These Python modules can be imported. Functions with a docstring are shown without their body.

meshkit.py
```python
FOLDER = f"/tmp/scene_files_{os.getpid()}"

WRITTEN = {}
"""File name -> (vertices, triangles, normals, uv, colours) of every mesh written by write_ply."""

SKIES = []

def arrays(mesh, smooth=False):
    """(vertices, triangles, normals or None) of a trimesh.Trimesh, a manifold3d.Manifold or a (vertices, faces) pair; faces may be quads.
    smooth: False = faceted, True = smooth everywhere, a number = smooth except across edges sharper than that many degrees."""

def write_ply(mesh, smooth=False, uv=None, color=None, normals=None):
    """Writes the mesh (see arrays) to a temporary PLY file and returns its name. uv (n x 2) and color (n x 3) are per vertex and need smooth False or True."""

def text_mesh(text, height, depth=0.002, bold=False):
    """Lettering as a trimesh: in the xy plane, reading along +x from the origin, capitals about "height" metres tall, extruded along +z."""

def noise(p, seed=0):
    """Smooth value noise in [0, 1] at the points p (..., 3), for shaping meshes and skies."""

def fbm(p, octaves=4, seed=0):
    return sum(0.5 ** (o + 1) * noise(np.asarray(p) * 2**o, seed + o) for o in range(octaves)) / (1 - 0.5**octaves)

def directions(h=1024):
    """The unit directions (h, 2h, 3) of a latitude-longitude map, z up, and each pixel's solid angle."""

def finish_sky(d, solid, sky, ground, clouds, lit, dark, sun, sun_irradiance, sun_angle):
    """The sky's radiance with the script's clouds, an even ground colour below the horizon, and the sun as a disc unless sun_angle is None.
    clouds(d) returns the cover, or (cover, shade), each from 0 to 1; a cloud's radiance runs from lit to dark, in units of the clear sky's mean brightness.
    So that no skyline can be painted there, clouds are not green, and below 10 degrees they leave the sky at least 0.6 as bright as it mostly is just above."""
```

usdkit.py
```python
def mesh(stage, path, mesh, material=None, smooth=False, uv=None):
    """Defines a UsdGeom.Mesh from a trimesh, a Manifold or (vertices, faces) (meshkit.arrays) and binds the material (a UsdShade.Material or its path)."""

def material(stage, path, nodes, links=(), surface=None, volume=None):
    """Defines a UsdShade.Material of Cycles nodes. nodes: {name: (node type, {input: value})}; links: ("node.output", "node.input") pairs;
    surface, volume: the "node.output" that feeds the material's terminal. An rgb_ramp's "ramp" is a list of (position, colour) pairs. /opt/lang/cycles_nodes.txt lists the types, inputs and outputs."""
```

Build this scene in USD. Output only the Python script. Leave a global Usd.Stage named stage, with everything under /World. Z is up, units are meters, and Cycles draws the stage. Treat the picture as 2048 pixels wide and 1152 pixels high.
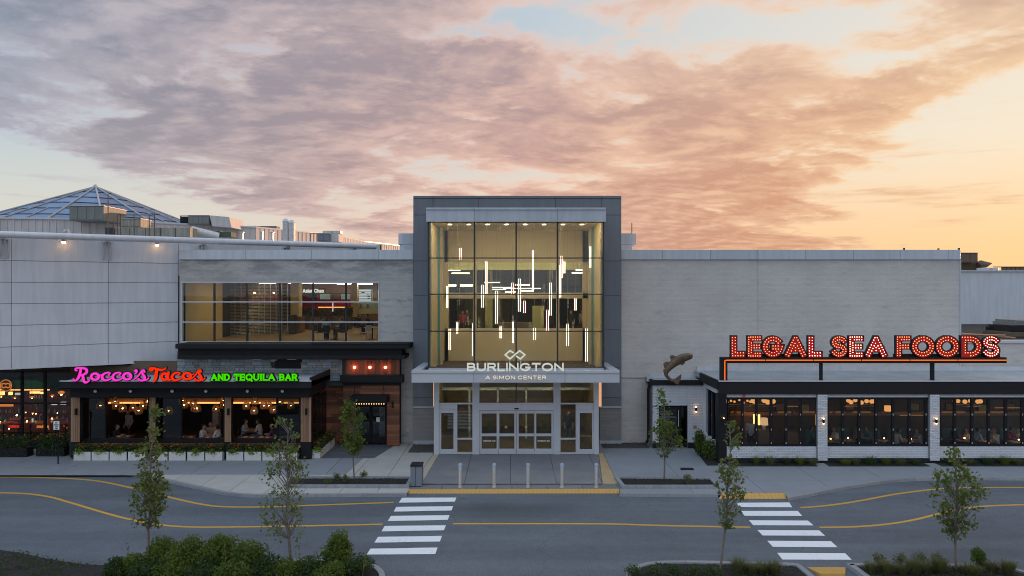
import math, random
import numpy as np
import trimesh, shapely
from shapely.geometry import Polygon, LineString, Point, MultiPolygon, box as sbox
from shapely.ops import unary_union
from shapely import affinity
import manifold3d as m3
import usdkit, meshkit
from pxr import Usd, UsdGeom, UsdLux, UsdShade, Gf, Sdf, Vt

stage = Usd.Stage.CreateInMemory()
UsdGeom.SetStageUpAxis(stage, "Z"); UsdGeom.SetStageMetersPerUnit(stage, 1.0)
UsdGeom.Xform.Define(stage, "/World"); UsdGeom.Scope.Define(stage, "/World/Looks")
stage.SetDefaultPrim(stage.GetPrimAtPath("/World"))
# ---------------------------------------------------------------- camera, sky, sun, exposure
F, H, YH = 1400.0, 8.4, 580.0            # focal length in photo pixels, eye height, horizon row
EXPOSURE = 1.0
cam = UsdGeom.Camera.Define(stage, "/World/camera")
cam.CreateHorizontalApertureAttr(36.0); cam.CreateVerticalApertureAttr(36.0 * 9 / 16)
cam.CreateFocalLengthAttr(36.0 * F / 2048); cam.CreateClippingRangeAttr(Gf.Vec2f(0.1, 5000))
cam.AddTranslateOp().Set(Gf.Vec3d(0, 0, H)); cam.AddRotateXOp().Set(90.0 + math.degrees(math.atan2(YH - 576, F)))
cam.CreateExposureAttr(EXPOSURE)
SUN_AZ, SUN_EL = math.radians(52), math.radians(2.2)
sd = np.array([math.sin(SUN_AZ) * math.cos(SUN_EL), math.cos(SUN_AZ) * math.cos(SUN_EL), math.sin(SUN_EL)])
sun = UsdLux.DistantLight.Define(stage, "/World/sun_light")
sun.CreateIntensityAttr(0.5); sun.CreateAngleAttr(0.5); sun.CreateNormalizeAttr(True); sun.CreateColorAttr(Gf.Vec3f(1.0, 0.55, 0.3))
sun.AddRotateZOp().Set(-math.degrees(SUN_AZ)); sun.AddRotateXOp().Set(-(90 - math.degrees(SUN_EL)))
# the above turns -z towards the ground away from the sun
dome = UsdLux.DomeLight.Define(stage, "/World/sky")
dome.GetPrim().SetCustomDataByKey("kind", "structure")
SKY = 0.15
class Graph:
    """small writer for node graphs: a value is a number, a colour or the name of a socket"""
    def __init__(s): s.n, s.l, s.c = {}, [], 0
    def node(s, kind, out, **inp):
        s.c += 1; name = f"n{s.c}"; s.n[name] = (kind, {})
        for k, v in inp.items():
            if isinstance(v, str) and "." in v: s.l.append((v, f"{name}.{k}"))
            else: s.n[name][1][k] = v
        return f"{name}.{out}"
    def m(s, op, a, b=0.0, c=0.0, clamp=False): return s.node("math", "value", math_type=op, value1=a, value2=b, value3=c, use_clamp=clamp)
    def mix(s, f, a, b, t="mix"): return s.node("mix", "color", mix_type=t, fac=f, color1=a, color2=b)
    def rng(s, v, a, b, c=0.0, d=1.0, t="smoothstep"): return s.node("map_range", "result", range_type=t, value=v, from_min=a, from_max=b, to_min=c, to_max=d, clamp=True)
    def noise(s, v, scale, detail=4, rough=.55, dist=0.0, out="fac"): return s.node("noise_texture", out, vector=v, scale=scale, detail=detail, roughness=rough, distortion=dist)
    def ramp(s, f, stops): return s.node("rgb_ramp", "color", fac=f, ramp=stops)
    def done(s, path, surface=None, volume=None): return usdkit.material(stage, path, s.n, s.l, surface=surface, volume=volume)

def lin(r, g, b): return tuple(((c / 255) / 12.92 if c < 10 else ((c / 255 + .055) / 1.055) ** 2.4) for c in (r, g, b))

def build_sky():
    g = Graph()
    d = g.node("texture_coordinate", "generated")
    sep = d.split(".")[0]
    xyz = g.node("separate_xyz", "x", vector=d).split(".")[0]
    x, y, z = xyz + ".x", xyz + ".y", xyz + ".z"
    zz = g.m("maximum", z, 0.0)
    cosun = g.node("vector_math", "value", math_type="dot_product", vector1=d, vector2=(math.sin(SUN_AZ), math.cos(SUN_AZ), 0.05))
    # clear air: the physical sky, with the pale veil of a humid evening over it
    phys = g.node("sky_texture", "color", sky_type="single_scattering", sun_disc=False, sun_elevation=SUN_EL, sun_rotation=SUN_AZ, aerosol_density=1.0)
    ca = g.m("multiply_add", cosun, .5, .5)
    hor = g.ramp(ca, [(0, lin(198, 216, 228)), (.40, lin(205, 218, 222)), (.52, lin(206, 214, 214)), (.66, lin(216, 216, 210)), (.81, lin(230, 219, 206)), (.92, lin(244, 228, 205)), (1, lin(250, 232, 200))])
    zen = g.ramp(ca, [(0, lin(190, 214, 236)), (.40, lin(178, 201, 224)), (.52, lin(158, 180, 206)), (.66, lin(170, 190, 210)), (.81, lin(192, 205, 214)), (.92, lin(224, 222, 216)), (1, lin(242, 234, 220))])
    low = g.ramp(ca, [(0, lin(200, 208, 224)), (.40, lin(214, 214, 214)), (.52, lin(224, 218, 202)), (.66, lin(232, 214, 196)), (.81, lin(249, 205, 172)), (.92, lin(254, 206, 156)), (1, lin(255, 208, 150))])
    veil = g.mix(g.rng(zz, 0.08, 0.38), hor, zen)
    veil = g.mix(g.rng(zz, 0.20, 0.02), veil, low)
    K = 1.0 / (SKY * 2 ** EXPOSURE)
    clear = g.mix(0.975, g.mix(1.0, phys, (1.4, 1.4, 1.6), "multiply"), g.mix(1.0, veil, (K, K, K), "multiply"))
    # cloud deck seen in perspective
    den = g.m("add", zz, 0.13)
    px, py = g.m("divide", x, den), g.m("divide", y, den)
    p = g.node("combine_xyz", "vector", x=px, y=py, z=0.0)
    p = g.node("mapping", "vector", vector=p, location=CLOUD_LOC, rotation=(0, 0, math.radians(-24)), scale=(.82, 1.0, 1))
    w = g.node("vector_math", "vector", math_type="multiply_add", vector1=g.noise(p, 1.1, 3, .5, out="color"), vector2=(.34, .34, .34), vector3=p)
    n0 = g.noise(w, 1.45, 12, .60); cell = g.noise(w, 5.5, 9, .62)
    n1 = g.m("add", g.m("multiply", n0, .72), g.m("multiply", cell, .28))
    off = g.node("vector_math", "vector", math_type="add", vector1=w, vector2=(.07, .04, 0))
    n2 = g.m("add", g.m("multiply", g.noise(off, 1.45, 9, .60), .72), g.m("multiply", g.noise(off, 5.5, 7, .62), .28))
    big = g.noise(p, 0.33, 2, .5)
    def lobe(az, el, inner, outer, amount):
        a, e = math.radians(az), math.radians(el)
        dv = g.node("vector_math", "value", math_type="dot_product", vector1=d, vector2=(math.sin(a) * math.cos(e), math.cos(a) * math.cos(e), math.sin(e)))
        return g.rng(dv, math.cos(math.radians(outer)), math.cos(math.radians(inner)), 0.0, amount)
    dens = g.m("add", n1, g.m("multiply", g.m("subtract", big, .5), .7))
    for L in LOBES: dens = g.m("add", dens, lobe(*L))
    dens = g.m("add", dens, g.rng(zz, 0.02, 0.13, -.14, 0.0))
    cover = g.rng(dens, .455, .55)
    thick = g.rng(dens, .48, .60)
    sv = g.node("mapping", "vector", vector=g.node("combine_xyz", "vector", x=g.node("math", "value", math_type="arctan2", value1=x, value2=y), y=z, z=0.0), location=(2.2, .35, 0), rotation=(0, 0, .10), scale=(3.0, 34.0, 1))
    streak = g.m("multiply", g.rng(g.noise(sv, 1.0, 7, .6, .3), .54, .68, 0.0, .85), g.m("multiply", g.rng(zz, .05, .09), g.rng(zz, .22, .15)))
    cover = g.m("maximum", cover, streak); thick = g.m("maximum", thick, g.m("multiply", streak, .8))
    edge = g.m("multiply_add", g.m("subtract", n1, n2), 8.0, .30, clamp=True)
    body = g.ramp(ca, [(0, lin(172, 188, 212)), (.40, lin(156, 168, 186)), (.52, lin(136, 144, 160)), (.66, lin(150, 142, 154)), (.81, lin(174, 148, 150)), (.92, lin(204, 162, 142)), (1, lin(216, 176, 142))])
    bodylow = g.ramp(ca, [(0, lin(176, 184, 204)), (.40, lin(164, 166, 180)), (.52, lin(152, 148, 158)), (.66, lin(164, 147, 151)), (.81, lin(192, 150, 142)), (.92, lin(208, 152, 124)), (1, lin(222, 156, 110))])
    body = g.mix(g.rng(zz, .30, .12), body, bodylow)
    lit = g.ramp(ca, [(0, lin(196, 208, 226)), (.40, lin(192, 198, 214)), (.52, lin(188, 190, 202)), (.66, lin(222, 196, 190)), (.81, lin(247, 203, 180)), (.92, lin(254, 212, 172)), (1, lin(254, 220, 172))])
    lit = g.mix(g.rng(zz, .22, .40, 0.0, .6), lit, g.ramp(ca, [(0, lin(205, 214, 228)), (.5, lin(200, 196, 206)), (.8, lin(236, 208, 198)), (1, lin(240, 222, 204))]))
    body = g.mix(g.rng(zz, .24, .40, 0.0, .6), body, g.ramp(ca, [(0, lin(172, 188, 206)), (.5, lin(136, 146, 164)), (.8, lin(170, 154, 156)), (1, lin(206, 182, 164))]))
    col = g.mix(g.m("multiply", thick, .95), lit, body)
    col = g.mix(g.m("multiply", edge, .62), col, lit)
    col = g.mix(1.0, col, (K, K, K), "multiply")
    out = g.mix(g.m("multiply", g.m("multiply", cover, .95), g.rng(z, .02, .06)), clear, col)
    over = g.rng(zz, .40, .95, 1.0, 1.65)            # unseen upper sky brightened to lift light on ground and walls
    out = g.mix(1.0, out, g.node("combine_color", "color", r=over, g=over, b=over), "multiply")
    b = g.node("background_shader", "background", color=out, strength=SKY)
    m = g.done("/World/Looks/sky_look", surface=b)
    UsdShade.MaterialBindingAPI.Apply(dome.GetPrim()).Bind(m)
CLOUD_LOC = (3.1, 0.7, 0)
LOBES = [(-16, 19, 4, 22, .11), (8, 9, 3, 16, .10), (-36, 3, 4, 9, -.16), (36, 2, 4, 13, -.16), (20, 13, 3, 13, .05), (34, 21, 2, 10, .06), (-32, 14, 3, 10, .06), (-12, 8, 2, 11, .05), (15, 5, 2, 9, .06), (3, 14, 1, 7, .03), (13, 20, 2, 12, .075), (29, 18, 3, 12, .055)]
build_sky()
# ---------------------------------------------------------------- helpers
RNG = np.random.default_rng(11)
T = Sdf.ValueTypeNames
def X(px, D): return (px - 1024.0) * D / F
def Z(py, D): return H - (py - YH) * D / F
def G(px, py, z=0.0):
    D = (H - z) * F / (py - YH); return (X(px, D), D)
_names, _origin = {}, {}
def numbered(parent, name):
    k = (parent, name); n = _names.get(k, 0); _names[k] = n + 1
    return f"{parent}/{name}" + (f"_{n:03d}" if n else "")
class MB:
    def __init__(s): s.v, s.f, s.n = [], [], 0
    def add(s, v, f):
        s.v.append(np.asarray(v, float)); s.f.append(np.asarray(f, int) + s.n); s.n += len(v); return s
    def tm(s, m): return s.add(m.vertices, m.faces)
    def box(s, x0, x1, y0, y1, z0, z1):
        v = [(x, y, z) for x in (x0, x1) for y in (y0, y1) for z in (z0, z1)]
        f = [(0, 1, 3), (0, 3, 2), (4, 6, 7), (4, 7, 5), (0, 4, 5), (0, 5, 1), (2, 3, 7), (2, 7, 6), (0, 2, 6), (0, 6, 4), (1, 5, 7), (1, 7, 3)]
        return s.add(v, f)
    def bev(s, x0, x1, y0, y1, z0, z1, c=.006):
        "box whose front (low y) edges are chamfered"
        v = [(x0, y1, z0), (x1, y1, z0), (x1, y1, z1), (x0, y1, z1), (x0, y0 + c, z0), (x1, y0 + c, z0), (x1, y0 + c, z1), (x0, y0 + c, z1),
             (x0 + c, y0, z0 + c), (x1 - c, y0, z0 + c), (x1 - c, y0, z1 - c), (x0 + c, y0, z1 - c)]
        q = [(0, 3, 2, 1), (0, 1, 5, 4), (1, 2, 6, 5), (2, 3, 7, 6), (3, 0, 4, 7), (4, 5, 9, 8), (5, 6, 10, 9), (6, 7, 11, 10), (7, 4, 8, 11), (8, 9, 10, 11)]
        return s.add(v, [t for a, b, c_, d in q for t in ((a, b, c_), (a, c_, d))])
    def pbox(s, px0, px1, py0, py1, D, back, bev=0.0):
        a = (X(px0, D), X(px1, D), D, D + back, Z(py1, D), Z(py0, D))
        return s.bev(*a, bev) if bev else s.box(*a)
    def poly(s, poly, z0, z1):
        for g in getattr(poly, "geoms", [poly]):
            if g.area > 1e-7: s.tm(trimesh.creation.extrude_polygon(g, z1 - z0, engine="earcut").apply_translation([0, 0, z0]))
        return s
    def sheet(s, poly, y0, y1, fx=None, fz=None):
        "polygon given in (x, z), extruded from y0 to y1"
        for g in getattr(poly, "geoms", [poly]):
            if g.area < 1e-8: continue
            m = trimesh.creation.extrude_polygon(g, y1 - y0, engine="earcut"); v = m.vertices
            s.add(np.c_[v[:, 0], y1 - v[:, 2], v[:, 1]], m.faces)
        return s
    def tube(s, p, r, n=8, cap=True):
        p = np.asarray(p, float); r = np.broadcast_to(np.asarray(r, float), (len(p),))
        t = np.gradient(p, axis=0); t /= np.linalg.norm(t, axis=1, keepdims=True) + 1e-12
        ref = np.array([0, 0, 1.0]) if abs(t[:, 2]).max() < .9 else np.array([1.0, .03, 0])
        if abs(t @ ref).max() > .97: ref = np.array([0.05, 1.0, 0])
        a = np.cross(t, ref); a /= np.linalg.norm(a, axis=1, keepdims=True); b = np.cross(t, a)
        an = np.arange(n) * 2 * np.pi / n
        v = (p[:, None] + r[:, None, None] * (np.cos(an)[None, :, None] * a[:, None] + np.sin(an)[None, :, None] * b[:, None])).reshape(-1, 3)
        f = []
        for i in range(len(p) - 1):
            for j in range(n):
                k, l = i * n + j, i * n + (j + 1) % n; f += [(k, k + n, l + n), (k, l + n, l)]
        if cap:
            for j in range(1, n - 1): f += [(0, j, j + 1), ((len(p) - 1) * n, (len(p) - 1) * n + j + 1, (len(p) - 1) * n + j)]
        return s.add(v, f)
    def cyl(s, x, y, z0, z1, r, n=12, r2=None): return s.tube([(x, y, z0), (x, y, z1)], [r, r if r2 is None else r2], n)
    def ball(s, c, r, sub=1, sc=(1, 1, 1)):
        m = trimesh.creation.icosphere(sub, 1.0); return s.add(m.vertices * r * np.array(sc) + np.array(c), m.faces)
    def quad(s, a, b, c, d): return s.add([a, b, c, d], [(0, 1, 2), (0, 2, 3)])
    def get(s): return (np.vstack(s.v), np.vstack(s.f))
def tag(p, label=None, cat=None, group=None, kind=None):
    for k, v in (("label", label), ("category", cat), ("group", group), ("kind", kind)):
        if v: p.SetCustomDataByKey(k, v)
    return p
def thing(name, label=None, cat=None, group=None, at=(0, 0, 0), kind=None):
    path = numbered("/World", name); x = UsdGeom.Xform.Define(stage, path)
    x.AddTranslateOp().Set(Gf.Vec3d(*map(float, at))); _origin[path] = np.array(at, float)
    tag(x.GetPrim(), label, cat, group, kind); return path
def put(parent, name, mb, mat, smooth=False, label=None, kind=None):
    path = numbered(parent, name); v, f = mb.get() if isinstance(mb, MB) else (mb.vertices, mb.faces)
    root = "/".join(path.split("/")[:3]); v = np.asarray(v) - _origin.get(root, np.zeros(3))
    if smooth is False: usdkit.mesh(stage, path, (v, f), mat)
    else: usdkit.mesh(stage, path, trimesh.Trimesh(v, f, process=smooth is not True), mat, smooth=smooth)
    if label or kind: tag(stage.GetPrimAtPath(path), label, None, None, kind)
    return path
def solo(name, mb, mat, label=None, cat=None, group=None, kind=None, smooth=False):
    p = put("/World", name, mb, mat, smooth); tag(stage.GetPrimAtPath(p), label, cat, group, kind); return p
def copy(src, at, rz=0.0, label=None, group=None, scale=1.0):
    name = src.split("/")[-1]; base = name[:-4] if name[-4:-3] == "_" and name[-3:].isdigit() else name
    path = numbered("/World", base); x = UsdGeom.Xform.Define(stage, path)
    was = stage.GetPrimAtPath(src).GetCustomData()
    x.GetPrim().GetReferences().AddInternalReference(src); x.GetPrim().SetInstanceable(True)
    x.ClearXformOpOrder(); ops = x.GetPrim()
    x.SetXformOpOrder([])
    m = Gf.Matrix4d().SetScale(float(scale)) * Gf.Matrix4d().SetRotate(Gf.Rotation(Gf.Vec3d(0, 0, 1), float(rz))) * Gf.Matrix4d().SetTranslate(Gf.Vec3d(*map(float, at)))
    x.AddTransformOp().Set(m)
    tag(x.GetPrim(), label or was.get("label"), was.get("category"), group or was.get("group")); return path
ORD = ["first", "second", "third", "fourth", "fifth", "sixth", "seventh", "eighth", "ninth", "tenth", "eleventh", "twelfth", "thirteenth", "fourteenth", "fifteenth", "sixteenth"]
# ---------------------------------------------------------------- materials
def L(n): return f"/World/Looks/{n}"
def plain(name, rgb, rough=.5, metal=0.0, var=.10, scale=2.5, rnd=0.0, island=0.0, bump=0.0, bscale=40.0, spec=.5, stretch=(1, 1, 1), streak=0.0):
    g = Graph(); pos = g.node("geometry", "position"); v = g.node("mapping", "vector", vector=pos, scale=stretch)
    k = g.m("multiply_add", g.m("subtract", g.noise(v, scale, 5, .6), .5), 2.6 * var, 1.0)
    if streak:
        st = g.node("mapping", "vector", vector=pos, scale=(3.0, 3.0, .22))
        k = g.m("multiply", k, g.rng(g.noise(st, 1.3, 5, .65), .36, .62, 1.0 - streak, 1.0))
    if rnd: k = g.m("multiply", k, g.m("multiply_add", g.node("object_info", "random"), 2 * rnd, 1 - rnd))
    if island: k = g.m("multiply", k, g.m("multiply_add", g.node("geometry", "random_per_island"), 2 * island, 1 - island))
    col = g.mix(1.0, rgb, g.node("combine_color", "color", r=k, g=k, b=k), "multiply")
    a = dict(base_color=col, roughness=g.m("multiply_add", g.noise(v, scale * 2.3, 3, .6), .25, max(rough - .12, .02)) if rough > .1 else rough, metallic=metal, specular_ior_level=spec)
    if bump: a["normal"] = g.node("bump", "normal", height=g.noise(pos, bscale, 4, .6), strength=bump, distance=.01)
    return g.done(L(name), surface=g.node("principled_bsdf", "BSDF", **a))
def glow(name, rgb, strength):
    g = Graph(); return g.done(L(name), surface=g.node("emission", "emission", color=rgb, strength=strength))
def glass(name, tint=(.86, .9, .89), ior=1.45, rough=0.0):
    g = Graph(); t = g.node("transparent_bsdf", "BSDF", color=tint)
    pos = g.node("geometry", "position")
    nb = g.node("bump", "normal", height=g.noise(pos, .9, 2, .5), strength=.10, distance=.02)
    r = g.node("glossy_bsdf", "BSDF", color=(.95, .97, 1.0), roughness=rough, normal=nb)
    return g.done(L(name), surface=g.node("mix_closure", "closure", fac=g.node("fresnel", "fac", IOR=ior), closure1=t, closure2=r))
def brick(name, rgb, dark, w=.205, h=.068, stain=.35, mort=.012, stainz=None, mk=.84):
    g = Graph(); pos = g.node("geometry", "position"); s = g.node("separate_xyz", "x", vector=pos).split(".")[0]
    uv = g.node("combine_xyz", "vector", x=g.m("add", s + ".x", g.m("multiply", s + ".y", 1.0)), y=s + ".z", z=0.0)
    bt = g.node("brick_texture", "color", vector=uv, color1=tuple(c * 1.03 for c in rgb), color2=tuple(c * .95 for c in rgb), mortar=tuple(c * mk for c in rgb), scale=1.0, mortar_size=mort, mortar_smooth=.2, brick_width=w, row_height=h)
    st = g.node("mapping", "vector", vector=pos, scale=(.7, .7, 2.6))
    n = g.noise(st, 1.3, 7, .68)
    f = g.rng(n, .50, .70, 0.0, stain)
    if stainz:
        top = g.rng(s + ".z", stainz[0], stainz[1], 0.0, 1.0)
        n2 = g.noise(g.node("mapping", "vector", vector=pos, scale=(.6, .6, 1.9)), 1.1, 7, .7)
        f = g.m("maximum", f, g.m("multiply", top, g.rng(n2, .36, .60, 0.0, stainz[2])))
    col = g.mix(f, bt, dark)
    smear = g.noise(g.node("mapping", "vector", vector=pos, location=(3.7, 0, 1.3), scale=(1.1, 1.1, 7.5)), .9, 6, .62)
    col = g.mix(g.m("multiply", g.rng(smear, .55, .66, 0.0, stain), g.rng(g.noise(pos, .30, 3, .5), .42, .56)), col, tuple(c * .66 for c in rgb))
    blotch = g.m("multiply_add", g.noise(pos, .45, 6, .65), .42, .79)
    col = g.mix(1.0, col, g.node("combine_color", "color", r=blotch, g=blotch, b=blotch), "multiply")
    nrm = g.node("bump", "normal", height=g.m("subtract", 1.0, bt.split(".")[0] + ".fac"), strength=.22, distance=.008)
    return g.done(L(name), surface=g.node("principled_bsdf", "BSDF", base_color=col, roughness=.75, normal=nrm, specular_ior_level=.3))
def leafy(name, a, b, c=None):
    g = Graph(); r = g.node("geometry", "random_per_island"); pos = g.node("geometry", "position")
    stops = [(0, a), (.55, b), (.9, tuple(x * 1.5 for x in b)), (1, c or b)]
    col = g.ramp(g.m("multiply_add", g.m("subtract", g.noise(pos, 2.5, 2), .5), .7, r, True), stops)
    p = g.node("principled_bsdf", "BSDF", base_color=col, roughness=.55, specular_ior_level=.3)
    t = g.node("translucent_bsdf", "BSDF", color=g.mix(1.0, col, (1.3, 1.5, .7), "multiply"))
    return g.done(L(name), surface=g.node("mix_closure", "closure", fac=.3, closure1=p, closure2=t))
def wood(name, rgb, horizontal=False, rnd=.35, rough=.5):
    g = Graph(); pos = g.node("geometry", "position")
    v = g.node("mapping", "vector", vector=pos, scale=(1.2, 9, 22) if horizontal else (22, 9, 1.2))
    k = g.m("multiply_add", g.noise(v, 1.6, 6, .65), 1.0, .5)
    k = g.m("multiply", k, g.m("multiply_add", g.node("object_info", "random"), 2 * rnd, 1 - rnd))
    col = g.mix(1.0, rgb, g.node("combine_color", "color", r=k, g=k, b=k), "multiply")
    return g.done(L(name), surface=g.node("principled_bsdf", "BSDF", base_color=col, roughness=rough))
def asphalt():
    g = Graph(); pos = g.node("geometry", "position")
    fine = g.noise(pos, 17, 6, .82); mid = g.noise(pos, 3.2, 5, .7); big = g.noise(pos, .16, 4, .55)
    v = g.node("mapping", "vector", vector=pos, scale=(.10, .9, 1)); lane = g.noise(v, .8, 4, .6)
    k = g.m("multiply_add", fine, 2.2, -.12)
    k = g.m("multiply", k, g.m("multiply_add", mid, .45, .77)); k = g.m("multiply", k, g.m("multiply_add", big, .7, .65)); k = g.m("multiply", k, g.m("multiply_add", lane, .95, .53))
    st = g.node("vector_math", "value", math_type="length", vector1=g.node("mapping", "vector", vector=pos, location=(.25 * .2, -27.0 * .6, 0), scale=(.25, .6, 0)))
    k = g.m("multiply", k, g.rng(g.m("add", st, g.m("multiply", g.noise(pos, .7, 4), .6)), .3, 1.3, .74, 1.0))
    col = g.mix(1.0, (.112, .126, .146), g.node("combine_color", "color", r=k, g=k, b=k), "multiply")
    spot = g.node("voronoi_texture", "distance", vector=pos, scale=.55, feature="f1"); sp2 = g.noise(pos, 5.0, 4, .7)
    col = g.mix(g.m("multiply", g.rng(g.m("add", spot, g.m("multiply", sp2, .25)), .30, .16, 0.0, .35), g.rng(big, .52, .6)), col, (.045, .047, .052))
    vor = g.node("voronoi_texture", "distance", vector=g.node("vector_math", "vector", math_type="add", vector1=pos, vector2=g.node("vector_math", "vector", math_type="scale", vector1=g.noise(pos, 1.1, 4, out="color"), scale=.9)), scale=.11, feature="distance_to_edge")
    col = g.mix(g.rng(vor, .0016, .003, .22, 0.0), col, (.03, .03, .034))
    nrm = g.node("bump", "normal", height=fine, strength=.35, distance=.012)
    return g.done(L("asphalt"), surface=g.node("principled_bsdf", "BSDF", base_color=col, roughness=.8, normal=nrm, specular_ior_level=.35))
def painted(name, rgb, wear=.35):
    g = Graph(); pos = g.node("geometry", "position")
    n = g.m("add", g.m("multiply", g.noise(pos, 9, 6, .75), .7), g.m("multiply", g.noise(pos, 1.2, 3), .3))
    col = g.mix(g.rng(n, .54, .66, 0.0, wear), rgb, (.12, .125, .135))
    k = g.m("multiply_add", g.noise(pos, 30, 3, .7), .3, .85)
    col = g.mix(1.0, col, g.node("combine_color", "color", r=k, g=k, b=k), "multiply")
    return g.done(L(name), surface=g.node("principled_bsdf", "BSDF", base_color=col, roughness=.65))

M = {}
M["asphalt"] = asphalt()
M["earth"] = plain("earth", (.07, .07, .06), .9, var=.3)
M["walk"] = plain("walk_concrete", (.43, .405, .375), .8, var=.13, scale=1.3, rnd=.05, bump=.15)
M["walk_blue"] = plain("walk_grey_concrete", (.25, .265, .29), .75, var=.12, scale=1.1, rnd=.03, bump=.12)
M["apron"] = plain("apron_concrete", (.185, .185, .195), .75, var=.22, scale=.9, rnd=.05, bump=.15)
M["tan"] = plain("tan_concrete", (.44, .37, .29), .8, var=.12, rnd=.04)
M["tan_yellow"] = plain("yellowed_concrete", (.46, .32, .17), .8, var=.2, rnd=.04)
M["paver"] = plain("dark_paver", (.115, .12, .135), .8, var=.3, scale=6, rnd=.10)
M["granite"] = plain("granite", (.25, .255, .265), .7, var=.25, scale=8, rnd=.08)
M["mulch"] = plain("mulch", (.018, .014, .012), .95, var=.7, scale=14, bump=.9, bscale=22)
M["yellow"] = painted("yellow_paint", (.62, .33, .035), .25)
M["tactile"] = painted("tactile_yellow", (.56, .31, .07), .3)
M["white_paint"] = painted("white_paint", (.80, .81, .84), .30)
M["panel"] = plain("pale_panel", (.58, .60, .635), .45, var=.08, scale=.7, rnd=.03, streak=.09)
M["parapet"] = plain("silver_panel", (.47, .505, .545), .38, var=.06, scale=.8, rnd=.04, streak=.10)
M["grey_panel"] = plain("grey_panel", (.155, .172, .195), .42, var=.07, scale=.7, rnd=.05, streak=.08)
M["joint"] = plain("joint_dark", (.045, .048, .055), .8)
M["brick"] = brick("pale_brick", (.60, .565, .525), (.30, .295, .30), stain=.36, stainz=(8.6, 10.7, .45))
M["brick_dirty"] = brick("stained_brick", (.53, .505, .475), (.13, .13, .14), stain=.45, stainz=(8.2, 10.2, .66))
M["ledge_stone"] = brick("ledge_stone", (.29, .275, .27), (.20, .19, .19), w=.5, h=.07, stain=.6, mort=.006, mk=.6)
M["black"] = plain("black_metal", (.010, .010, .012), .5, var=.15, spec=.22)
M["black_soft"] = plain("charcoal_panel", (.015, .0145, .016), .65, var=.2, scale=3, spec=.25)
M["alu"] = plain("white_aluminium", (.52, .53, .56), .35, var=.05, rnd=.03)
M["mullion"] = plain("dark_mullion", (.02, .022, .026), .35)
M["roof"] = plain("grey_roof_membrane", (.36, .38, .40), .7, var=.28, scale=.8, streak=0)
M["steel"] = plain("stainless_steel", (.74, .69, .64), .42, metal=.85, var=.05, scale=3)
M["galv"] = plain("galvanised", (.5, .5, .5), .4, metal=.8, var=.25, scale=5)
M["glass"] = glass("window_glass", (.93, .95, .93), 1.45)
M["glass_bar"] = glass("bar_glass", (.88, .90, .89), 1.42)
M["glass_dark"] = glass("tinted_glass", (.66, .72, .71), 1.6)
M["teal"] = plain("teal_glass_edge", (.12, .33, .36), .3)
M["cream"] = plain("cream_plaster", (.68, .57, .36), .7, var=.06, scale=.8)
M["olive"] = plain("olive_soffit", (.36, .34, .17), .7)
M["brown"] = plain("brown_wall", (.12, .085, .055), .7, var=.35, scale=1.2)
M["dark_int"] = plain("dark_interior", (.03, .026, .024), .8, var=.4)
M["tan_floor"] = plain("tan_floor", (.42, .32, .20), .35, var=.18, scale=2)
M["red_wall"] = plain("red_wall", (.72, .012, .035), .5)
M["plank_red"] = wood("red_wood_plank", (.20, .075, .036), True, .55)
M["plank_up"] = wood("upright_wood_plank", (.25, .09, .04), False, .40)
M["post_wood"] = wood("pale_wood_plank", (.30, .17, .095), False, .35)
M["white_box"] = plain("white_planter", (.62, .60, .57), .6, var=.12, scale=5)
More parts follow.
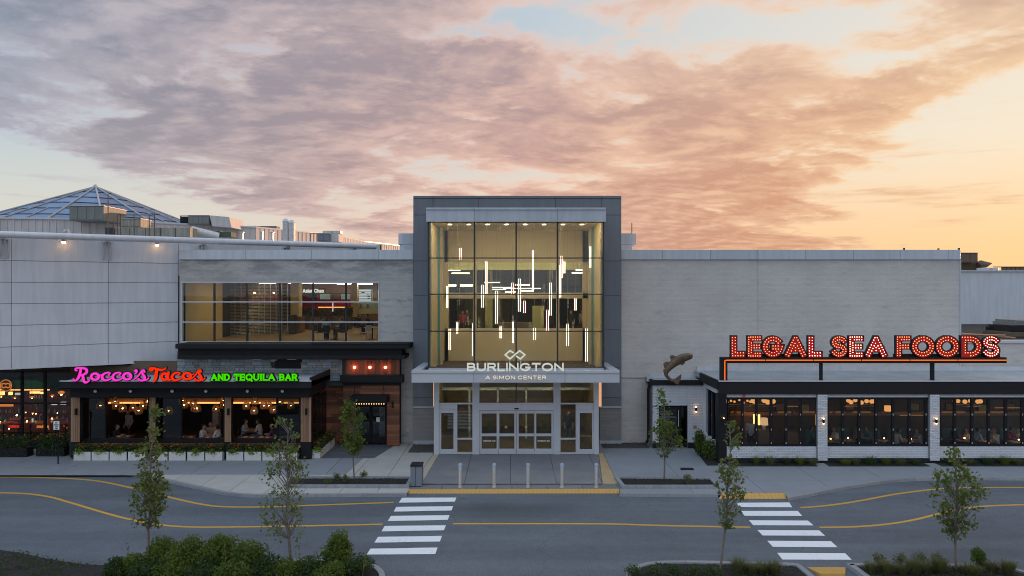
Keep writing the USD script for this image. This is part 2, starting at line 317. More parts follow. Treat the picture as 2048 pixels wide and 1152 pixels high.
M["white_brick"] = plain("white_glazed_brick", (.66, .67, .70), .32, var=.08, scale=3, rnd=.10, island=.08)
M["mortar"] = plain("grey_mortar", (.24, .24, .26), .9, var=.15, scale=9)
SLATE = [plain("slate_stone" + s, c, .7, var=.30, scale=6, rnd=.22, bump=.4) for s, c in zip(("_blue", "_grey", "_green", "_rust"), ((.24, .28, .32), (.27, .28, .285), (.23, .27, .25), (.33, .27, .21)))]
M["leaf"] = leafy("maple_leaf", (.13, .155, .04), (.28, .30, .08), (.38, .29, .10))
M["leaf_red"] = leafy("turning_leaf", (.13, .155, .05), (.29, .30, .10), (.42, .18, .06))
M["leaf_deep"] = leafy("shrub_leaf", (.10, .135, .024), (.26, .31, .045), (.36, .36, .07))
M["leaf_lime"] = leafy("lime_leaf", (.15, .24, .02), (.26, .36, .03))
M["leaf_dark"] = leafy("dark_leaf", (.05, .08, .026), (.12, .165, .048))
M["grass_tan"] = leafy("tan_grass", (.13, .13, .06), (.25, .22, .12), (.36, .27, .16))
M["bark"] = plain("bark", (.17, .14, .12), .85, var=.3, scale=9)
M["marigold"] = leafy("marigold", (.75, .17, .01), (.85, .30, .01), (.9, .55, .02))
M["skin"] = plain("skin", (.42, .24, .17), .55)
M["hair"] = plain("dark_hair", (.02, .014, .011), .5)
EM = 1.0 / 2 ** EXPOSURE
M["tube"] = glow("tube_lamp", (1.0, .78, .56), 5 * EM)
M["lin_lamp"] = glow("linear_lamp", (1.0, .74, .38), 11 * EM)
M["bulb"] = glow("marquee_bulb", (1.0, .46, .17), 2.6 * EM)
M["neon"] = glow("orange_neon", (1.0, .17, .015), 1.1 * EM)
M["warm"] = glow("warm_lamp", (1.0, .50, .17), 14 * EM)
M["lamp_and_fill"] = glow("lamp_and_fill_glow", (1.0, .79, .44), 42 * EM)
M["cove"] = glow("cove_strip", (1.0, .42, .12), 3.2 * EM)
M["redlamp"] = glow("red_lamp", (1.0, .20, .08), 16 * EM)
M["pink"] = glow("pink_letter", (1.0, .045, .60), 1.0 * EM)
M["orange"] = glow("orange_red_letter", (1.0, .025, .004), 1.15 * EM)
M["green"] = glow("green_letter", (.055, .74, .0), 1.0 * EM)
M["lit_white"] = glow("lit_white_letter", (.80, .84, .76), .72 * EM)
M["white_letter"] = plain("pale_letter", (.72, .74, .70), .5, var=.03)
M["halo_letter"] = glow("lit_letter", (1.0, .93, .80), .75 * EM)
# ---------------------------------------------------------------- ground, road, pavements
RZ = -0.12                                                # the road lies 12 cm below the pavement
def gpoly(pts, z=0.0): return Polygon([G(a, b, z) for a, b in pts]).buffer(0)
def smooth_line(pts, n=10):
    from scipy.interpolate import PchipInterpolator
    p = np.array(pts, float); t = np.r_[0, np.cumsum(np.linalg.norm(np.diff(p, axis=0), axis=1))]
    tt = np.linspace(0, t[-1], n * len(p)); return np.c_[PchipInterpolator(t, p[:, 0])(tt), PchipInterpolator(t, p[:, 1])(tt)]
solo("ground", MB().box(-900, 900, -900, 900, -1.2, -.30), M["earth"], kind="structure")
solo("road", MB().box(-75, 75, -20, 46, -.28, RZ), M["asphalt"], kind="structure")
kerbL = [G(a, b) for a, b in [(0, 935), (60, 935), (120, 935), (187, 939), (250, 945), (287, 951), (345, 962), (400, 974), (462, 986), (512, 989.5), (560, 989), (814, 987.5)]]
kerbR = [G(a, b) for a, b in [(1576, 995.6), (1612, 989), (1648, 981.6), (1707, 970.6), (1767, 962), (1826, 957), (1870, 955.5), (1945, 955), (2048, 955.5)]]
kl = smooth_line([(-70, kerbL[0][1])] + kerbL); kr = smooth_line(kerbR + [(70, kerbR[-1][1])])
front_mid = [G(818, 978.5), G(1239, 977.5)]
plL = [tuple(p) for p in kl]; plR = [tuple(p) for p in kr]
tactR0, tactR1 = G(1443, 986), G(1568, 986)
bedR0, bedR1 = G(1239, 987), G(1436, 989)
outline = Polygon(plL + [front_mid[0], front_mid[1], bedR0, bedR1, tactR0, tactR1] + plR + [(70, 46), (-70, 46)]).buffer(0)
pav = thing("pavement", kind="structure")
put(pav, "slab_bed", MB().poly(outline.buffer(-.012), -.4, -.03), M["joint"])
kerb_line = lambda pts, w: LineString(pts).buffer(w, cap_style=2)
kerbs = [LineString([p for p in pts]).buffer(.16, single_sided=False, cap_style=2).intersection(outline) for pts in (plL, plR, [bedR0, bedR1])]
kerb_all = unary_union(kerbs)
for ln in (plL, plR, [bedR0, bedR1]):                      # kerb stones, one by one
    l = LineString(ln); n = int(l.length / 1.83)
    for i in range(n):
        a, b = l.length * i / n, l.length * (i + 1) / n - .012
        seg = shapely.ops.substring(l, a, b)
        if not (-27 < seg.centroid.x < 29): continue
        s = seg.buffer(.16, cap_style=2).intersection(outline)
        if s.area > .02: put(pav, "kerb_stone", MB().poly(s, -.32, .002), M["granite"])
for s in (1, -1):
    c = kerb_all.intersection(sbox(27, 0, 80, 60) if s > 0 else sbox(-80, 0, -25.5, 60))
    if c.area > .1: put(pav, "kerb_stone", MB().poly(c, -.32, 0), M["granite"])
apron = gpoly([(868, 905.5), (1206, 905.5), (1240, 977.5), (818, 978.5)])
apron_in = gpoly([(880, 905.5), (1197, 905.5), (1205, 969), (842, 969)])
paver = gpoly([(640, 884), (800, 884), (748, 916), (600, 916), (600, 905)])
blue = gpoly([(-60, 905), (728, 914), (690, 949), (340, 949), (-60, 949)]).difference(paver)
bedL = gpoly([(590, 957), (829, 957), (818, 976), (568, 976)]); bedR = gpoly([(1228, 957), (1424, 959), (1441, 977), (1243, 977)])
rest = outline.difference(unary_union([kerb_all, apron, paver, blue, bedL, bedR]))
def slabs(region, dirs, mat, name="slab", gap=.011, z1=0.0, lim=(-27, 28)):
    "cuts the region into slabs along two families of lines and lays each as a piece of its own"
    (ax, sx, ox), (ay, sy, oy) = dirs
    ux = np.array([math.cos(ax), math.sin(ax)]); uy = np.array([math.cos(ay), math.sin(ay)])
    n = 60; pieces = []
    for i in range(-n, n):
        for j in range(-n, n):
            o = ux * (ox + i * sx) + uy * (oy + j * sy)
            if not (lim[0] - 6 < o[0] < lim[1] + 6 and 20 < o[1] < 48): continue
            q = Polygon([o, o + ux * sx, o + ux * sx + uy * sy, o + uy * sy])
            r = q.intersection(region)
            if r.area > .02: pieces.append(r)
    for r in pieces:
        r = r.buffer(-gap, join_style=2)
        if r.area > .01: put(pav, name, MB().poly(r, -.028, z1), mat)
slabs(apron_in, ((0, 2.0, -4.07), (math.pi / 2, 2.9, 29.95)), M["apron"])
edge_ = apron.difference(apron_in).difference(gpoly([(800, 967), (1260, 967), (1260, 990), (800, 990)]))
slabs(edge_.intersection(sbox(-20, 0, 0, 60)), ((0, 30, -15), (math.pi / 2, 3.0, 29.9)), M["tan"], "edge_slab"); slabs(edge_.intersection(sbox(0, 0, 20, 60)), ((0, 30, -15), (math.pi / 2, 3.0, 29.9)), M["tan_yellow"], "edge_slab")
slabs(apron.intersection(gpoly([(800, 967.3), (1260, 967.3), (1260, 990), (800, 990)])), ((0, 1.5, -4.5), (math.pi / 2, 3.0, 28)), M["apron"], "edge_slab")
slabs(paver, ((0, .9, -13.0), (math.pi / 2, .45, 34.5)), M["paver"], "paver", .004)
slabs(blue, ((0, 3.1, -24.0), (math.pi / 2, 9.0, 27.0)), M["walk_blue"])
slabs(rest.intersection(sbox(-80, 0, -4, 60)), ((0, 1.55, -24.2), (math.pi / 2, 2.2, 28.4)), M["walk"])
slabs(rest.intersection(sbox(-4, 0, 80, 60)), ((0, 3.0, 4.5), (math.pi / 2, 2.65, 28.3)), M["walk_blue"])
# yellow warning strips that ramp down to the road
def ramp_strip(name, p, label, cat="warning strip"):
    (a, b, c, d) = p                                       # a, b at pavement height, c, d on the road
    m = MB()
    m.add([(*a, .004), (*b, .004), (*c, RZ + .008), (*d, RZ + .008), (*a, -.35), (*b, -.35), (*c, -.35), (*d, -.35)],
          [(0, 2, 1), (0, 3, 2), (4, 5, 6), (4, 6, 7), (3, 7, 6), (3, 6, 2), (0, 1, 5), (0, 5, 4), (1, 2, 6), (1, 6, 5), (0, 4, 7), (0, 7, 3)])
    t = thing(name, label, cat); put(t, "strip", m, M["tactile"])
    n = MB(); u = np.array(b) - np.array(a); L_ = np.linalg.norm(u); rows = 5
    for i in range(int(L_ / .16)):
        for j in range(rows):
            f = (i + .5) / int(L_ / .16); q = (j + .5) / rows
            x0 = np.array([*a, .004]) * (1 - f) + np.array([*b, .004]) * f; x1 = np.array([*d, RZ + .008]) * (1 - f) + np.array([*c, RZ + .008]) * f
            o = x0 * (1 - q) + x1 * q
            n.box(o[0] - .02, o[0] + .02, o[1] - .02, o[1] + .02, o[2] - .008, o[2] + .006)
    put(t, "bumps", n, M["tactile"], kind="stuff"); return t
ramp_strip("tactile_strip", (G(818, 978.5), G(1238.5, 977.5), G(1238.5, 986.6, RZ), G(814, 987, RZ)), "long yellow tactile strip along the kerb in front of the five bollards")
ramp_strip("tactile_strip", (tactR0, tactR1, G(1576, 997.5, RZ), G(1438, 997.5, RZ)), "yellow tactile strip at the pavement end of the right crosswalk")
# mulch beds with granite edging in the pavement
def bed(poly, label, t=.17):
    t_ = thing("planting_bed", label, "planting bed")
    inner = poly.buffer(-t, join_style=2); ring = poly.difference(inner)
    xs = poly.bounds
    for k in range(12):
        s = ring.intersection(sbox(xs[0] + (xs[2] - xs[0]) * k / 12 + .005, 0, xs[0] + (xs[2] - xs[0]) * (k + 1) / 12 - .005, 60))
        for gq in getattr(s, "geoms", [s]):
            if gq.area > .005: put(t_, "edge_stone", MB().poly(gq, -.1, .12), M["granite"])
    m = MB().poly(inner, -.1, .05)
    put(t_, "mulch", m, M["mulch"]); c = MB()
    b = inner.bounds
    for _ in range(900):
        x, y = RNG.uniform(b[0], b[2]), RNG.uniform(b[1], b[3])
        if inner.contains(Point(x, y)): c.ball((x, y, .05), RNG.uniform(.02, .05), 0, (1.6, 1, .5))
    put(t_, "bark_chips", c, M["mulch"], kind="stuff"); return inner
bedL_in = bed(gpoly([(590, 957), (829, 957), (818, 976), (568, 976)]), "mulch bed in granite edging left of the entrance bollards")
bedR_in = bed(gpoly([(1228, 957), (1424, 959), (1441, 977), (1243, 977)]), "mulch bed in granite edging right of the entrance bollards")
# islands at the front edge of the picture
def island(name, line, closing, label, bare=-99):
    pts = [G(a, b, 0.02) for a, b in line]; pts = [tuple(p) for p in smooth_line(pts, 8)]
    poly = Polygon(pts + closing).buffer(0)
    t = thing(name, label, "kerbed island"); ls = LineString(pts); n = max(4, int(ls.length / 1.5))
    for i in range(n):
        s = shapely.ops.substring(ls, ls.length * i / n, ls.length * (i + 1) / n - .012).buffer(.17, cap_style=2).intersection(poly)
        if s.area > .01 and s.centroid.x > bare: put(t, "kerb_stone", MB().poly(s, -.3, .02), M["granite"])
    inner = poly.difference(LineString(pts).buffer(.17, cap_style=2))
    put(t, "mulch", MB().poly(inner, -.3, -.03), M["mulch"])
    c = MB(); b = inner.bounds
    for _ in range(1500):
        x, y = RNG.uniform(b[0], b[2]), RNG.uniform(max(b[1], 19.5), b[3])
        if inner.contains(Point(x, y)): c.ball((x, y, -.03), RNG.uniform(.02, .055), 0, (1.6, 1, .5))
    put(t, "bark_chips", c, M["mulch"], kind="stuff"); return inner
isl1 = island("planted_island", [(-30, 1088), (0, 1091), (60, 1100), (120, 1112), (190, 1121), (260, 1123), (330, 1120), (430, 1117.5), (530, 1117), (625, 1117), (690, 1115.5), (717, 1117.5), (745, 1125), (762, 1135), (770, 1147), (768, 1165)], [(-3.5, 12), (-20, 12)], "mulched road island with hedge at the lower left", -11.0)
isl2 = island("planted_island", [(1249, 1170), (1251, 1152), (1252, 1145), (1260, 1136), (1275, 1129), (1297, 1123), (1330, 1120.5), (1360, 1120), (1472, 1122), (1597, 1126.5), (1632, 1154), (1650, 1168)], [(8.6, 12), (3.0, 12)], "rounded mulched road island at the lower middle right")
isl3 = island("planted_island", [(1740, 1168), (1729, 1152), (1692, 1125), (1780, 1125.5), (1960, 1127), (1998, 1130), (2048, 1140), (2110, 1158)], [(18, 12), (9.9, 12)], "mulched road island at the lower right corner beside the yellow ramp")
ramp_strip("tactile_strip", (G(1690, 1147, .0), G(1640, 1147, .0), G(1614, 1134, RZ), G(1690, 1134, RZ)), "yellow tactile strip between the two front islands")
# crosswalk bars
def crosswalk(bars, label):
    t = thing("crosswalk", label, "crosswalk")
    for b in bars: put(t, "stripe", MB().poly(gpoly(b, RZ), RZ + .001, RZ + .006), M["white_paint"])
cl = [[(1297, 382), (1731, 380), (1719, 412), (1271, 420)], [(1250, 455), (1705, 448), (1693, 482), (1231, 491)], [(1208, 527), (1677, 520), (1663, 557), (1183, 567)], [(1158, 607), (1648, 601), (1632, 640), (1134, 649)], [(1105, 694), (1616, 686), (1600, 730), (1077, 739)], [(1045, 788), (1581, 779), (1563, 830), (1015, 834)]]
cr = [[(110, 355), (465, 353), (484, 384), (128, 383)], [(137, 410), (522, 410), (552, 443), (165, 442)], [(193, 472), (590, 475), (627, 506), (222, 505)], [(251, 538), (665, 540), (705, 576), (285, 574)], [(317, 611), (745, 613), (788, 653), (355, 651)], [(384, 692), (840, 694), (885, 738), (418, 736)]]
crosswalk([[(480 + a / 4, 900 + b / 4) for a, b in q] for q in cl], "white zebra crossing left of the entrance leading to the bollards")
crosswalk([[(1440 + a / 3.368, 900 + b / 3.368) for a, b in q] for q in cr], "white zebra crossing on the right in front of the red-lettered restaurant")
def lane(pts, label, w=.13):
    l = [G(a, b, RZ) for a, b in pts]; l = smooth_line(l, 8)
    return solo("lane_line", MB().poly(LineString(l).buffer(w / 2, cap_style=2), RZ + .001, RZ + .005), M["yellow"], label, "lane line")
lane([(-60, 953), (0, 953.5), (50, 954), (100, 955.5), (140, 957), (180, 960), (212, 964.5), (250, 972.5), (287, 981), (325, 990.5), (362, 999.5), (400, 1007.5), (437, 1012.5), (475, 1013.8), (512, 1013.8), (630, 1010), (788, 1004.5)], "yellow line nearest the left pavement, curving beside its kerb")
lane([(-60, 984), (0, 985), (50, 987), (75, 989.5), (100, 993.7), (137, 1003.7), (175, 1015), (212, 1026), (250, 1036), (282, 1043), (312, 1048), (350, 1052), (387, 1053.7), (425, 1054), (475, 1053.5), (512, 1053), (765, 1048)], "yellow centre line left of the left crosswalk, nearer the camera")
lane([(906, 1047), (1100, 1047), (1210, 1047.5), (1335, 1051), (1500, 1054)], "straight yellow line between the two crosswalks")
lane([(1600, 1015), (1648, 1011.3), (1692, 1005.7), (1737, 998), (1781, 989.7), (1826, 983), (1865, 978.7), (1915, 975.7), (1968, 974.8), (2120, 974.8)], "yellow line right of the right crosswalk, nearest the restaurant pavement")
lane([(1638, 1054.4), (1692, 1053.8), (1737, 1051.4), (1781, 1047), (1826, 1039.5), (1870, 1029), (1900, 1022.3), (1945, 1014.3), (1989, 1011), (2120, 1008)], "yellow centre line right of the right crosswalk, nearer the camera")
solo("drain_grate", MB().poly(gpoly([(1360, 935.5), (1386, 935.5), (1388, 940), (1361, 940)]), .001, .006), M["black"], "small dark drain grate in the right pavement", "drain grate")
# ---------------------------------------------------------------- entrance tower
DG, DB = 38.2, 35.75                                       # grey portal wall, glass box front
tower = thing("entrance_tower", "tall grey entrance tower with lit glass box and white canopy", "building", at=(0, DG, 0))
def grid_panels(parent, name, xs, ys, D, back, mat, gap=.35, skip=(), bev=.004, limit=None):
    "panels between the pixel columns xs and rows ys, each a piece of its own"
    for i in range(len(xs) - 1):
        for j in range(len(ys) - 1):
            if (i, j) in skip: continue
            put(parent, name, MB().pbox(xs[i] + gap, xs[i + 1] - gap, ys[j] + gap, ys[j + 1] - gap, D, back, bev), mat)
core = MB()
core.pbox(826.5, 1242.5, 392.5, 430, DG + .05, 3.0); core.pbox(826.5, 866, 430, 886, DG + .05, 3.0); core.pbox(1205, 1242.5, 430, 886, DG + .05, 3.0)
put(tower, "wall", core, M["joint"])
grid_panels(tower, "coping", [826, 866, 957, 1111.5, 1203, 1243], [391.3, 396.5], DG - .03, .08, M["grey_panel"])
grid_panels(tower, "panel", [826, 866, 957, 1111.5, 1203, 1243], [396.5, 430], DG, .05, M["grey_panel"])
ys = [430, 522, 590.5, 658.5, 735, 794.5, 814]
grid_panels(tower, "panel", [826, 869], ys, DG, .05, M["grey_panel"]); grid_panels(tower, "panel", [1202, 1243], ys, DG, .05, M["grey_panel"])
for a, b in ((826.5, 871), (1199, 1242.5)):
    put(tower, "ledge", MB().pbox(a, b, 813, 815.4, DG - .07, .12), M["alu"])
    put(tower, "stone_base", MB().pbox(a, b, 815.4, 881, DG - .01, .06), M["ledge_stone"])
    put(tower, "plinth", MB().pbox(a, b, 881, 887.5, DG - .04, .09), M["parapet"])
# white head band over the glass
for a, b in ((852, 948.7), (948.7, 1115.5), (1115.5, 1212)):
    put(tower, "head_panel", MB().pbox(a + .25, b - .25, 420, 443.5, DB - .3, .06, .004), M["parapet"])
    put(tower, "head_coping", MB().pbox(a + .25, b - .25, 415, 419.4, DB - .34, .12, .004), M["parapet"])
hb = MB(); hb.box(X(852.6, DB - .3), X(1211.4, DB - .3), DB - .22, DB + .14, Z(443, DB - .3), Z(416, DB - .3)); put(tower, "head_box", hb, M["joint"]); put(tower, "box_roof", MB().box(X(852.6, DB - .3), X(1211.4, DB - .3), DB + .14, DG, Z(430, DB), Z(416, DB - .3)), M["joint"])
# glass: four columns by four rows, mullions and transoms
cols = [857, 948.9, 1032.3, 1115.2, 1207]; rows = [444, 516, 588.6, 662.6, 735]
for i in range(4):
    for j in range(4):
        put(tower, "window_pane", MB().pbox(cols[i] + .8, cols[i + 1] - .8, rows[j] + .8, rows[j + 1] - .8, DB + .05, .012), M["glass"])
for c in cols: put(tower, "mullion", MB().pbox(c - 1.5, c + 1.5, 443.6, 735.8, DB, .16), M["mullion"])
for r in rows: put(tower, "transom", MB().pbox(857, 1207, r - 1.1, r + 1.1, DB + .02, .11), M["mullion"])
put(tower, "sill", MB().pbox(857, 1207.5, 736, 740.2, DB - .06, .3), M["alu"])
CX = X(1032, DB); hw = 174.6 * DB / F; DR = 39.2                              # glazed returns
zt, zb = Z(444, DB), 4.24
for s in (-1, 1):
    for k in range(2):
        for j in range(4):
            y0 = DB + .17 + k * (DR - DB - .3) / 2
            put(tower, "return_pane", MB().box(CX + min(s * hw, s * (hw - .02)), CX + max(s * hw, s * (hw - .02)), y0, y0 + (DR - DB - .3) / 2 - .05, Z(rows[j + 1] - 1, DB), Z(rows[j] + 1, DB)), M["glass"])
    put(tower, "glass_fin", MB().box(CX + min(s * (hw - .13), s * (hw - .25)), CX + max(s * (hw - .13), s * (hw - .25)), 38.9, 38.95, zb, zt), M["teal"])
# the atrium behind the glass
DK = 41.2
room = MB()
def rbox(a, b, *r): room.box(CX + min(a, b), CX + max(a, b), *r)
for s in (-1, 1):
    rbox(s * hw, s * 4.9, DR, DK + .2, zb, zt - .05); rbox(s * 3.95, s * hw, DK, DK + .2, zb, zt + .3); rbox(s * 4.1, s * hw, DR, DR + .25, zb, zt + .02); rbox(s * (hw - .05), s * (hw - .12), DB + .22, DR - .06, zb, zt)
def kz(py): return Z(py, DK)
room.box(X(889.5, DK) - .02, X(1178, DK) + .02, DK, DK + .2, kz(524), zt + .3); room.box(X(889.5, DK) - .02, X(1178, DK) + .02, DK, DK + .2, kz(597), kz(585.5)); room.box(X(889.5, DK) - .02, X(1178, DK) + .02, DK, DK + .2, zb, kz(656.5))
for a, b in ((946.5, 953), (1112.5, 1118.5)): room.box(X(a, DK), X(b, DK), DK - .02, DK + .22, kz(657), kz(524))
put(tower, "atrium_wall", room, M["cream"])
put(tower, "atrium_ceiling", MB().box(CX - 4.4, CX + 4.4, DB + .2, DK + .2, zt + .02, zt + .14), M["cream"])
put(tower, "atrium_floor", MB().box(CX - 4.4, CX + 4.4, DB + .2, DK, zb - .14, zb), M["brown"])
put(tower, "cove_lamp", MB().box(CX - 4.1, CX + 4.1, DB + .165, DB + .29, zt - .002, zt + .019), M["lamp_and_fill"])  # unseen ceiling strip added to brighten the atrium
for x in (-3, 0, 3): put(tower, "hall_lamp", MB().box(x - .8, x + .8, 44.2, 44.7, 11.1, 11.199), M["lamp_and_fill"]); put(tower, "hall_lamp", MB().box(x - .8, x + .8, 53, 53.3, 11.1, 11.199), M["lin_lamp"])  # hidden panels added under the ceiling to brighten the mall hall
for i, (a, b) in enumerate(((889.5, 946.5), (953, 1112.5), (1118.5, 1178))):
    for (u, v) in ((524, 585.5), (597, 656.5)):
        put(tower, "inner_pane", MB().box(X(a, DK), X(b, DK), DK + .08, DK + .1, kz(v), kz(u)), M["glass"])
for i in range(8):
    x = CX - 3.5 + i; c = MB(); c.cyl(x, 37.2, zt - .005, zt + .03, .09, 10); put(tower, "downlight", c, M["lamp_and_fill"])
# mall hall behind the inner glass, dimly lit
hall = MB(); DH = 64.0
for sgn_ in (-1, 1): hall.poly(Polygon([(sgn_ * 5.5, DK + .21), (sgn_ * 8.6, DH), (sgn_ * 8.8, DH), (sgn_ * 5.7, DK + .21)]), 4, 11.3)
hall.box(-8.6, 8.6, DH, DH + .2, 4, 11.3); hall.box(-5.7, CX - 4.9, DK, DK + .2, 4, 11.4); hall.box(CX + 4.9, 5.7, DK, DK + .2, 4, 11.4)
hall_plan = Polygon([(-5.6, DK + .21), (5.6, DK + .21), (8.7, DH), (-8.7, DH)])
M["tan_wall"] = plain("tan_hall_wall", (.24, .17, .09), .7, var=.3, scale=1.0)
put(tower, "hall_wall", hall, M["tan_wall"]); put(tower, "hall_floor", MB().poly(hall_plan, 4.9, 5.2), M["brown"])
put(tower, "hall_ceiling", MB().poly(hall_plan, 11.2, 11.4), M["olive"])
put(tower, "hall_soffit", MB().box(-6.2, 6.2, 47, 47.4, 9.75, 11.2), M["olive"])
shop = MB()
for k, x in enumerate((-6.6, -2.6, 1.5, 5.5)): put(tower, "shop_front", MB().box(x - 1.7, x + 1.7, 63.6, 63.9, 5.2, 8.8), M[("dark_int", "olive", "brown", "dark_int")[k]])
put(tower, "info_board", MB().box(X(1065, 46), X(1088, 46), 46, 46.3, Z(657, 46), Z(612, 46)), M["olive"])
put(tower, "counter", MB().box(X(996, 48), X(1066, 48), 48, 48.7, 5.2, Z(645, 48)), M["brown"])
put(tower, "hall_column", MB().box(X(970, 50), X(985, 50), 50, 50.7, 5.2, 11.2), M["olive"])
def lin_light(px0, px1, py, D, where):
    t = thing("linear_light", f"thin horizontal ceiling light in the mall hall, {where}", "ceiling light", at=(X((px0 + px1) / 2, D), D, Z(py, D)))
    put(t, "lamp", MB().pbox(px0, px1, py - 1, py + .6, D, .1), M["lin_lamp"]); put(t, "housing", MB().pbox(px0, px1, py - 1.9, py - 1.05, D, .1), M["olive"])
    for q in (px0 + 3, px1 - 3): put(t, "hanger", MB().tube([(X(q, D), D + .05, Z(py - 1.8, D)), (X(q, D), D + .05, 11.2)], .006, 4), M["mullion"])
for a in ((891, 920, 541, 46, "upper one at the far left"), (903.5, 939, 546.7, 45.5, "lower one at the far left"), (1152, 1181, 540.4, 46, "upper one at the far right"), (1144, 1179, 546, 45.5, "lower one at the far right"),
          (969.4, 1000, 565, 50, "short one beside a tall tube pendant"), (979, 1025, 575, 52, "long one left of the central mullion"), (1007, 1081, 577, 53, "longest one crossing the central mullion"), (985, 1011, 579, 54, "short one under the long left one"),
          (1030, 1059.5, 570, 51, "highest one right of the central mullion"), (1010, 1032, 584, 55, "lowest one left of the central mullion"), (1043, 1068, 582, 54.5, "lowest one right of the central mullion")): lin_light(*a)
for k, (a, b) in enumerate(((894, 912), (920, 945))):
    solo("shop_light_box", MB().pbox(a, b, 569, 572.5, 52 + k, .1), M["lin_lamp"], f"{('short', 'longer')[k]} glowing cream shop panel low in the left upper bay", "light box")
# tube pendants
pend = [(920.8, 496, 519), (972.5, 523, 588), (1066, 501, 583), (1122.7, 512.7, 556), (1128.5, 523, 546.5), (1120.2, 530.7, 595), (1180.3, 493, 535.5), (894.3, 572, 615.7), (965, 571, 615), (993, 582, 647), (1025, 566.6, 588), (1039, 558, 623), (1049, 603, 625.5), (1101, 566, 631), (1150.7, 597, 620.6), (1095, 621, 661), (914.2, 645, 667), (946.5, 647, 712), (899.4, 657.8, 700), (1001.5, 653, 676.5), (1026, 643.6, 686), (1069, 656.5, 679.6), (1135, 649, 691.5), (1173, 657, 723)]
colname = ["leftmost", "second", "third", "rightmost"]; seen = {}
pend.sort()
depths = [37.3, 38.4, 36.8, 39.0, 37.8, 38.7, 37.1, 38.1]
pdesc = []
for i, (x, a, b) in enumerate(pend):
    c = sum(x > q for q in cols[1:4]); r = min(3, sum((a + b) / 2 > q for q in rows[1:4])); h = b - a
    size = "short" if h < 30 else ("tall" if h > 62 else "medium")
    pdesc.append((c, ("top", "second", "third", "bottom")[r], size))
for i, (x, a, b) in enumerate(pend):
    D = depths[i % 8]; D = 36.6 if (x, a) == (1120.2, 530.7) else D
    c, r, size = pdesc[i]; same = [j for j in range(len(pend)) if pdesc[j] == pdesc[i]]
    extra = "" if len(same) == 1 else f", {ORD[same.index(i)]} from left"
    t = thing("tube_pendant", f"{size} double tube pendant in the {colname[c]} glass column, {r} row{extra}", "pendant light", "tube pendants in the glass atrium", at=(X(x, D), D, Z(b, D)))
    w = .012
    for s in (-1, 1): put(t, "tube", MB().tube([(X(x, D) + s * .04, D, Z(b, D)), (X(x, D) + s * .04, D, Z(a, D))], w, 8), M["tube"])
    put(t, "bar", MB().box(X(x, D) - .02, X(x, D) + .02, D - .02, D + .03, Z(b, D) - .01, Z(a, D) + .01), M["red_wall"] if i % 3 == 0 else M["olive"])
    put(t, "cap", MB().box(X(x, D) - .08, X(x, D) + .08, D - .03, D + .03, Z(a, D) + .012, Z(a, D) + .05), M["alu"])
    put(t, "cable", MB().tube([(X(x, D), D, Z(a, D) + .04), (X(x, D), D, zt)], .005, 4), M["olive"])
# canopy
DC = 34.3
z0c, z1c = Z(765.3, DC), Z(741.2, DC); zc = Z(746, DC)
hx = 208.2 * DC / F; CC = X(1031.2, DC)
for a, b in ((CC - hx, X(947, DC)), (X(947, DC), X(1130, DC)), (X(1130, DC), CC + hx)):
    put(tower, "canopy_fascia", MB().bev(a + .006, b - .006, DC, DC + .05, z0c, zc - .006, .004), M["alu"])
    put(tower, "canopy_coping", MB().bev(a + .004, b - .004, DC - .035, DC + .42, zc, z1c, .004), M["alu"])
cb = MB(); cb.box(CC - hx + .05, CC + hx - .05, DC + .05, DG - .01, z0c + .02, zc - .22)
put(tower, "canopy_deck", cb, M["black_soft"])
for s in (-1, 1):
    q = Polygon([(CC + s * hx, DC + .42), (CC + s * (hx - .10), DG - .02), (CC + s * (hx - .55), DG - .02), (CC + s * (hx - .42), DC + .42)]).buffer(0)
    put(tower, "canopy_coping", MB().poly(q, zc, z1c), M["alu"])
    q2 = Polygon([(CC + s * hx, DC + .05), (CC + s * (hx - .10), DG - .02), (CC + s * (hx - .05 - .10), DG - .02), (CC + s * (hx - .05), DC + .05)]).buffer(0)
    put(tower, "canopy_fascia", MB().poly(q2, z0c, zc - .006), M["alu"])
put(tower, "canopy_soffit", MB().box(CC - hx + .06, CC + hx - .06, DC + .06, DG - .02, z0c - .004, z0c + .016), M["alu"])
for s in (-1, 1):
    c = MB(); c.cyl(CX + s * 4.5, 36.0, z0c - .03, z0c - .006, .10, 12); put(tower, "canopy_downlight", c, M["warm"])
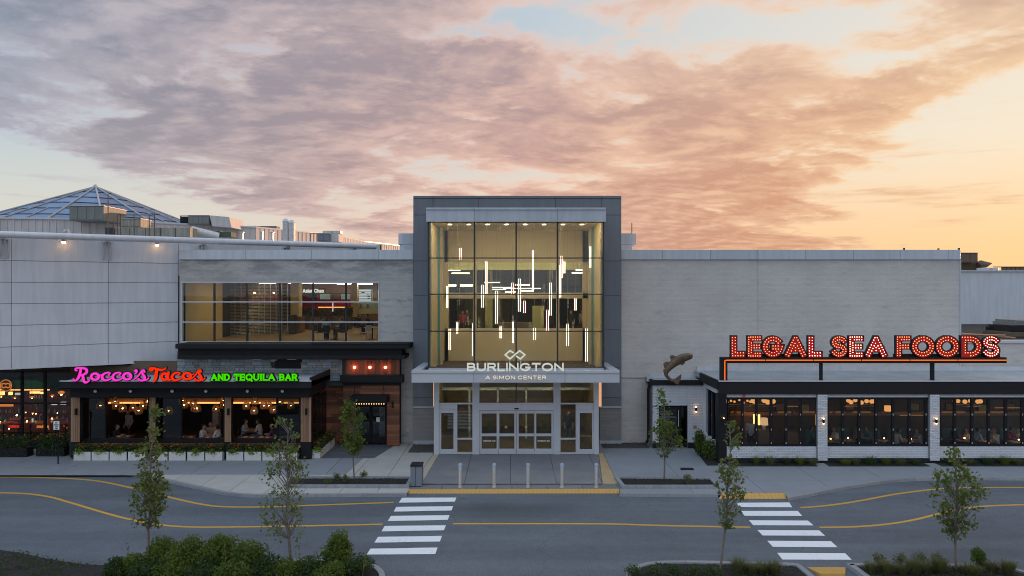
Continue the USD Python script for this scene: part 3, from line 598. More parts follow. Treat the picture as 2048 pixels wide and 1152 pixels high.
# entrance front below the canopy
DE = 35.85
def ebox(parent, name, a, b, c, d, mat, off=0.0, back=.12, bev=.005, **k): return put(parent, name, MB().pbox(a, b, c, d, DE + off, back, bev), mat, **k)
for a, b in ((867.8, 878), (944.8, 958.6), (1107.2, 1121), (1188, 1197.6)): ebox(tower, "post", a, b, 752, 908.6, M["alu"], -.04, .3)
for a, b, m in ((878, 944.8, 0), (958.6, 1107.2, 1032.4), (1121, 1188, 0)):
    ebox(tower, "transom_pane", a, b, 752, 806, M["glass_dark"], .06, .012, 0)
    ebox(tower, "rail", a, b, 806, 808.6, M["alu"])
    if m: ebox(tower, "transom_mullion", m - 1, m + 1, 752, 806, M["mullion"], .02)
def leaf(a, b, top, g, rails=(), handle=None, name="door", bottom=907.8, off=0.0):
    "a framed glass door leaf: g is the glass opening (left, right, top, bottom)"
    d = put(tower, name, MB().pbox(a, g[0], top, bottom, DE + off, .05, .004).pbox(g[1], b, top, bottom, DE + off, .05, .004).pbox(g[0], g[1], top, g[2], DE + off, .05, .004).pbox(g[0], g[1], g[3], bottom, DE + off, .05, .004), M["alu"])
    put(d, "pane", MB().pbox(g[0], g[1], g[2], g[3], DE + off + .02, .012), M["glass_dark"])
    for r in rails: put(d, "rail", MB().pbox(g[0], g[1], r - 2.6, r + 2.6, DE + off - .006, .05), M["alu"])
    if handle:
        h = MB(); h.tube([(X(handle, DE), DE + off - .0, Z(868, DE)), (X(handle, DE), DE + off - .09, Z(868, DE)), (X(handle, DE), DE + off - .09, Z(880, DE)), (X(handle, DE), DE + off, Z(880, DE))], .015, 6)
        put(d, "handle", h, M["steel"]); put(d, "push_bar", MB().pbox(g[0], g[1], 871.3, 873.6, DE + off + .05, .05), M["alu"])
    return d
ebox(tower, "door_header", 878, 913.4, 808.6, 818, M["alu"], .03); ebox(tower, "door_header", 1153, 1188, 808.6, 818, M["alu"], .03)
leaf(878.2, 912.6, 818.4, (882.4, 907, 826, 898), handle=909)
leaf(1153.4, 1187.8, 818.4, (1159.5, 1184, 826, 898), handle=1156)
for a, b in ((914.6, 944.6), (1121.2, 1151.8)):
    ebox(tower, "sidelight_pane", a, b, 808.6, 905, M["glass_dark"], .05, .012, 0)
    ebox(tower, "rail", a, b, 876, 879.2, M["alu"], .02); ebox(tower, "rail", a, b, 904.6, 908, M["alu"], .02)
for q in (913.6, 1152.4): ebox(tower, "door_jamb", q - .9, q + .9, 808.6, 908, M["alu"])
ebox(tower, "slider_header", 958.6, 1107.2, 808.8, 820.4, M["alu"], -.05, .2)
ebox(tower, "door_sensor", 1028.5, 1037.5, 816.2, 818.6, M["black"], -.09, .05)
for a, b, g0, g1, o in ((959, 996.2, 963.4, 993.4, .03), (997, 1031.8, 998.6, 1028.6, 0), (1033, 1068, 1037.4, 1068, 0), (1068.8, 1107, 1072.4, 1102.8, .03)):
    leaf(a, b, 820.8, (g0, g1, 826.8, 897.4), rails=(869.6,), name="sliding_door", off=o)
for x in (1012, 1052.2):
    c = MB(); c.tube([(X(x, DE), DE + .006, Z(854, DE)), (X(x, DE), DE + .012, Z(854, DE))], .07, 14); put(tower, "round_sticker", c, M["tactile"])
for x in (978.5, 1087.5): ebox(tower, "notice_sticker", x - 4, x + 4, 847, 859, M["leaf_dark"], .035, .004, 0)
# vestibule behind the doors
vb = MB(); vb.box(-3.95, 4.38, 43, 43.2, 0, 4.0); vb.box(-4.02, -3.95, DE + .2, 43.2, 0, 3.84); vb.box(4.38, 4.45, DE + .2, 43.2, 0, 3.84)
put(tower, "vestibule_wall", vb, M["tan_wall"]); put(tower, "vestibule_floor", MB().box(-3.95, 4.38, DE + .1, 43, .001, .02), M["brown"])
put(tower, "vestibule_ceiling", MB().box(-3.95, 4.38, 38.3, 43, 3.95, 4.05), M["olive"])
ins = MB()
for x in (-2.4, -.8, .8, 2.4): ins.box(x - .05, x + .05, 39.5, 39.6, 0, 2.9)
ins.box(-3.95, 4.38, 39.5, 39.6, 2.75, 2.9); put(tower, "inner_door_frame", ins, M["alu"])
put(tower, "wood_band", MB().box(-3.9, 4.3, 42.9, 42.98, .9, 1.75), M["post_wood"])
M["strip"] = glow("return_glow", (1.0, .50, .27), .75 * EM)  # glow colour for the warm light that falls on the side returns
for x in (-2.2, 2.2):
    put(tower, "vestibule_light", MB().box(x - 1.2, x + 1.2, 37.2, 37.4, 3.78, 3.82), M["lamp_and_fill"])
for a, b in ((866.4, 867.6), (1197.8, 1203)): put(tower, "light_strip", MB().pbox(a, b, 764, 813, DE + .1, .05), M["strip"])  # warm light on the entrance returns put in as glowing slabs
# ---------------------------------------------------------------- stroke lettering
def arc(cx, cy, rx, ry, a0, a1, n=18):
    a = np.radians(np.linspace(a0, a1, n)); return [(cx + rx * math.cos(t), cy + ry * math.sin(t)) for t in a]
GL = {  # letter: (relative width, centre lines in a unit box)
 "A": (1.0, [[(0, 0), (.5, 1), (1, 0)], [(.19, .33), (.81, .33)]]), "B": (.78, [[(0, 0), (0, 1), (.62, 1)] + arc(.66, .76, .28, .24, 90, -90, 10) + [(0, .52)], [(.6, .52)] + arc(.68, .26, .32, .26, 90, -90, 10) + [(0, 0)]]),
 "C": (.95, [arc(.5, .5, .5, .5, 42, 318, 30)]), "D": (.88, [[(0, 0), (0, 1), (.45, 1)] + arc(.45, .5, .55, .5, 90, -90, 18) + [(0, 0)]]), "E": (.70, [[(1, 1), (0, 1), (0, 0), (1, 0)], [(0, .5), (.92, .5)]]),
 "F": (.68, [[(1, 1), (0, 1), (0, 0)], [(0, .5), (.9, .5)]]), "G": (1.0, [arc(.5, .5, .5, .5, 42, 330, 30) + [(1, .44), (.58, .44)]]), "H": (.85, [[(0, 0), (0, 1)], [(1, 0), (1, 1)], [(0, .5), (1, .5)]]), "I": (.0, [[(0.5, 0), (0.5, 1)]]), "K": (.8, [[(0, 0), (0, 1)], [(1, 1), (.05, .42)], [(.35, .6), (1, 0)]]),
 "L": (.66, [[(0, 1), (0, 0), (1, 0)]]), "M": (1.05, [[(0, 0), (0, 1), (.5, .2), (1, 1), (1, 0)]]), "N": (.88, [[(0, 0), (0, 1), (1, 0), (1, 1)]]), "O": (1.05, [arc(.5, .5, .5, .5, 90, 450, 40)]), "P": (.75, [[(0, 0), (0, 1), (.6, 1)] + arc(.64, .73, .34, .27, 90, -90, 12) + [(0, .46)]]),
 "Q": (1.05, [arc(.5, .5, .5, .5, 90, 450, 40), [(.55, .12), (.98, -.16)]]), "R": (.82, [[(0, 0), (0, 1), (.62, 1)] + arc(.64, .74, .33, .26, 90, -90, 12) + [(0, .48)], [(.55, .48), (1, 0)]]), "S": (.74, [arc(.5, .76, .46, .24, 25, 270, 18) + arc(.5, .26, .48, .26, 90, -155, 18)]), "T": (.80, [[(0, 1), (1, 1)], [(.5, 1), (.5, 0)]]),
 "U": (.85, [[(0, 1), (0, .38)] + arc(.5, .38, .5, .38, 180, 360, 16) + [(1, 1)]]), "V": (.95, [[(0, 1), (.5, 0), (1, 1)]]), "Y": (.9, [[(0, 1), (.5, .45), (1, 1)], [(.5, .45), (.5, 0)]])}
def glyph(ch, w, h, t, serif=0.0):
    "(outline, centre lines) of a capital in the box (0..w, 0..h) with strokes t wide"
    lines = [[(t / 2 + u * (w - t), t / 2 + v * (h - t)) for u, v in l] for l in GL[ch][1]]
    if ch == "I": lines = [[(w / 2, t / 2), (w / 2, h - t / 2)]]
    s = unary_union([LineString(l).buffer(t / 2, cap_style=3, join_style=2, mitre_limit=2.2) for l in lines])
    s = s.intersection(sbox(-.02 * w, -.3 * h if ch == "Q" else 0, 1.04 * w, h))
    if serif:
        for l in lines:
            for p in (l[0], l[-1]):
                if p[1] < .6 * t + .01 * h or p[1] > h - .62 * t:
                    yy = 0 if p[1] < h / 2 else h - serif * .55
                    if ch in "ANDTUILBRE" and not (ch == "E"): s = s.union(sbox(max(p[0] - serif * 1.15, -.25 * t), yy, min(p[0] + serif * 1.15, w + .3 * t), yy + serif * .55))
        if ch in "DBREI": s = s.union(sbox(-.4 * t, 0, t * 1.1, serif * .5)).union(sbox(-.4 * t, h - serif * .5, t * 1.1, h))
        if ch in "ET":
            for xx in ((w - .22 * t,) if ch == "E" else (.22 * t, w - .22 * t)): s = s.union(sbox(xx - .22 * t, h - 2.0 * t, xx + .22 * t, h)) if ch == "T" else s.union(sbox(xx - .22 * t, 0, xx + .22 * t, 1.7 * t)).union(sbox(xx - .22 * t, h - 1.6 * t, xx + .22 * t, h))
    return s, lines
def word(text, px0, px1, py0, py1, D, t, gap, serif=0.0):
    "letters of a word spread between two pixel columns: list of (char, shape in x, z)"
    h = Z(py0, D) - Z(py1, D); T_ = t * h; total = X(px1, D) - X(px0, D)
    rel = [GL[c][0] if c != " " else -1 for c in text]; n = len(text); spaces = rel.count(-1)
    fixed = sum(T_ for c in text if c != " ") * .55 + gap * h * (n - 1 - spaces) + spaces * .5 * h
    k = (total - fixed) / sum(r for r in rel if r > 0); x, out = 0.0, []
    for c, r in zip(text, rel):
        if r < 0: x += .5 * h; continue
        w = r * k + .55 * T_
        if c == "I": w = T_ * (1.5 if serif else 1)
        s, l = glyph(c, w, h, T_, serif * h); out.append((c, affinity.translate(s, X(px0, D) + x, Z(py1, D)))); x += w + gap * h
    ex = X(px0, D) + x - gap * h; f = total / (ex - X(px0, D))
    return [(c, affinity.scale(s, f, 1, origin=(X(px0, D), 0))) for c, s in out]
DS = 34.26
sg = thing("entrance_sign", "pale BURLINGTON letters with linked diamond emblem on the white canopy", "sign", at=(0, DS, z1c))
for c, s in word("BURLINGTON", 934, 1127.5, 726, 742.4, DS, .19, .17): put(sg, "letter", MB().sheet(s, DS - .02, DS + .08), M["lit_white"])
def pz(pts, D): return [(X(a, D), Z(b, D)) for a, b in pts]
k = 1 / 4.115; lg = [[(935, 272), (905, 252), (866, 287), (905, 320), (985, 253), (1028, 287), (990, 320), (955, 296)]]
for l in lg: put(sg, "emblem", MB().sheet(LineString(pz([(800 + a * k, 640 + b * k) for a, b in l], DS)).buffer(.038, cap_style=2, join_style=2, mitre_limit=3), DS, DS + .06), M["lit_white"])
for x in (1019, 1041): put(sg, "emblem_post", MB().pbox(x - .8, x + .8, 716, 730, DS + .03, .03), M["alu"])
s2 = thing("lit_sign", "small glowing A SIMON CENTER letters on the canopy front", "sign", at=(0, DC, Z(758, DC)))
for c, s in word("A SIMON CENTER", 970.8, 1092.2, 751, 758.6, DC, .17, .24):
    l = put(s2, "letter", MB().sheet(s, DC - .06, DC - .02), M["halo_letter"]); put(l, "back", MB().sheet(s.buffer(.006), DC - .02, DC - .001), M["joint"])
for x in (978.6, 1087.5):                                   # small lettering on the lower door panes
    d = thing("door_decal", f"small white lettering on the lower {'left' if x < 1030 else 'right'} sliding door pane", "decal", at=(X(x, DE), DE, Z(883.5, DE)))
    for q in (0, 1): put(d, "word", MB().sheet(unary_union([s for c, s in word("BURLINGTON MALL", x - 12, x + 12, 880, 883.5, DE, .24, .2)][10 * q:10 + 10 * q]), DE + .024, DE + .028), M["white_letter"])
# ---------------------------------------------------------------- left: brick wing with the food court
DL = 38.5
wing = thing("food_court_wing", "stained pale brick wing with a long lit window above the taco restaurant", "building", at=(X(590, DL), DL, 0))
w = MB(); w.pbox(359, 826, 519.5, 563.5, DL, .35); w.pbox(758.4, 829, 563.5, 888, DL, .35); w.pbox(359, 758.4, 684.6, 700, DL, .35); w.pbox(359, 362.2, 563.5, 684.6, DL, .35)
put(wing, "brick_wall", w, M["brick_dirty"])
put(wing, "wall", MB().box(X(359, DL), X(829, DL), DL + .36, 64, Z(519, DL) - .5, Z(519, DL) - .3).box(X(359, DL), X(829, DL), 63.8, 64, 5, 10).box(X(359, DL), X(360, DL), DL + .36, 64, 5, 9.7).box(X(829, DL) - .1, X(829, DL) + .2, DL + .36, 64, 0, 9.7).box(X(359, DL), X(829, DL), DL + .36, 64, 5.1, 5.2), M["joint"])
for a, b in ((357.4, 491.6), (491.6, 623), (623, 757.7), (757.7, 826.2)): put(wing, "parapet_panel", MB().pbox(a + .3, b - .3, 499.8, 519, DL - .08, .5, .005), M["panel"])
for i in range(131): # soldier course over the window, brick by brick
    a = 362 + i * 3.03; put(wing, "brick", MB().pbox(a + .25, a + 2.85, 554, 562.8, DL - (.012 if i % 7 else .004), .03), M["brick_dirty"])
put(wing, "window_frame", MB().pbox(361.5, 758.4, 563.3, 566.2, DL - .03, .2).pbox(361.5, 758.4, 682.6, 685.2, DL - .03, .2).pbox(361.5, 364, 566.2, 682.6, DL - .03, .2).pbox(756.6, 758.6, 566.2, 682.6, DL - .03, .2), M["alu"])
mx = [364, 428, 493.6, 559.5, 625.7, 691.5, 756.6]; ry = [566.2, 603.8, 644.2, 682.6]
for r in ry[1:3]: put(wing, "transom", MB().pbox(364, 756.6, r - 1.2, r + 1.2, DL - .02, .12), M["alu"])
for c in mx[1:6]: put(wing, "mullion", MB().pbox(c - 1.5, c + 1.2, 566.2, 682.6, DL + .02, .16), M["mullion"])
for i in range(6):
    for j in range(3): put(wing, "window_pane", MB().pbox(mx[i] + .5, mx[i + 1] - .5, ry[j] + .8, ry[j + 1] - .8, DL + .08, .012), M["glass"])
FZ, CZ = 5.42, 9.0
fx0, fx1 = X(361, DL) + .1, X(829, DL) - .15
put(wing, "food_court_floor", MB().box(fx0 - 6, fx1, DL + .2, 63.5, FZ - .1, FZ), M["tan_floor"])
put(wing, "food_court_ceiling", MB().box(fx0 - 6, fx1, DL + .36, 63.5, CZ, CZ + .1), M["cream"])
iw = MB()
iw.box(X(340, 43.0), X(416.5, 43.6), 43.6, 43.8, FZ, CZ); iw.box(fx1 - .1, fx1, DL + .36, 63.5, FZ, CZ); iw.box(fx0, fx0 + .1, DL + .36, 43.6, FZ, CZ)
put(wing, "inner_wall", iw, M["cream"])
put(wing, "back_wall", MB().box(fx0 - 6, fx1, 63.0, 63.3, FZ, CZ), M["cream"])
dr = put(wing, "service_door", MB().pbox(368.5, 384.5, 614, 678.5, 43.52, .06), M["mullion"], label="dark green service door with two narrow panes in the cream wall")
put(dr, "door_frame", MB().pbox(366.5, 368.5, 612, 678.5, 43.5, .1).pbox(384.5, 386.5, 612, 678.5, 43.5, .1).pbox(366.5, 386.5, 610.5, 613, 43.5, .1), M["olive"])
for a in (371, 378.5): put(dr, "pane", MB().pbox(a, a + 3.4, 627, 640, 43.5, .03), M["brown"])
# roller grille in front of a closed counter
sh = thing("roller_grille", "closed roller grille across the left shop counter in the food court", "roller grille", at=(X(495, 45.5), 45.5, FZ))
A0, A1 = np.array([X(417, 44.6), 44.6]), np.array([X(578, 47.6), 47.6]); sl = MB()
for i in range(38):
    z = FZ + .02 + i * .094; sl.tube([(*A0, z), (*A1, z)], .018, 4)
put(sh, "slats", sl, M["galv"], kind="stuff"); ch = MB()
for f in np.linspace(0.02, .98, 14): p = A0 * (1 - f) + A1 * f; ch.box(p[0] - .022, p[0] + .022, p[1] - .025, p[1] + .02, FZ, CZ)
put(sh, "links", ch, M["galv"], kind="stuff")
ux = (A1 - A0) / np.linalg.norm(A1 - A0); nrm = np.array([-ux[1], ux[0]])
bk = MB(); bk.poly(Polygon([A0 + nrm * 1.2, A1 + nrm * 1.2, A1 + nrm * 1.3, A0 + nrm * 1.3]), FZ, CZ); put(sh, "shop_back", bk, M["brown"])
for f in (.25, .6, .85):
    p = A0 * (1 - f) + A1 * f + nrm * .8; put(sh, "inner_lamp", MB().ball((p[0], p[1], 8.2), .07, 1), M["warm"])
st = thing("shop_lettering", "dim red script lettering behind the roller grille", "sign", at=(*(A0 * .5 + A1 * .5), 7.3))
tm = meshkit.text_mesh("SaladCafe", .62, .03, True); ln = tm.vertices[:, 0].max(); f0 = .37
v = tm.vertices; P = A0 + (A1 - A0) * f0
q = np.c_[P[0] + ux[0] * v[:, 0] * 2.9 / ln + nrm[0] * (.25 - v[:, 2]), P[1] + ux[1] * v[:, 0] * 2.9 / ln + nrm[1] * (.25 - v[:, 2]), 7.5 + v[:, 1]]
mb = MB(); mb.add(q, tm.faces); put(st, "letter", mb, M["red_wall"])
put(wing, "column", MB().pbox(581, 597.5, 566, 634, 48.5, .8), M["cream"]); put(wing, "column_wrap", MB().box(X(580.6, 48.4), X(601, 48.4), 48.38, 49.4, FZ, Z(633, 48.4)), M["post_wood"])
solo("waste_bin", MB().box(X(580, 47.2), X(590, 47.2), 47.0, 47.6, FZ, Z(632, 47.2)).box(X(579.6, 47.2), X(590.4, 47.2), 46.97, 47.63, Z(632, 47.2), Z(630, 47.2)), M["mullion"], "dark bin unit standing in front of the cream column in the food court", "waste bin")
# the far counter with its lit sign
ct = thing("food_counter", "food court counter with red back wall and lit menu boards", "food counter", at=(X(650, 58), 58, FZ))
DX = 59.0
put(ct, "red_back", MB().pbox(597, 701, 586.5, 622, DX, .2), M["red_wall"]); put(ct, "header", MB().pbox(597, 701, 570, 586, DX - .3, .3), M["cream"])
for a, b, m in ((618, 634, "mullion"), (640, 660, "lcd"), (661, 680, "olive"), (682, 700, "lcd")):
    if "lcd" not in M: M["lcd"] = glow("menu_board", (.45, .62, .5), .30 * EM)
    put(ct, "menu_board", MB().pbox(a, b, 588, 598.5, DX - .1, .08), M[m])
put(ct, "counter", MB().pbox(600, 700, 615, 648, 56.5, .8), M["red_wall"]); put(ct, "counter_light", MB().pbox(636, 700, 613.9, 614.7, 56.7, .1), M["cove"])
put(ct, "pillar", MB().pbox(702, 714, 566, 634, 56, .7), M["cream"])
sgn = thing("shop_sign", "lit Asian Chao sign over the food court counter", "sign", at=(X(626, 56), 56, Z(586, 56)))
put(sgn, "sign_box", MB().pbox(601.6, 650.5, 576.5, 586.6, 56, .3), M["brown"])
M["letter_w"] = glow("white_sign_letter", (1.0, .93, .78), 1.0 * EM)
tm = meshkit.text_mesh("Asian Chao", Z(578, 56) - Z(585, 56), .03, True); sx = (X(648, 56) - X(605.5, 56)) / tm.vertices[:, 0].max(); v = tm.vertices
put(sgn, "letter", MB().add(np.c_[X(605.5, 56) + v[:, 0] * sx, 55.99 - v[:, 2], Z(585, 56) + v[:, 1]], tm.faces), M["letter_w"])
M["daywin"] = glow("pale_lit_window", (.86, .92, .92), .62 * EM)
bw = thing("kitchen_screen", "bright pale screen with dark branch pattern at the right end of the food court", "screen", at=(X(730, 60), 60, FZ))
put(bw, "lit_pane", MB().pbox(714, 757, 579, 603, 60.2, .05), M["daywin"]); gr = MB()
for y in (583, 586.6, 590, 593.6, 597, 600): gr.tube([(X(714, 60), 60.1, Z(y, 60)), (X(745, 60), 60.1, Z(y + RNG.uniform(-.7, .7), 60))], .02, 4)
for x in (716.5, 743): gr.tube([(X(x, 60), 60.1, Z(579, 60)), (X(x, 60), 60.1, Z(603, 60))], .035, 4)
for _ in range(7):
    x, y = RNG.uniform(720, 738), RNG.uniform(584, 600); gr.tube([(X(x, 60), 60.08, Z(y, 60)), (X(x + 3, 60), 60.08, Z(y - 1.3, 60)), (X(x + 6.5, 60), 60.08, Z(y - 1, 60))], .025, 4)
put(bw, "branch_lattice", gr, M["black"], kind="stuff")
M["greenlit"] = plain("pale_green_wall", (.55, .62, .42), .6)
put(bw, "kitchen_wall", MB().pbox(713, 757, 603, 617, 61, .2), M["greenlit"])
put(bw, "counter", MB().pbox(714, 757, 617, 627.5, 57, .6), M["greenlit"]); put(bw, "counter_base", MB().pbox(697, 757, 627.5, 652, 56.8, .7), M["post_wood"])
put(bw, "post", MB().pbox(745, 754, 566, 603, 59, .4), M["cream"])
for i, (x0, x1, y, D) in enumerate(((518, 549, 568.6, 46), (577, 582, 568.8, 50), (585, 655, 570.2, 50), (656, 702, 570.4, 50), (674, 702, 567.6, 56), (714, 744, 570.4, 50), (714, 744, 567.4, 56))):
    t = thing("fluorescent_fitting", ("lone ceiling light above the roller grille", "small square ceiling light left of the cream column", "long ceiling light left over the Asian Chao sign", "ceiling light right of the Asian Chao sign", "farther ceiling light beyond the red counter", "ceiling light in front of the bright screen", "farther ceiling light near the bright screen")[i] + " in the food court", "ceiling light", at=(X(x0, D), D, CZ))
    put(t, "lamp", MB().box(X(x0, D), X(x1, D), D, D + .25, CZ - .16, CZ - .12), M["lin_lamp"]); put(t, "housing", MB().box(X(x0, D) - .02, X(x1, D) + .02, D - .02, D + .27, CZ - .12, CZ - .005), M["cream"])
for i, (x, y) in enumerate(((-13, 41), (-9.5, 41), (-16, 41), (-12, 46), (-9, 49), (-16, 42.2))):
    put(wing, "recessed_light", MB().box(x - .6, x + .6, y - .15, y + .15, CZ - .02, CZ + .01), M["lin_lamp"])  # out-of-view ceiling panels added to brighten the food court
def leaf_cloud(pts, size, normal_jit=1.0, aspect=.6, up=.3):
    "one folded leaf (two triangles pairs) at each point"
    n = len(pts); d = RNG.normal(size=(n, 3)); d[:, 2] = d[:, 2] * normal_jit - up * .5; d /= np.linalg.norm(d, axis=1, keepdims=True)
    r = RNG.normal(size=(n, 3)); s = np.cross(d, r); s /= np.linalg.norm(s, axis=1, keepdims=True); nn = np.cross(d, s)
    z = (np.asarray(size) * RNG.uniform(.65, 1.3, n))[:, None]; p = np.asarray(pts)
    a, b, c, e = p, p + d * z * .5 + s * z * aspect * .5 + nn * z * .1, p + d * z, p + d * z * .5 - s * z * aspect * .5 + nn * z * .1
    v = np.stack([a, b, c, e], 1).reshape(-1, 3); i = np.arange(n)[:, None] * 4
    return v, np.vstack([i + [0, 1, 2], i + [0, 2, 3]])
def blob_points(c, rad, n):
    u = RNG.normal(size=(n, 3)); u /= np.linalg.norm(u, axis=1, keepdims=True); return np.array(c) + u * (RNG.uniform(.35, 1, n) ** .6)[:, None] * np.array(rad)
for i, (a, b, y, D) in enumerate(((598, 617, 622, 53), (618, 660, 625, 52), (663, 688, 624, 52.5), (690, 702, 622, 53.5))):
    t = thing("planter_divider", ("leftmost leafy planter behind the food court column", "wide leafy planter divider under the Asian Chao sign", "leafy planter divider left of the blue-white strip light", "small leafy planter at the right end of the divider row")[i], "planter", at=(X(a, D), D, FZ))
    put(t, "box", MB().box(X(a, D), X(b, D), D, D + .5, FZ, Z(y + 8, D)), M["brown"]); f = MB()
    pts = np.c_[RNG.uniform(X(a, D), X(b, D), 260), RNG.uniform(D, D + .5, 260), RNG.uniform(Z(y + 9, D), Z(y, D) + .2, 260)]
    f.add(*leaf_cloud(pts, .22)); put(t, "foliage", f, M["leaf_dark"], kind="stuff")
solo("strip_light", MB().tube([(X(665.5, 52), 52, Z(623, 52)), (X(665.5, 52), 52, Z(603, 52))], .045, 6), M["daywin"], "upright blue-white strip light in the middle of the food court", "strip light")
# ---------------------------------------------------------------- cornice, slate wall and wooden portal over the taco restaurant
DSL = 37.6
taco = thing("taco_restaurant", "single-storey taco restaurant with black fascia, wood posts and open windows", "building", at=(X(390, 35), 35, 0))
for (a, b, u, v, D, bk) in ((350.5, 818, 688, 697.6, 36.9, 1.6), (357, 803.6, 697.6, 710.6, 37.15, 1.3), (354.5, 810, 710.6, 718, 36.98, 1.5), (622, 818.5, 686.5, 688, 36.86, .5)):
    put(taco, "cornice", MB().pbox(a, b, u, v - .15, D, bk, .008), M["black_soft"])
put(taco, "wall", MB().box(X(140, DSL), X(354, DSL), DSL + .06, DSL + .2, 3.25, 4.3).box(X(354, DSL), X(690, DSL), DSL + .06, DSL + .3, 3.25, 5.1), M["joint"])
sy = 718.5; cnt = 0                                       # slate stones, one by one
while sy < 757:
    hgt = RNG.choice([4.4, 5.4, 6.4]); x = 355 + RNG.uniform(-8, 0)
    while x < 684:
        wd = RNG.uniform(8, 21); a, b = max(x, 354), min(x + wd, 684)
        if b - a > 2.5 and not (549 < (a + b) / 2 < 602 and 720 < sy + hgt / 2 < 738) and cnt < 296:
            put(taco, "stone", MB().pbox(a + .25, b - .25, sy + .2, sy + hgt - .2, DSL - RNG.uniform(.005, .035), .08, .006), SLATE[RNG.choice(4, p=[.38, .3, .2, .12])]); cnt += 1
        x += wd
    sy += hgt
put(taco, "brick_backing", MB().pbox(140, 354, 722, 757, DSL, .06), M["brown"])
vt = put(taco, "vent_frame", MB().pbox(550, 601, 721.6, 737, DSL - .06, .09), M["black"])
for i in range(7): put(vt, "louvre", MB().pbox(552, 599, 723.3 + i * 1.9, 724.4 + i * 1.9, DSL - .09, .04), M["black_soft"])
for a in (505, 575): put(taco, "light_bar", MB().pbox(a, a + 17, 718.6, 719.8, 37.3, .1), M["alu"])
# roof and stepped fascia
DFa = 34.0; zf = Z(762, DFa); xr = X(622.5, DFa); xl = X(120, DFa)
rb = MB(); rb.add([(xl, DFa + .1, zf - .02), (xr, DFa + .1, zf - .02), (xr, DSL, zf - .13), (xl, DSL, zf - .13), (xl, DFa + .1, zf - .3), (xr, DFa + .1, zf - .3), (xr, DSL, zf - .3), (xl, DSL, zf - .3)], [(0, 1, 2), (0, 2, 3), (4, 6, 5), (4, 7, 6), (0, 4, 5), (0, 5, 1), (1, 5, 6), (1, 6, 2), (2, 6, 7), (2, 7, 3), (3, 7, 4), (3, 4, 0)])
put(taco, "roof", rb, M["roof"])
put(taco, "roof_edge", MB().box(xl, xr, DFa - .02, DFa + .1, zf - .03, zf + .012), M["alu"])
put(taco, "fascia", MB().box(xl, xr, DFa, DFa + .1, Z(778, DFa), zf - .032), M["black_soft"]); put(taco, "fascia", MB().box(xr - .1, xr, DFa + .1, DSL, Z(778, DFa), zf + .16), M["black_soft"])
put(taco, "lower_fascia", MB().box(X(140, 34.5), X(618, 34.5), 34.5, 34.6, Z(795, 34.5), Z(777, 34.5)), M["black_soft"]); put(taco, "soffit", MB().box(xl, xr, DFa, DSL, Z(777.5, DFa) - .02, Z(777.5, DFa) + .02), M["black_soft"])
put(taco, "lower_fascia", MB().box(X(618, 34.5) - .1, X(618, 34.5), 34.6, DSL, Z(795, 34.5), Z(777, 34.5)), M["black_soft"])
for i, x in enumerate((191, 261.3, 344.6, 412, 495, 565)):
    g = thing("globe_lamp", f"unlit white globe lamp on the taco restaurant fascia, {ORD[i]} from the left", "lamp", at=(X(x, 34.4), 34.4, Z(782.5, 34.4)))
    put(g, "globe", MB().ball((X(x, 34.35), 34.35, Z(782.3, 34.35)), .075, 2), M["white_letter"], smooth=True); put(g, "arm", MB().tube([(X(x, 34.5), 34.5, Z(781, 34.5)), (X(x, 34.35), 34.38, Z(782.3, 34.35))], .02, 6), M["black"])
# posts clad with upright boards
for i, (a, b) in enumerate(((142, 160), (298.8, 311), (449.5, 462.5), (601.5, 622.5))):
    n = 4 if b - a > 15 else 3; D = 34.75
    put(taco, "post_core", MB().pbox(a + .5, b - .5, 793, 915, D + .02, .3), M["black_soft"])
    for k in range(n):
        u, v = a + (b - a) * k / n, a + (b - a) * (k + 1) / n; put(taco, "post_board", MB().pbox(u + .2, v - .2, 794, 884, D, .03, .003), M["post_wood"])
    put(taco, "post_base", MB().pbox(a - .3, b + .3, 884, 916, D - .02, .36, .006), M["black"])
    put(taco, "wall_lamp", MB().pbox((a + b) / 2 - 1.7, (a + b) / 2 + 1.7, 817, 830, D - .1, .1), M["black"])
# bays
DBy = 35.05; zs = Z(878, DBy)
bays = [(160, 298.8, (165, 209.5), 212), (311, 449.5, (317, 361), 363), (462.5, 601.5, (555, 598), 553)]
for i, (a, b, g, sp) in enumerate(bays):
    put(taco, "sill", MB().pbox(a, b, 877.5, 886, DBy, .25), M["black"]); put(taco, "sill_board", MB().pbox(a, b, 886, 892, DBy - .02, .05), M["plank_up"]); put(taco, "bay_wall", MB().pbox(a, b, 892, 914, DBy, .2), M["black_soft"])
    put(taco, "window_pane", MB().pbox(g[0], g[1], 797, 876, DBy + .08, .012), M["glass_dark"])
    put(taco, "window_frame", MB().pbox(g[0] - 2.5, g[0], 795, 877.5, DBy, .12).pbox(g[1], g[1] + 2.5, 795, 877.5, DBy, .12).pbox(g[0], g[1], 795, 797.2, DBy, .12), M["black"])
    e = (b - 2.5, b) if g[0] < (a + b) / 2 else (a, a + 2.5)
    put(taco, "folding_frame", MB().pbox(e[0], e[1], 795, 877.5, DBy, .12), M["black"])
    put(taco, "head", MB().pbox(a, b, 790, 795, DBy, .2), M["black"])
# side glazing
xs = X(621, 34.8)
for k in range(4):
    y0 = 35.3 + k * .62; put(taco, "side_pane", MB().box(xs - .03, xs - .015, y0, y0 + .56, .9, Z(796, DBy)), M["glass_dark"]); put(taco, "side_mullion", MB().box(xs - .06, xs, y0 + .56, y0 + .62, .2, Z(796, DBy)), M["black"])
put(taco, "side_base", MB().box(xs - .1, xs - .02, 35.1, DSL, 0, .9), M["black_soft"])
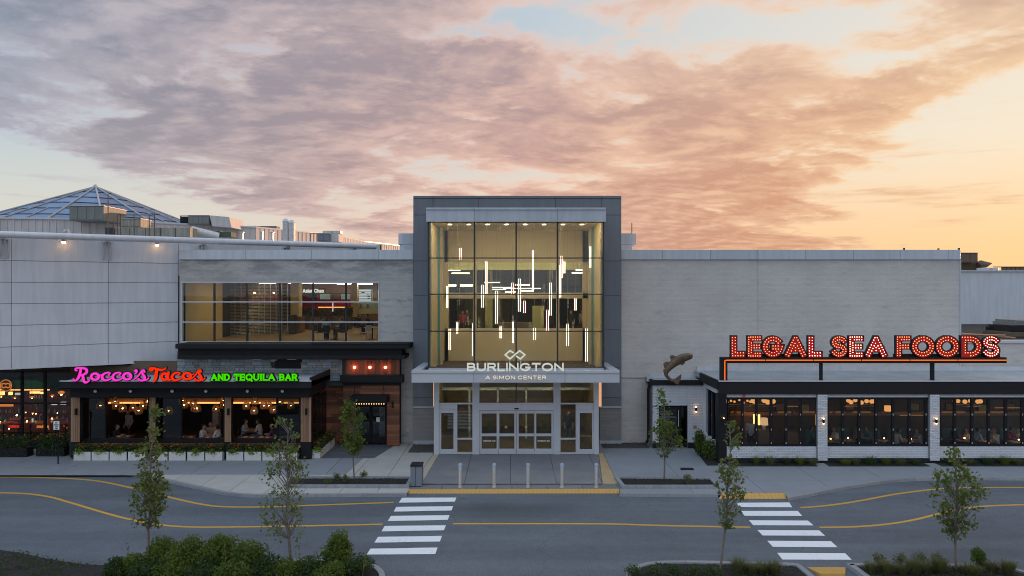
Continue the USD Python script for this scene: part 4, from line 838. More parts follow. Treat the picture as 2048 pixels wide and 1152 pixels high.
# dining room
rx0, rx1 = X(141, 35.2), xs - .12
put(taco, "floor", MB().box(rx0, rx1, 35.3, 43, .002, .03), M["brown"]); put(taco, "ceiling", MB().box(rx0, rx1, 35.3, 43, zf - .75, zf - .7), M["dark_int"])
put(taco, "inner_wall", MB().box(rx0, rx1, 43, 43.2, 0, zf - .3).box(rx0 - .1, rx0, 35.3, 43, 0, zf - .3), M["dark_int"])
for i, (a, b) in enumerate(((214, 300), (364, 449), (464, 600))):
    put(taco, "cove_panel", MB().pbox(a, b, 796, 806, 38.6, .05), M["post_wood"]); put(taco, "cove_light", MB().pbox(a, b, 805.3, 806.6, 38.5, .06), M["cove"])
put(taco, "inner_column", MB().pbox(425, 437, 826, 878, 39.5, .4), M["ledge_stone"])
basket = [("first", 231, 803, 37.6), ("first", 232.5, 812, 36.9), ("first", 246, 816.5, 36.3), ("first", 266.5, 815, 37.0), ("first", 278, 821, 36.2), ("first", 286.5, 812, 36.8), ("first", 296, 802, 37.8), ("first", 201, 811, 36.7),
          ("second", 366, 801.5, 38), ("second", 369, 810, 37), ("second", 387, 807, 37.4), ("second", 389.5, 816, 36.6), ("second", 394.5, 816.5, 36.2), ("second", 432.3, 817.5, 36.4), ("second", 447.5, 801.5, 37.9), ("second", 447.8, 810, 37.1), ("second", 338, 821.5, 36.4),
          ("third", 493, 812, 36.7), ("third", 510, 803, 37.6), ("third", 508.5, 821, 36.0), ("third", 528, 811, 36.9), ("third", 537.5, 811, 37.3), ("third", 547.5, 819, 36.3), ("third", 560, 803.5, 37.7), ("third", 582, 811, 36.8)]
M["basket"] = plain("woven_basket", (.42, .24, .11), .8, var=.3, scale=20)
bnum = {}
for (bay, x, y, D) in basket:
    n = bnum[bay] = bnum.get(bay, 0) + 1; cx, cz = X(x, D), Z(y, D)
    t = thing("basket_pendant", f"woven basket pendant lamp in the {bay} bay of the taco restaurant, {ORD[n - 1]} listed left to right" if False else f"woven basket pendant lamp, {ORD[n - 1]} from the left in the taco restaurant's {bay} bay", "pendant lamp", "basket pendants in the taco restaurant", at=(cx, D, cz))
    h = MB(); prof = [(.10, .20), (.15, .12), (.185, 0), (.19, -.09), (.165, -.17)]
    for k in range(13):                                    # woven strands
        an = k * 2 * math.pi / 13; h.tube([(cx + r * math.cos(an), D + r * math.sin(an), cz + q) for r, q in prof], .012, 4, False)
    for r, q in prof + [(.172, .06), (.19, -.045), (.18, -.13)]: h.tube([(cx + r * math.cos(u), D + r * math.sin(u), cz + q) for u in np.linspace(0, 2 * math.pi, 13)], .010, 4, False)
    put(t, "basket", h, M["basket"]); put(t, "bulb", MB().ball((cx, D, cz), .045, 1), M["warm"]); put(t, "cord", MB().tube([(cx, D, cz + .19), (cx, D, zf - .72)], .008, 4), M["black"])
# portal of upright and level boards, awning and doors
DP = 37.7
put(taco, "portal_core", MB().pbox(687, 799, 718, 811, DP + .05, .6).pbox(687, 712.5, 811, 890, DP + .05, .6).pbox(773.5, 799, 811, 890, DP + .05, .6), M["black_soft"])
for i in range(14):
    a = 686 + i * 8.1; put(taco, "upright_board", MB().pbox(a + .15, a + 7.95, 719, 750.5, DP, .06, .003), M["plank_up"])
put(taco, "portal_cornice", MB().pbox(680, 806, 750.5, 765, DP - .35, .5, .01), M["black_soft"]); put(taco, "portal_cornice", MB().pbox(687, 800, 765, 770.5, DP - .15, .3), M["black_soft"])
yy = 770.5
while yy < 890.5:
    hh = 6.05; xs_ = [686.5, 799]
    if yy > 806: segs = [(686.5, 712.3), (773.7, 799)]
    else:
        c = RNG.uniform(705, 780); segs = [(686.5, c), (c, 799)]
    for a, b in segs: put(taco, "level_board", MB().pbox(a + .15, b - .15, yy + .15, min(yy + hh, 890.8) - .1, DP - RNG.uniform(0, .012), .06, .003), M["plank_red"])
    yy += hh
put(taco, "side_wall", MB().pbox(640, 687, 768, 888, 38.26, .2), M["joint"]); yy = 769
while yy < 887:
    c = RNG.uniform(648, 678)
    for a, b in ((640, c), (c, 687)): put(taco, "level_board", MB().pbox(a + .15, b - .15, yy + .15, yy + 5.8, 38.2, .06, .003), M["plank_red"])
    yy += 5.95
for i, x in enumerate((709.8, 740.5, 771.3)):
    t = thing("red_lamp", f"glowing red-orange lamp on the wooden portal, {('leftmost', 'middle', 'rightmost')[i]} of three", "lamp", at=(X(x, DP), DP, Z(734.4, DP)))
    put(t, "bulb", MB().ball((X(x, DP), DP - .09, Z(734.4, DP)), .075, 2), M["redlamp"]); put(t, "socket", MB().tube([(X(x, DP), DP - .03, Z(734.4, DP)), (X(x, DP), DP, Z(734.4, DP))], .05, 10), M["black"])
for a, b in ((713, 741.6), (742.6, 773.2)):
    d = put(taco, "door", MB().pbox(a, a + 3, 811, 886, DP + .25, .06).pbox(b - 3, b, 811, 886, DP + .25, .06).pbox(a + 3, b - 3, 811, 814, DP + .25, .06).pbox(a + 3, b - 3, 874, 886, DP + .25, .06), M["black"]); put(d, "pane", MB().pbox(a + 3, b - 3, 814, 874, DP + .28, .012), M["glass_dark"])
put(taco, "door_recess", MB().pbox(700, 786, 806, 892, DP + 2.5, .1), M["dark_int"]); put(taco, "door_notice", MB().pbox(752.5, 759.5, 834.5, 843.5, DP + .262, .006), M["white_letter"])
aw = thing("awning", "black hung awning with a row of small bulbs over the wooden portal door", "awning", at=(X(737, DP), DP, Z(800, DP)))
ax0, ax1 = X(700, 36.8), X(773, 36.8); zt_, zb_ = Z(793, 36.8), Z(806.5, 36.8)
put(aw, "roof_plate", MB().box(ax0, ax1, 36.8, DP - .01, zt_ - .05, zt_), M["black"])
put(aw, "valance", MB().box(ax0, ax1, 36.77, 36.8, zb_, zt_).box(ax0, ax0 + .03, 36.8, DP - .02, zb_, zt_ - .052).box(ax1 - .03, ax1, 36.8, DP - .02, zb_, zt_ - .052), M["black"])
for x in (708, 765): put(aw, "hanger_rod", MB().tube([(X(x, 36.9), 36.9, zt_), (X(x + 2, DP), DP - .02, Z(773, DP))], .015, 6), M["black"])
M["small_bulb"] = glow("small_warm_bulb", (1.0, .55, .20), 3.0 * EM)
for i in range(15):
    x = X(698.5 + i * 4.95, 36.79); put(aw, "bulb", MB().ball((x, 36.79, zb_ - .03), .026, 1), M["small_bulb"])
put(taco, "portal_lamp", MB().pbox(783.5, 786.5, 803, 816, DP - .1, .1), M["black"])
solo("electric_meter", MB().pbox(812, 818, 857, 864, DL - .06, .06).tube([(X(815, DL), DL - .1, Z(860.5, DL)), (X(815, DL), DL - .06, Z(860.5, DL))], .06, 10), M["galv"], "small metal outlet box low on the brick pier beside the wooden portal", "outlet box")
# script sign
def brush(pts, ws, D, o=(140, 725), k=7.314):
    p = np.array(pts, float); ws = np.array(ws, float); t = np.linspace(0, 1, len(p)); tt = np.linspace(0, 1, 8 * len(p))
    from scipy.interpolate import make_interp_spline
    q = make_interp_spline(t, p, k=min(3, len(p) - 1))(tt); r = np.interp(tt, t, ws) / 2 * .80
    return unary_union([unary_union([Point(*q[i]).buffer(r[i], 6), Point(*q[i + 1]).buffer(r[i + 1], 6)]).convex_hull for i in range(len(q) - 1)])
def script_letters():
    def c(dx): return [brush([(598 + dx, 160), (560 + dx, 146), (505 + dx, 165), (478 + dx, 210), (500 + dx, 250), (545 + dx, 258), (600 + dx, 238), (636 + dx, 205)], [14, 26, 32, 38, 36, 30, 22, 12], 0), Point(578 + dx, 178).buffer(12)]
    def o(x, y, tail=True): 
        s = [LineString(arc(x, y, 56, 46, 0, 360, 30)).buffer(14.5)]
        if tail: s.append(brush([(x + 40, y - 28), (x + 75, y - 22), (x + 105, y - 34)], [22, 16, 12], 0))
        return s
    def s(dx): return [brush([(945 + dx, 242), (985 + dx, 215), (1030 + dx, 165), (1062 + dx, 118), (1088 + dx, 112), (1098 + dx, 140)], [18, 18, 20, 24, 24, 18], 0), brush([(1068 + dx, 120), (1072 + dx, 165), (1098 + dx, 205), (1098 + dx, 245), (1060 + dx, 262), (1015 + dx, 252)], [26, 30, 36, 36, 30, 22], 0), Point(1012 + dx, 238).buffer(12), brush([(1085 + dx, 258), (1128 + dx, 252), (1158 + dx, 222)], [26, 20, 12], 0)]
    pink = [[brush([(165, 100), (158, 150), (135, 215), (105, 255), (75, 262), (60, 238)], [34, 38, 40, 30, 24, 16], 0), brush([(112, 112), (92, 112), (92, 88), (130, 78), (190, 80), (245, 98), (252, 140), (215, 172), (160, 188)], [16, 20, 26, 30, 34, 38, 38, 34, 24], 0), brush([(170, 185), (200, 210), (208, 260), (232, 288), (268, 280), (298, 248)], [30, 38, 40, 38, 26, 12], 0)],
            o(375, 205), c(0), c(155), o(845, 200, False), [Point(972, 118).buffer(20), brush([(985, 120), (976, 150), (950, 165)], [26, 18, 8], 0)], s(0)]
    red = [[LineString(arc(1196, 100, 20, 17, 0, 360, 20)).buffer(10), brush([(1172, 95), (1195, 76), (1240, 84), (1300, 102), (1365, 104), (1412, 72)], [14, 22, 32, 38, 30, 8], 0), brush([(1278, 100), (1268, 180), (1258, 240), (1228, 284)], [46, 46, 42, 10], 0)],
           [LineString(arc(1392, 205, 46, 46, 0, 360, 30)).buffer(15), brush([(1450, 142), (1438, 200), (1448, 248), (1500, 238)], [34, 38, 34, 18], 0)], c(1020), o(1718, 198), s(825)]
    return pink, red
DSG = 33.93
def to_world(s): 
    k = 7.314; return affinity.affine_transform(s, [DSG / F / k, 0, 0, -DSG / F / k, X(140, DSG), Z(725, DSG)])
sgp = thing("script_sign", "glowing script sign in pink and orange-red on the taco restaurant roof edge", "sign", at=(X(280, DSG), DSG, zf))
for grp, m in zip(script_letters(), ("pink", "orange")):
    for parts in grp:
        s = to_world(unary_union(parts)).buffer(.004).simplify(.003)
        l = put(sgp, "letter", MB().sheet(s, DSG - .06, DSG - .02), M[m]); put(l, "backing", MB().sheet(s.buffer(.03), DSG - .02, DSG + .1), M["black"])
sgg = thing("green_sign", "glowing green AND TEQUILA BAR letters on the taco restaurant roof edge", "sign", at=(X(508, DSG), DSG, zf))
for a, b, wd in ((422.8, 460.5, "AND"), (468.3, 550.5, "TEQUILA"), (559.3, 595, "BAR")):
    for c, s in word(wd, a, b, 747.3, 761, DSG, .22, .10, .16):
        l = put(sgg, "letter", MB().sheet(s, DSG - .06, DSG - .02), M["green"]); put(l, "backing", MB().sheet(s.buffer(.045, join_style=2), DSG - .02, DSG + .1), M["black"])
# white planter boxes
boxes = [148, 184, 220, 256.5, 301.5, 338, 375, 411, 453, 489, 525, 561]
plants = []
def planter(x0, x1, y0, y1, h, label, rz=None):
    t = thing("planter_box", label, "planter", "white planter boxes around the taco restaurant", at=((x0 + x1) / 2, y0, 0))
    m = MB(); e = .02; m.box(x0, x1, y0, y0 + e, .01, h); m.box(x0, x1, y1 - e, y1, .01, h); m.box(x0, x0 + e, y0 + e, y1 - e, .01, h); m.box(x1 - e, x1, y0 + e, y1 - e, .01, h)
    put(t, "box", m, M["white_box"]); put(t, "soil", MB().box(x0 + e, x1 - e, y0 + e, y1 - e, .02, h - .05), M["mulch"]); plants.append((x0, x1, y0, y1, h, label))
for i, x in enumerate(boxes):
    D = 34.45; planter(X(x, D), X(x + 33.5, D), D, D + .27, Z(903.6, D) + .0, f"white planter box in the front row, {ORD[i]} from the left")
    if i not in (3, 7): solo("divider_post", MB().pbox(x + 34.2, x + 35.8, 903, 917.5, D + .02, .2), M["black_soft"], f"dark divider post right of the {ORD[i]} front planter box from the left", "post")
for i in range(3):
    y0 = 34.9 + i * .98; planter(X(621, 34.6), X(637, 34.6), y0, y0 + .93, .42, f"white planter box along the taco restaurant's right side, {('nearest', 'middle', 'farthest')[i]} of three")
for i, (x0, x1, y0, y1, h, lb) in enumerate(plants):
    lbl = lb.replace("white planter box", "").strip(" ,").replace("along the taco restaurant's right side", "on the right side").replace("in the front row", "front row")
    cx, cy = (x0 + x1) / 2, (y0 + y1) / 2; wx, wy = x1 - x0, y1 - y0; n = 420
    t = thing("marigold_plant", f"bushy orange marigolds in the planter {lbl}", "flowers", at=(cx, cy, h - .05))
    pts = np.c_[RNG.uniform(x0, x1, n), RNG.uniform(y0, y1 + .1, n), h + RNG.uniform(-.02, 1, n) ** 1.3 * .36]
    put(t, "foliage", MB().add(*leaf_cloud(pts, .10)), M["leaf_dark"]); f = MB()
    for _ in range(RNG.integers(9, 20)):
        c = (RNG.uniform(x0, x1), RNG.uniform(y0, y1), h + RNG.uniform(.14, .38)); f.ball(c, RNG.uniform(.022, .042), 1, (1, 1, .6))
    put(t, "blossoms", f, M["marigold"], kind="stuff")
    px = cx + RNG.uniform(-.2, .2) * wx; t = thing("trailing_vine", f"lime green vine trailing over the planter {lbl}", "vine", at=(px, y0, h))
    pts = np.c_[RNG.normal(px, .13, 110), y0 + RNG.uniform(-.07, .10, 110), h + RNG.normal(.02, .07, 110)]
    put(t, "foliage", MB().add(*leaf_cloud(pts, .085, aspect=.9)), M["leaf_lime"])
# ---------------------------------------------------------------- far left: curved-looking panel wing
def DW(px, d0=34.68): return d0 * 115.0 / (115.0 - .0334 * px)
PA, PB = np.array([X(0, DW(0)), DW(0)]), np.array([X(748, DW(748)), DW(748)])
uw = (PB - PA) / np.linalg.norm(PB - PA); nw = np.array([uw[1], -uw[0]])   # out of the wall, towards the camera
def PW(s, o=0.0): return PA + uw * s + nw * o
pwing = thing("panel_wing", "pale panelled mall wing with a round pipe along its top edge", "building", at=(PA[0], PA[1], 0))
s23 = np.linalg.norm(np.array([X(23, DW(23)), DW(23)]) - PA); step = 4.18
zj = [H - (738 - 580) * DW(0) / F + i * 1.076 for i in range(7)]; zj[-1] = 11.28
lp = np.linalg.norm(PB - PA); s357 = np.linalg.norm(np.array([X(356.5, DW(356.5)), DW(356.5)]) - PA)
def wall_box(mb, s0, s1, o0, o1, z0, z1):
    q = [PW(s0, o0), PW(s1, o0), PW(s1, o1), PW(s0, o1)]; return mb.poly(Polygon(q), z0, z1)
put(pwing, "wall", wall_box(wall_box(MB(), -6, s357 + .3, -.35, -.035, zj[0], zj[-1]), s357 + .3, lp + .5, -.35, -.035, 9.15, zj[-1]), M["joint"])
edges = [s23 + step * k for k in (-2, -1, 0, 1)] + [s357]
for j in range(6):
    for a, b in zip(edges[:-1], edges[1:]): put(pwing, "panel", wall_box(MB(), a + .01, b - .01, -.035, 0, zj[j] + (.012 if j else 0), zj[j + 1] - .012), M["panel"])
put(pwing, "panel", wall_box(MB(), s357 + .01, lp + .4, -.035, 0, 9.2, zj[-1] - .012), M["panel"])
put(pwing, "bottom_trim", wall_box(MB(), -6, s357, -.06, .02, zj[0] - .045, zj[0] - .002), M["alu"])
def pipe_pt(s, z): return (*PW(s, .62), z)
zp = Z(468.5, DW(0) - .55)
put(pwing, "pipe", MB().tube([pipe_pt(s, zp) for s in np.linspace(-6, lp - .1, 24)], .165, 16), M["panel"], smooth=40)
ks = [np.linalg.norm(np.array([X(q, DW(q)), DW(q)]) - PA) for q in (8, 214, 405, 573, 705)]
for s in ks:
    b = put(pwing, "bracket", MB().poly(Polygon([PW(s - .2, .02), PW(s + .2, .02), PW(s + .08, .56), PW(s - .08, .56)]), zp - .22, zp - .12), M["alu"])
    m = MB(); c0, c1 = PW(s, .02), PW(s, .55)
    for o in (-.17, .17):
        a_, b_ = PW(s + o, .015), PW(s + o * .4, .5); m.tube([(*a_, zp - 1.12), (*b_, zp - .2)], .03, 6); m.tube([(*a_, zp - 1.12), (*a_, zp - .15)], .03, 6)
    put(b, "strut", m, M["alu"]); put(b, "plate", wall_box(MB(), s - .2, s + .2, .002, .02, zp - 1.15, zp - .12), M["parapet"])
for i, q in enumerate((128, 313)):
    s = np.linalg.norm(np.array([X(q, DW(q)), DW(q)]) - PA); c = PW(s, .38)
    t = thing("wall_washer", f"warm wall washer under the pipe, {('left', 'right')[i]} of two", "lamp", at=(*c, zp - .25))
    put(t, "hood", MB().tube([(*c, zp - .12), (*c, zp - .26)], [.10, .13], 12, False), M["alu"]); put(t, "bulb", MB().ball((*c, zp - .27), .10, 1), M["warm"])
# the storefront recessed below it
M["shelf_glow"] = glow("amber_shelf_glow", (1.0, .36, .07), .9 * EM); M["red_glow"] = glow("red_counter_glow", (1.0, .07, .03), .55 * EM); M["rust"] = plain("rust_red_wall", (.22, .05, .03), .6)
BOT = [plain(f"bottle_{k}", c, .15, spec=.6) for k, c in (("amber", (.40, .15, .02)), ("green", (.05, .30, .10)), ("clear", (.55, .60, .62)), ("red", (.45, .03, .03)))]
bb = thing("back_bar", "lit back bar with bottle shelves deep in the dark storefront", "back bar", at=(X(40, 43.6), 43.6, 0))
put(bb, "back_panel", MB().pbox(-90, 150, 783, 862, 44.2, .1), M["rust"])
for r, y in enumerate((797, 812, 826, 840)):
    put(bb, "shelf", MB().pbox(-80, 138, y, y + 1, 43.6, .4), M["brown"])
    for k in range(9):
        x = RNG.uniform(-20, 130); put(bb, "shelf_light", MB().pbox(x, x + RNG.uniform(4, 12), y - 1.2, y - .3, 43.9, .05), M[("shelf_glow", "shelf_glow", "red_glow", "cove")[RNG.integers(4)]])
    for k in range(34):
        x = -40 + k * 5.2 + RNG.uniform(-1.5, 1.5); hh = RNG.uniform(.18, .32); c = (X(x, 43.7), 43.7); z0_ = Z(y, 43.6) + .005
        put(bb, "bottle", MB().cyl(*c, z0_, z0_ + hh * .62, .042, 7).cyl(*c, z0_ + hh * .62, z0_ + hh, .016, 6), BOT[RNG.integers(4)])
put(bb, "counter", MB().pbox(-90, 140, 846, 864, 41.2, .7), M["rust"]); put(bb, "counter_glow", MB().pbox(-90, 138, 845, 846, 41.15, .05), M["red_glow"])
for i in range(12):
    x, y, D = RNG.uniform(-20, 134), RNG.uniform(812, 860), RNG.uniform(38.2, 41); M_ = ("shelf_glow", "red_glow", "warm")[i % 3]
    put(bb, "candle_light", MB().ball((X(x, D), D, Z(y, D)), RNG.uniform(.025, .05), 1), M[M_])
sf = thing("bar_storefront", "dark glazed bar front with warm lamps under the panelled wing", "storefront", at=(X(50, 37), 37, 0))
DSf = 37.0
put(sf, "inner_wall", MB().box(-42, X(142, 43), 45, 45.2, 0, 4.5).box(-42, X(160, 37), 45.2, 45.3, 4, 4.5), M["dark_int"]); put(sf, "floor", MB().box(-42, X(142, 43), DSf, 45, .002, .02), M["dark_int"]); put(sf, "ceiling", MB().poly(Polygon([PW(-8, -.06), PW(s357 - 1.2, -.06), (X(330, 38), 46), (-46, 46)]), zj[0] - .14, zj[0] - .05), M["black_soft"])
for a, b in ((-90, -36), (-36, 41), (45, 87), (91, 141)): put(sf, "window_pane", MB().pbox(a, b, 745, 893, DSf, .012), M["glass_bar"])
for c in (-38, 43, 89): put(sf, "mullion", MB().pbox(c - 2, c + 2, 742, 893, DSf - .05, .14), M["black"])
put(sf, "transom", MB().pbox(-90, 141, 805, 808, DSf - .04, .1), M["black"]); put(sf, "base", MB().pbox(-90, 141, 880, 896, DSf - .04, .14), M["black_soft"])
aw2 = thing("green_canopy", "green rounded canopy over the bar counter inside the dark storefront", "canopy", at=(X(50, 40), 40, Z(778, 40)))
prof = [(X(-40, 40), Z(779, 40)), (X(100, 40), Z(779, 40)), (X(92, 40), Z(774, 40)), (X(84, 40), Z(764, 40)), (X(72, 40), Z(760.5, 40)), (X(-40, 40), Z(760.5, 40))]
M["green_cloth"] = plain("green_canopy_cloth", (.05, .30, .09), .7)
for x in (-10, 40, 80): put(sf, "canopy_spot", MB().ball((X(x, 39.2), 39.2, 4.2), .06, 1), M["warm"])  # spots added above the view to brighten the green cloth
put(aw2, "cloth", MB().sheet(Polygon(prof), 40, 41.5), M["green_cloth"]); put(aw2, "valance_light", MB().pbox(-40, 98, 779.5, 780.5, 40.1, .1), M["cove"])
rs = thing("round_sign", "round orange sign with script emblem on the green canopy", "sign", at=(X(12, 39.8), 39.8, Z(771, 39.8)))
M["orange_dim"] = glow("orange_sign_glow", (1.0, .28, .04), .8 * EM); M["red_dim"] = glow("red_sign_glow", (1, .05, .03), .8 * EM)
put(rs, "disc", MB().tube([(X(12, 39.8), 39.9, Z(771, 39.8)), (X(12, 39.8), 39.82, Z(771, 39.8))], .33, 20), M["brown"]); put(rs, "emblem", MB().sheet(LineString(arc(X(8, 39.8), Z(771, 39.8), .13, .12, 40, 320)).buffer(.03).union(LineString(arc(X(16, 39.8), Z(771, 39.8), .13, .12, -140, 140)).buffer(.03)), 39.79, 39.81), M["orange_dim"])
put(rs, "ring", MB().sheet(LineString(arc(X(12, 39.8), Z(771, 39.8), .32, .32, 0, 360, 40)).buffer(.02), 39.79, 39.82), M["orange_dim"])
lamps = [(123, 785, 39, "wide red-orange lamp right of the green canopy", .16), (105, 791, 39.5, "round orange lamp under the right end of the green canopy", .09), (64, 794, 39.3, "small orange lamp in the middle of the dark storefront", .09), (30, 795, 39.6, "small yellow lamp at the left of the dark storefront", .07), (3, 792, 39.5, "lamp at the left picture edge in the storefront", .07), (66, 826, 41, "low orange lamp in the middle of the storefront", .07), (52, 824, 41.3, "low faint lamp left of the middle of the storefront", .06)]
for x, y, D, lb, r in lamps:
    t = thing("hanging_lamp", lb, "lamp", at=(X(x, D), D, Z(y, D))); put(t, "shade", MB().ball((X(x, D), D, Z(y, D)), r, 2, (1, 1, .6)), M["orange_dim"]); put(t, "bulb", MB().ball((X(x, D), D, Z(y, D) - r * .6), r * .4, 1), M["warm"]); put(t, "cord", MB().tube([(X(x, D), D, Z(y, D) + r * .5), (X(x, D), D, 4.3)], .008, 4), M["black"])
for i, (a, b, y0, y1, D, m) in enumerate(((0, 8, 783, 790, 43, "cove"), (17, 24, 784, 790, 43, "cove"), (30, 46, 786, 790, 43, "daywin"), (60, 79, 783, 787, 43, "cove"), (81, 92, 784, 788, 43, "cove"), (103, 113, 805.5, 810, 43, "daywin"), (121, 131, 804, 809, 43, "daywin"), (0, 25, 805, 813, 43, "orange_dim"))):
    solo("light_box", MB().pbox(a, b, y0, y1, D, .1), M[m], f"small lit back-bar panel deep in the dark storefront, {ORD[i]} in reading order", "light box")
for tx, a, b, y0, y1, m in (("LUNCH", 18, 38, 766.5 + 84, 771.5 + 84, "red_dim"), ("DINNER", 74, 98, 851, 856, "orange_dim")):
    t = thing("window_lettering", f"{'red' if m == 'red_dim' else 'orange'} {tx} lettering low in the dark storefront window", "sign", at=(X(a, 38), 38, Z(y1, 38)))
    for c, s in word(tx, a, b, y0, y1, 38, .24, .12): put(t, "letter", MB().sheet(s, 38, 38.03), M[m])
for i, (x, D) in enumerate(((8, 38.8), (38, 40), (62, 39), (92, 38.8), (112, 39.8), (132, 39))):
    t = thing("bar_table", f"bar table with red-orange top in the dark storefront, {ORD[i]} from the left", "table", at=(X(x, D), D, 0))
    put(t, "table_top", MB().box(X(x, D) - .45, X(x, D) + .45, D - .35, D + .35, 1.02, 1.07), M["rt"] if "rt" in M else M.setdefault("rt", plain("red_table", (.55, .09, .03), .3))); put(t, "leg", MB().cyl(X(x, D), D, .02, 1.02, .04, 8), M["black"]); put(t, "glassware", MB().cyl(X(x, D) + .1, D, 1.07, 1.25, .04, 8), M["daywin"] if i == 2 else M["galv"])
    if i % 2 == 0: put(t, "candle", MB().ball((X(x, D) - .15, D - .1, 1.12), .035, 1), M["warm"])
for i, (a, b, y0, y1) in enumerate(((-90, 60, 35.2, 36.0), (74, 140, 35.35, 36.9))):
    hx0, hx1 = X(a, 35.4), X(b, 35.4) - (0 if i == 0 else .25); t = thing("hedge_planter", f"dark hedge in a planter before the bar front, {'longer one at the left edge' if i == 0 else 'angled one behind the no parking sign'}", "hedge", at=((hx0 + hx1) / 2, y0, 0))
    put(t, "box", MB().box(hx0, hx1, y0, y0 + .5, 0, .45), M["black"]); n = 2400
    put(t, "foliage", MB().add(*leaf_cloud(np.c_[RNG.uniform(hx0, hx1, n), RNG.uniform(y0 - .05, y0 + .55, n), RNG.uniform(.08, 1.05, n)], .11)), M["leaf_dark"]); f = MB()
    for _ in range(10): f.ball((RNG.uniform(hx0, hx1), y0, RNG.uniform(1.0, 1.15)), .035, 1)
    put(t, "blossoms", f, M["marigold"], kind="stuff")
t = thing("parking_sign", "white NO PARKING ANY TIME sign on a thin dark post", "sign", at=(X(115.5, 33.8), 33.8, 0)); D = 33.8
put(t, "plate", MB().pbox(107.2, 119, 842, 859.6, D, .01), M["white_letter"]); put(t, "post", MB().cyl(X(115.8, D), D + .04, 0, Z(843, D), .03, 8), M["black"])
for r, tx in enumerate(("NO", "PARKING", "ANY", "TIME")):
    wd = {0: 2.0, 1: 4.6, 2: 2.6, 3: 3.2}[r]
    put(t, "lettering", MB().sheet(unary_union([s for c, s in word(tx, 113.1 - wd, 113.1 + wd, 844.2 + r * 3.8, 847 + r * 3.8, D, .2, .16)]), D - .004, D - .001), M["mullion"])
# ---------------------------------------------------------------- right: long brick wing
DR_ = 38.5
rw = thing("brick_wing", "long pale brick mall wing without windows behind the red-lettered restaurant", "building", at=(X(1580, DR_), DR_, 0))
b = MB(); b.pbox(1239, 1515.6, 519.5, 889, DR_, .4); b.pbox(1516.2, 1921, 519.5, 889, DR_, .4); put(rw, "brick_wall", b, M["brick"])
put(rw, "expansion_joint", MB().pbox(1515.6, 1516.2, 519.5, 889, DR_ + .02, .3), M["mortar"]); put(rw, "corner_trim", MB().pbox(1919.6, 1922.4, 519.5, 735, DR_ - .03, .5), M["parapet"])
put(rw, "wall", MB().box(X(1239, DR_), X(1921, DR_), DR_ + .4, 58, 0, Z(519, DR_) - .4), M["panel"])
pj = [1239, 1325.5, 1420.5, 1516, 1611.5, 1706.8, 1802, 1897.5, 1922.4]
for a, c in zip(pj[:-1], pj[1:]): put(rw, "parapet_panel", MB().pbox(a + .3, c - .3, 499.6, 519, DR_ - .08, .5, .005), M["parapet"])
put(rw, "wall_trim", MB().pbox(1243, 1303, 755.2, 756.6, DR_ - .02, .05), M["mortar"])
for x, y in ((1269, 870), (1263, 880)): put(rw, "wall_cap", MB().tube([(X(x, DR_), DR_ - .05, Z(y, DR_)), (X(x, DR_), DR_, Z(y, DR_))], .05, 10), M["galv"])
for x, y in ((1809, 498), (1878, 498.5), (1919, 498)): put(rw, "roof_spike", MB().pbox(x - 1.2, x + 1.2, y - 2, y + 2, DR_ + .2, .1), M["mullion"])
lw = thing("low_brick_wing", "lower brick wing with pale coping at the right picture edge", "building", at=(X(2000, DR_), DR_, 0))
put(lw, "brick_wall", MB().pbox(1922.6, 2300, 686, 889, DR_ + .1, .4), M["brick"]); put(lw, "coping", MB().pbox(1922.6, 2300, 681, 686, DR_ + .02, .6), M["alu"])
put(lw, "roof", MB().box(X(1921, 38.5) + .05, 60, DR_ + .6, 60.8, Z(684, DR_) - .3, Z(684, DR_) - .1), M["black_soft"])
gv = thing("gravel_box", "white gravel border and stones along the brick wall foot right of the entrance", "gravel", kind="stuff"); m = MB()
for x0, x1, y0, y1 in ((4.85, 7.3, 37.2, 38.4), (-5.35, -3.95, 36.2, 37.9)):
    m.box(x0, x1, y0, y1, -.02, .02)
    for _ in range(420): m.ball((RNG.uniform(x0, x1), RNG.uniform(y0, y1), .02), RNG.uniform(.03, .07), 0, (1.2, 1, .6))
M["gravel"] = plain("dark_gravel", (.12, .11, .10), .9, var=.5, scale=10, island=.4)
put(gv, "stones", m, M["gravel"])
# ---------------------------------------------------------------- right restaurant
sea = thing("seafood_restaurant", "white brick restaurant with black fascia and dark folding windows", "building", at=(X(1740, 33.9), 33.9, 0))
DF_ = 33.9; zr = Z(762, DF_); xe = 34.0
put(sea, "roof", MB().box(X(1438, DF_), xe, DF_ + .12, DR_ - .02, zr - .3, zr - .02), M["roof"]); put(sea, "roof_upstand", MB().pbox(1394, 2400, 733.2, 742, DR_ - .12, .11), M["panel"]); put(sea, "roof_edge", MB().box(X(1438, DF_) - .02, xe, DF_ - .05, DF_ + .12, zr - .03, zr + .01), M["alu"])
put(sea, "fascia", MB().box(X(1438, DF_), xe, DF_ - .03, DF_ + .1, Z(788.5, DF_), zr - .032), M["black_soft"])
fl = MB(); xw = X(1437, DF_); fl.box(xw - .02, xw + .08, DF_ + .1, 37.3, Z(780, DF_), zr + .01); put(sea, "fascia", fl, M["black_soft"])
put(sea, "corner_column", MB().pbox(1437, 1453.5, 788.5, 927, DF_, .5, .01), M["black"])
put(sea, "wall_core", MB().box(X(1453, DF_), xe, DF_ + .12, DF_ + .3, 0, Z(893, DF_)).box(X(1453, DF_), xe, DF_ + .12, DF_ + .3, Z(796, DF_), zr - .4), M["mortar"]); put(sea, "dark_base", MB().box(X(1453, DF_), xe, DF_ - .0, DF_ + .12, 0, Z(917, DF_)), M["black_soft"])
nb = [0]; rest_b = MB()
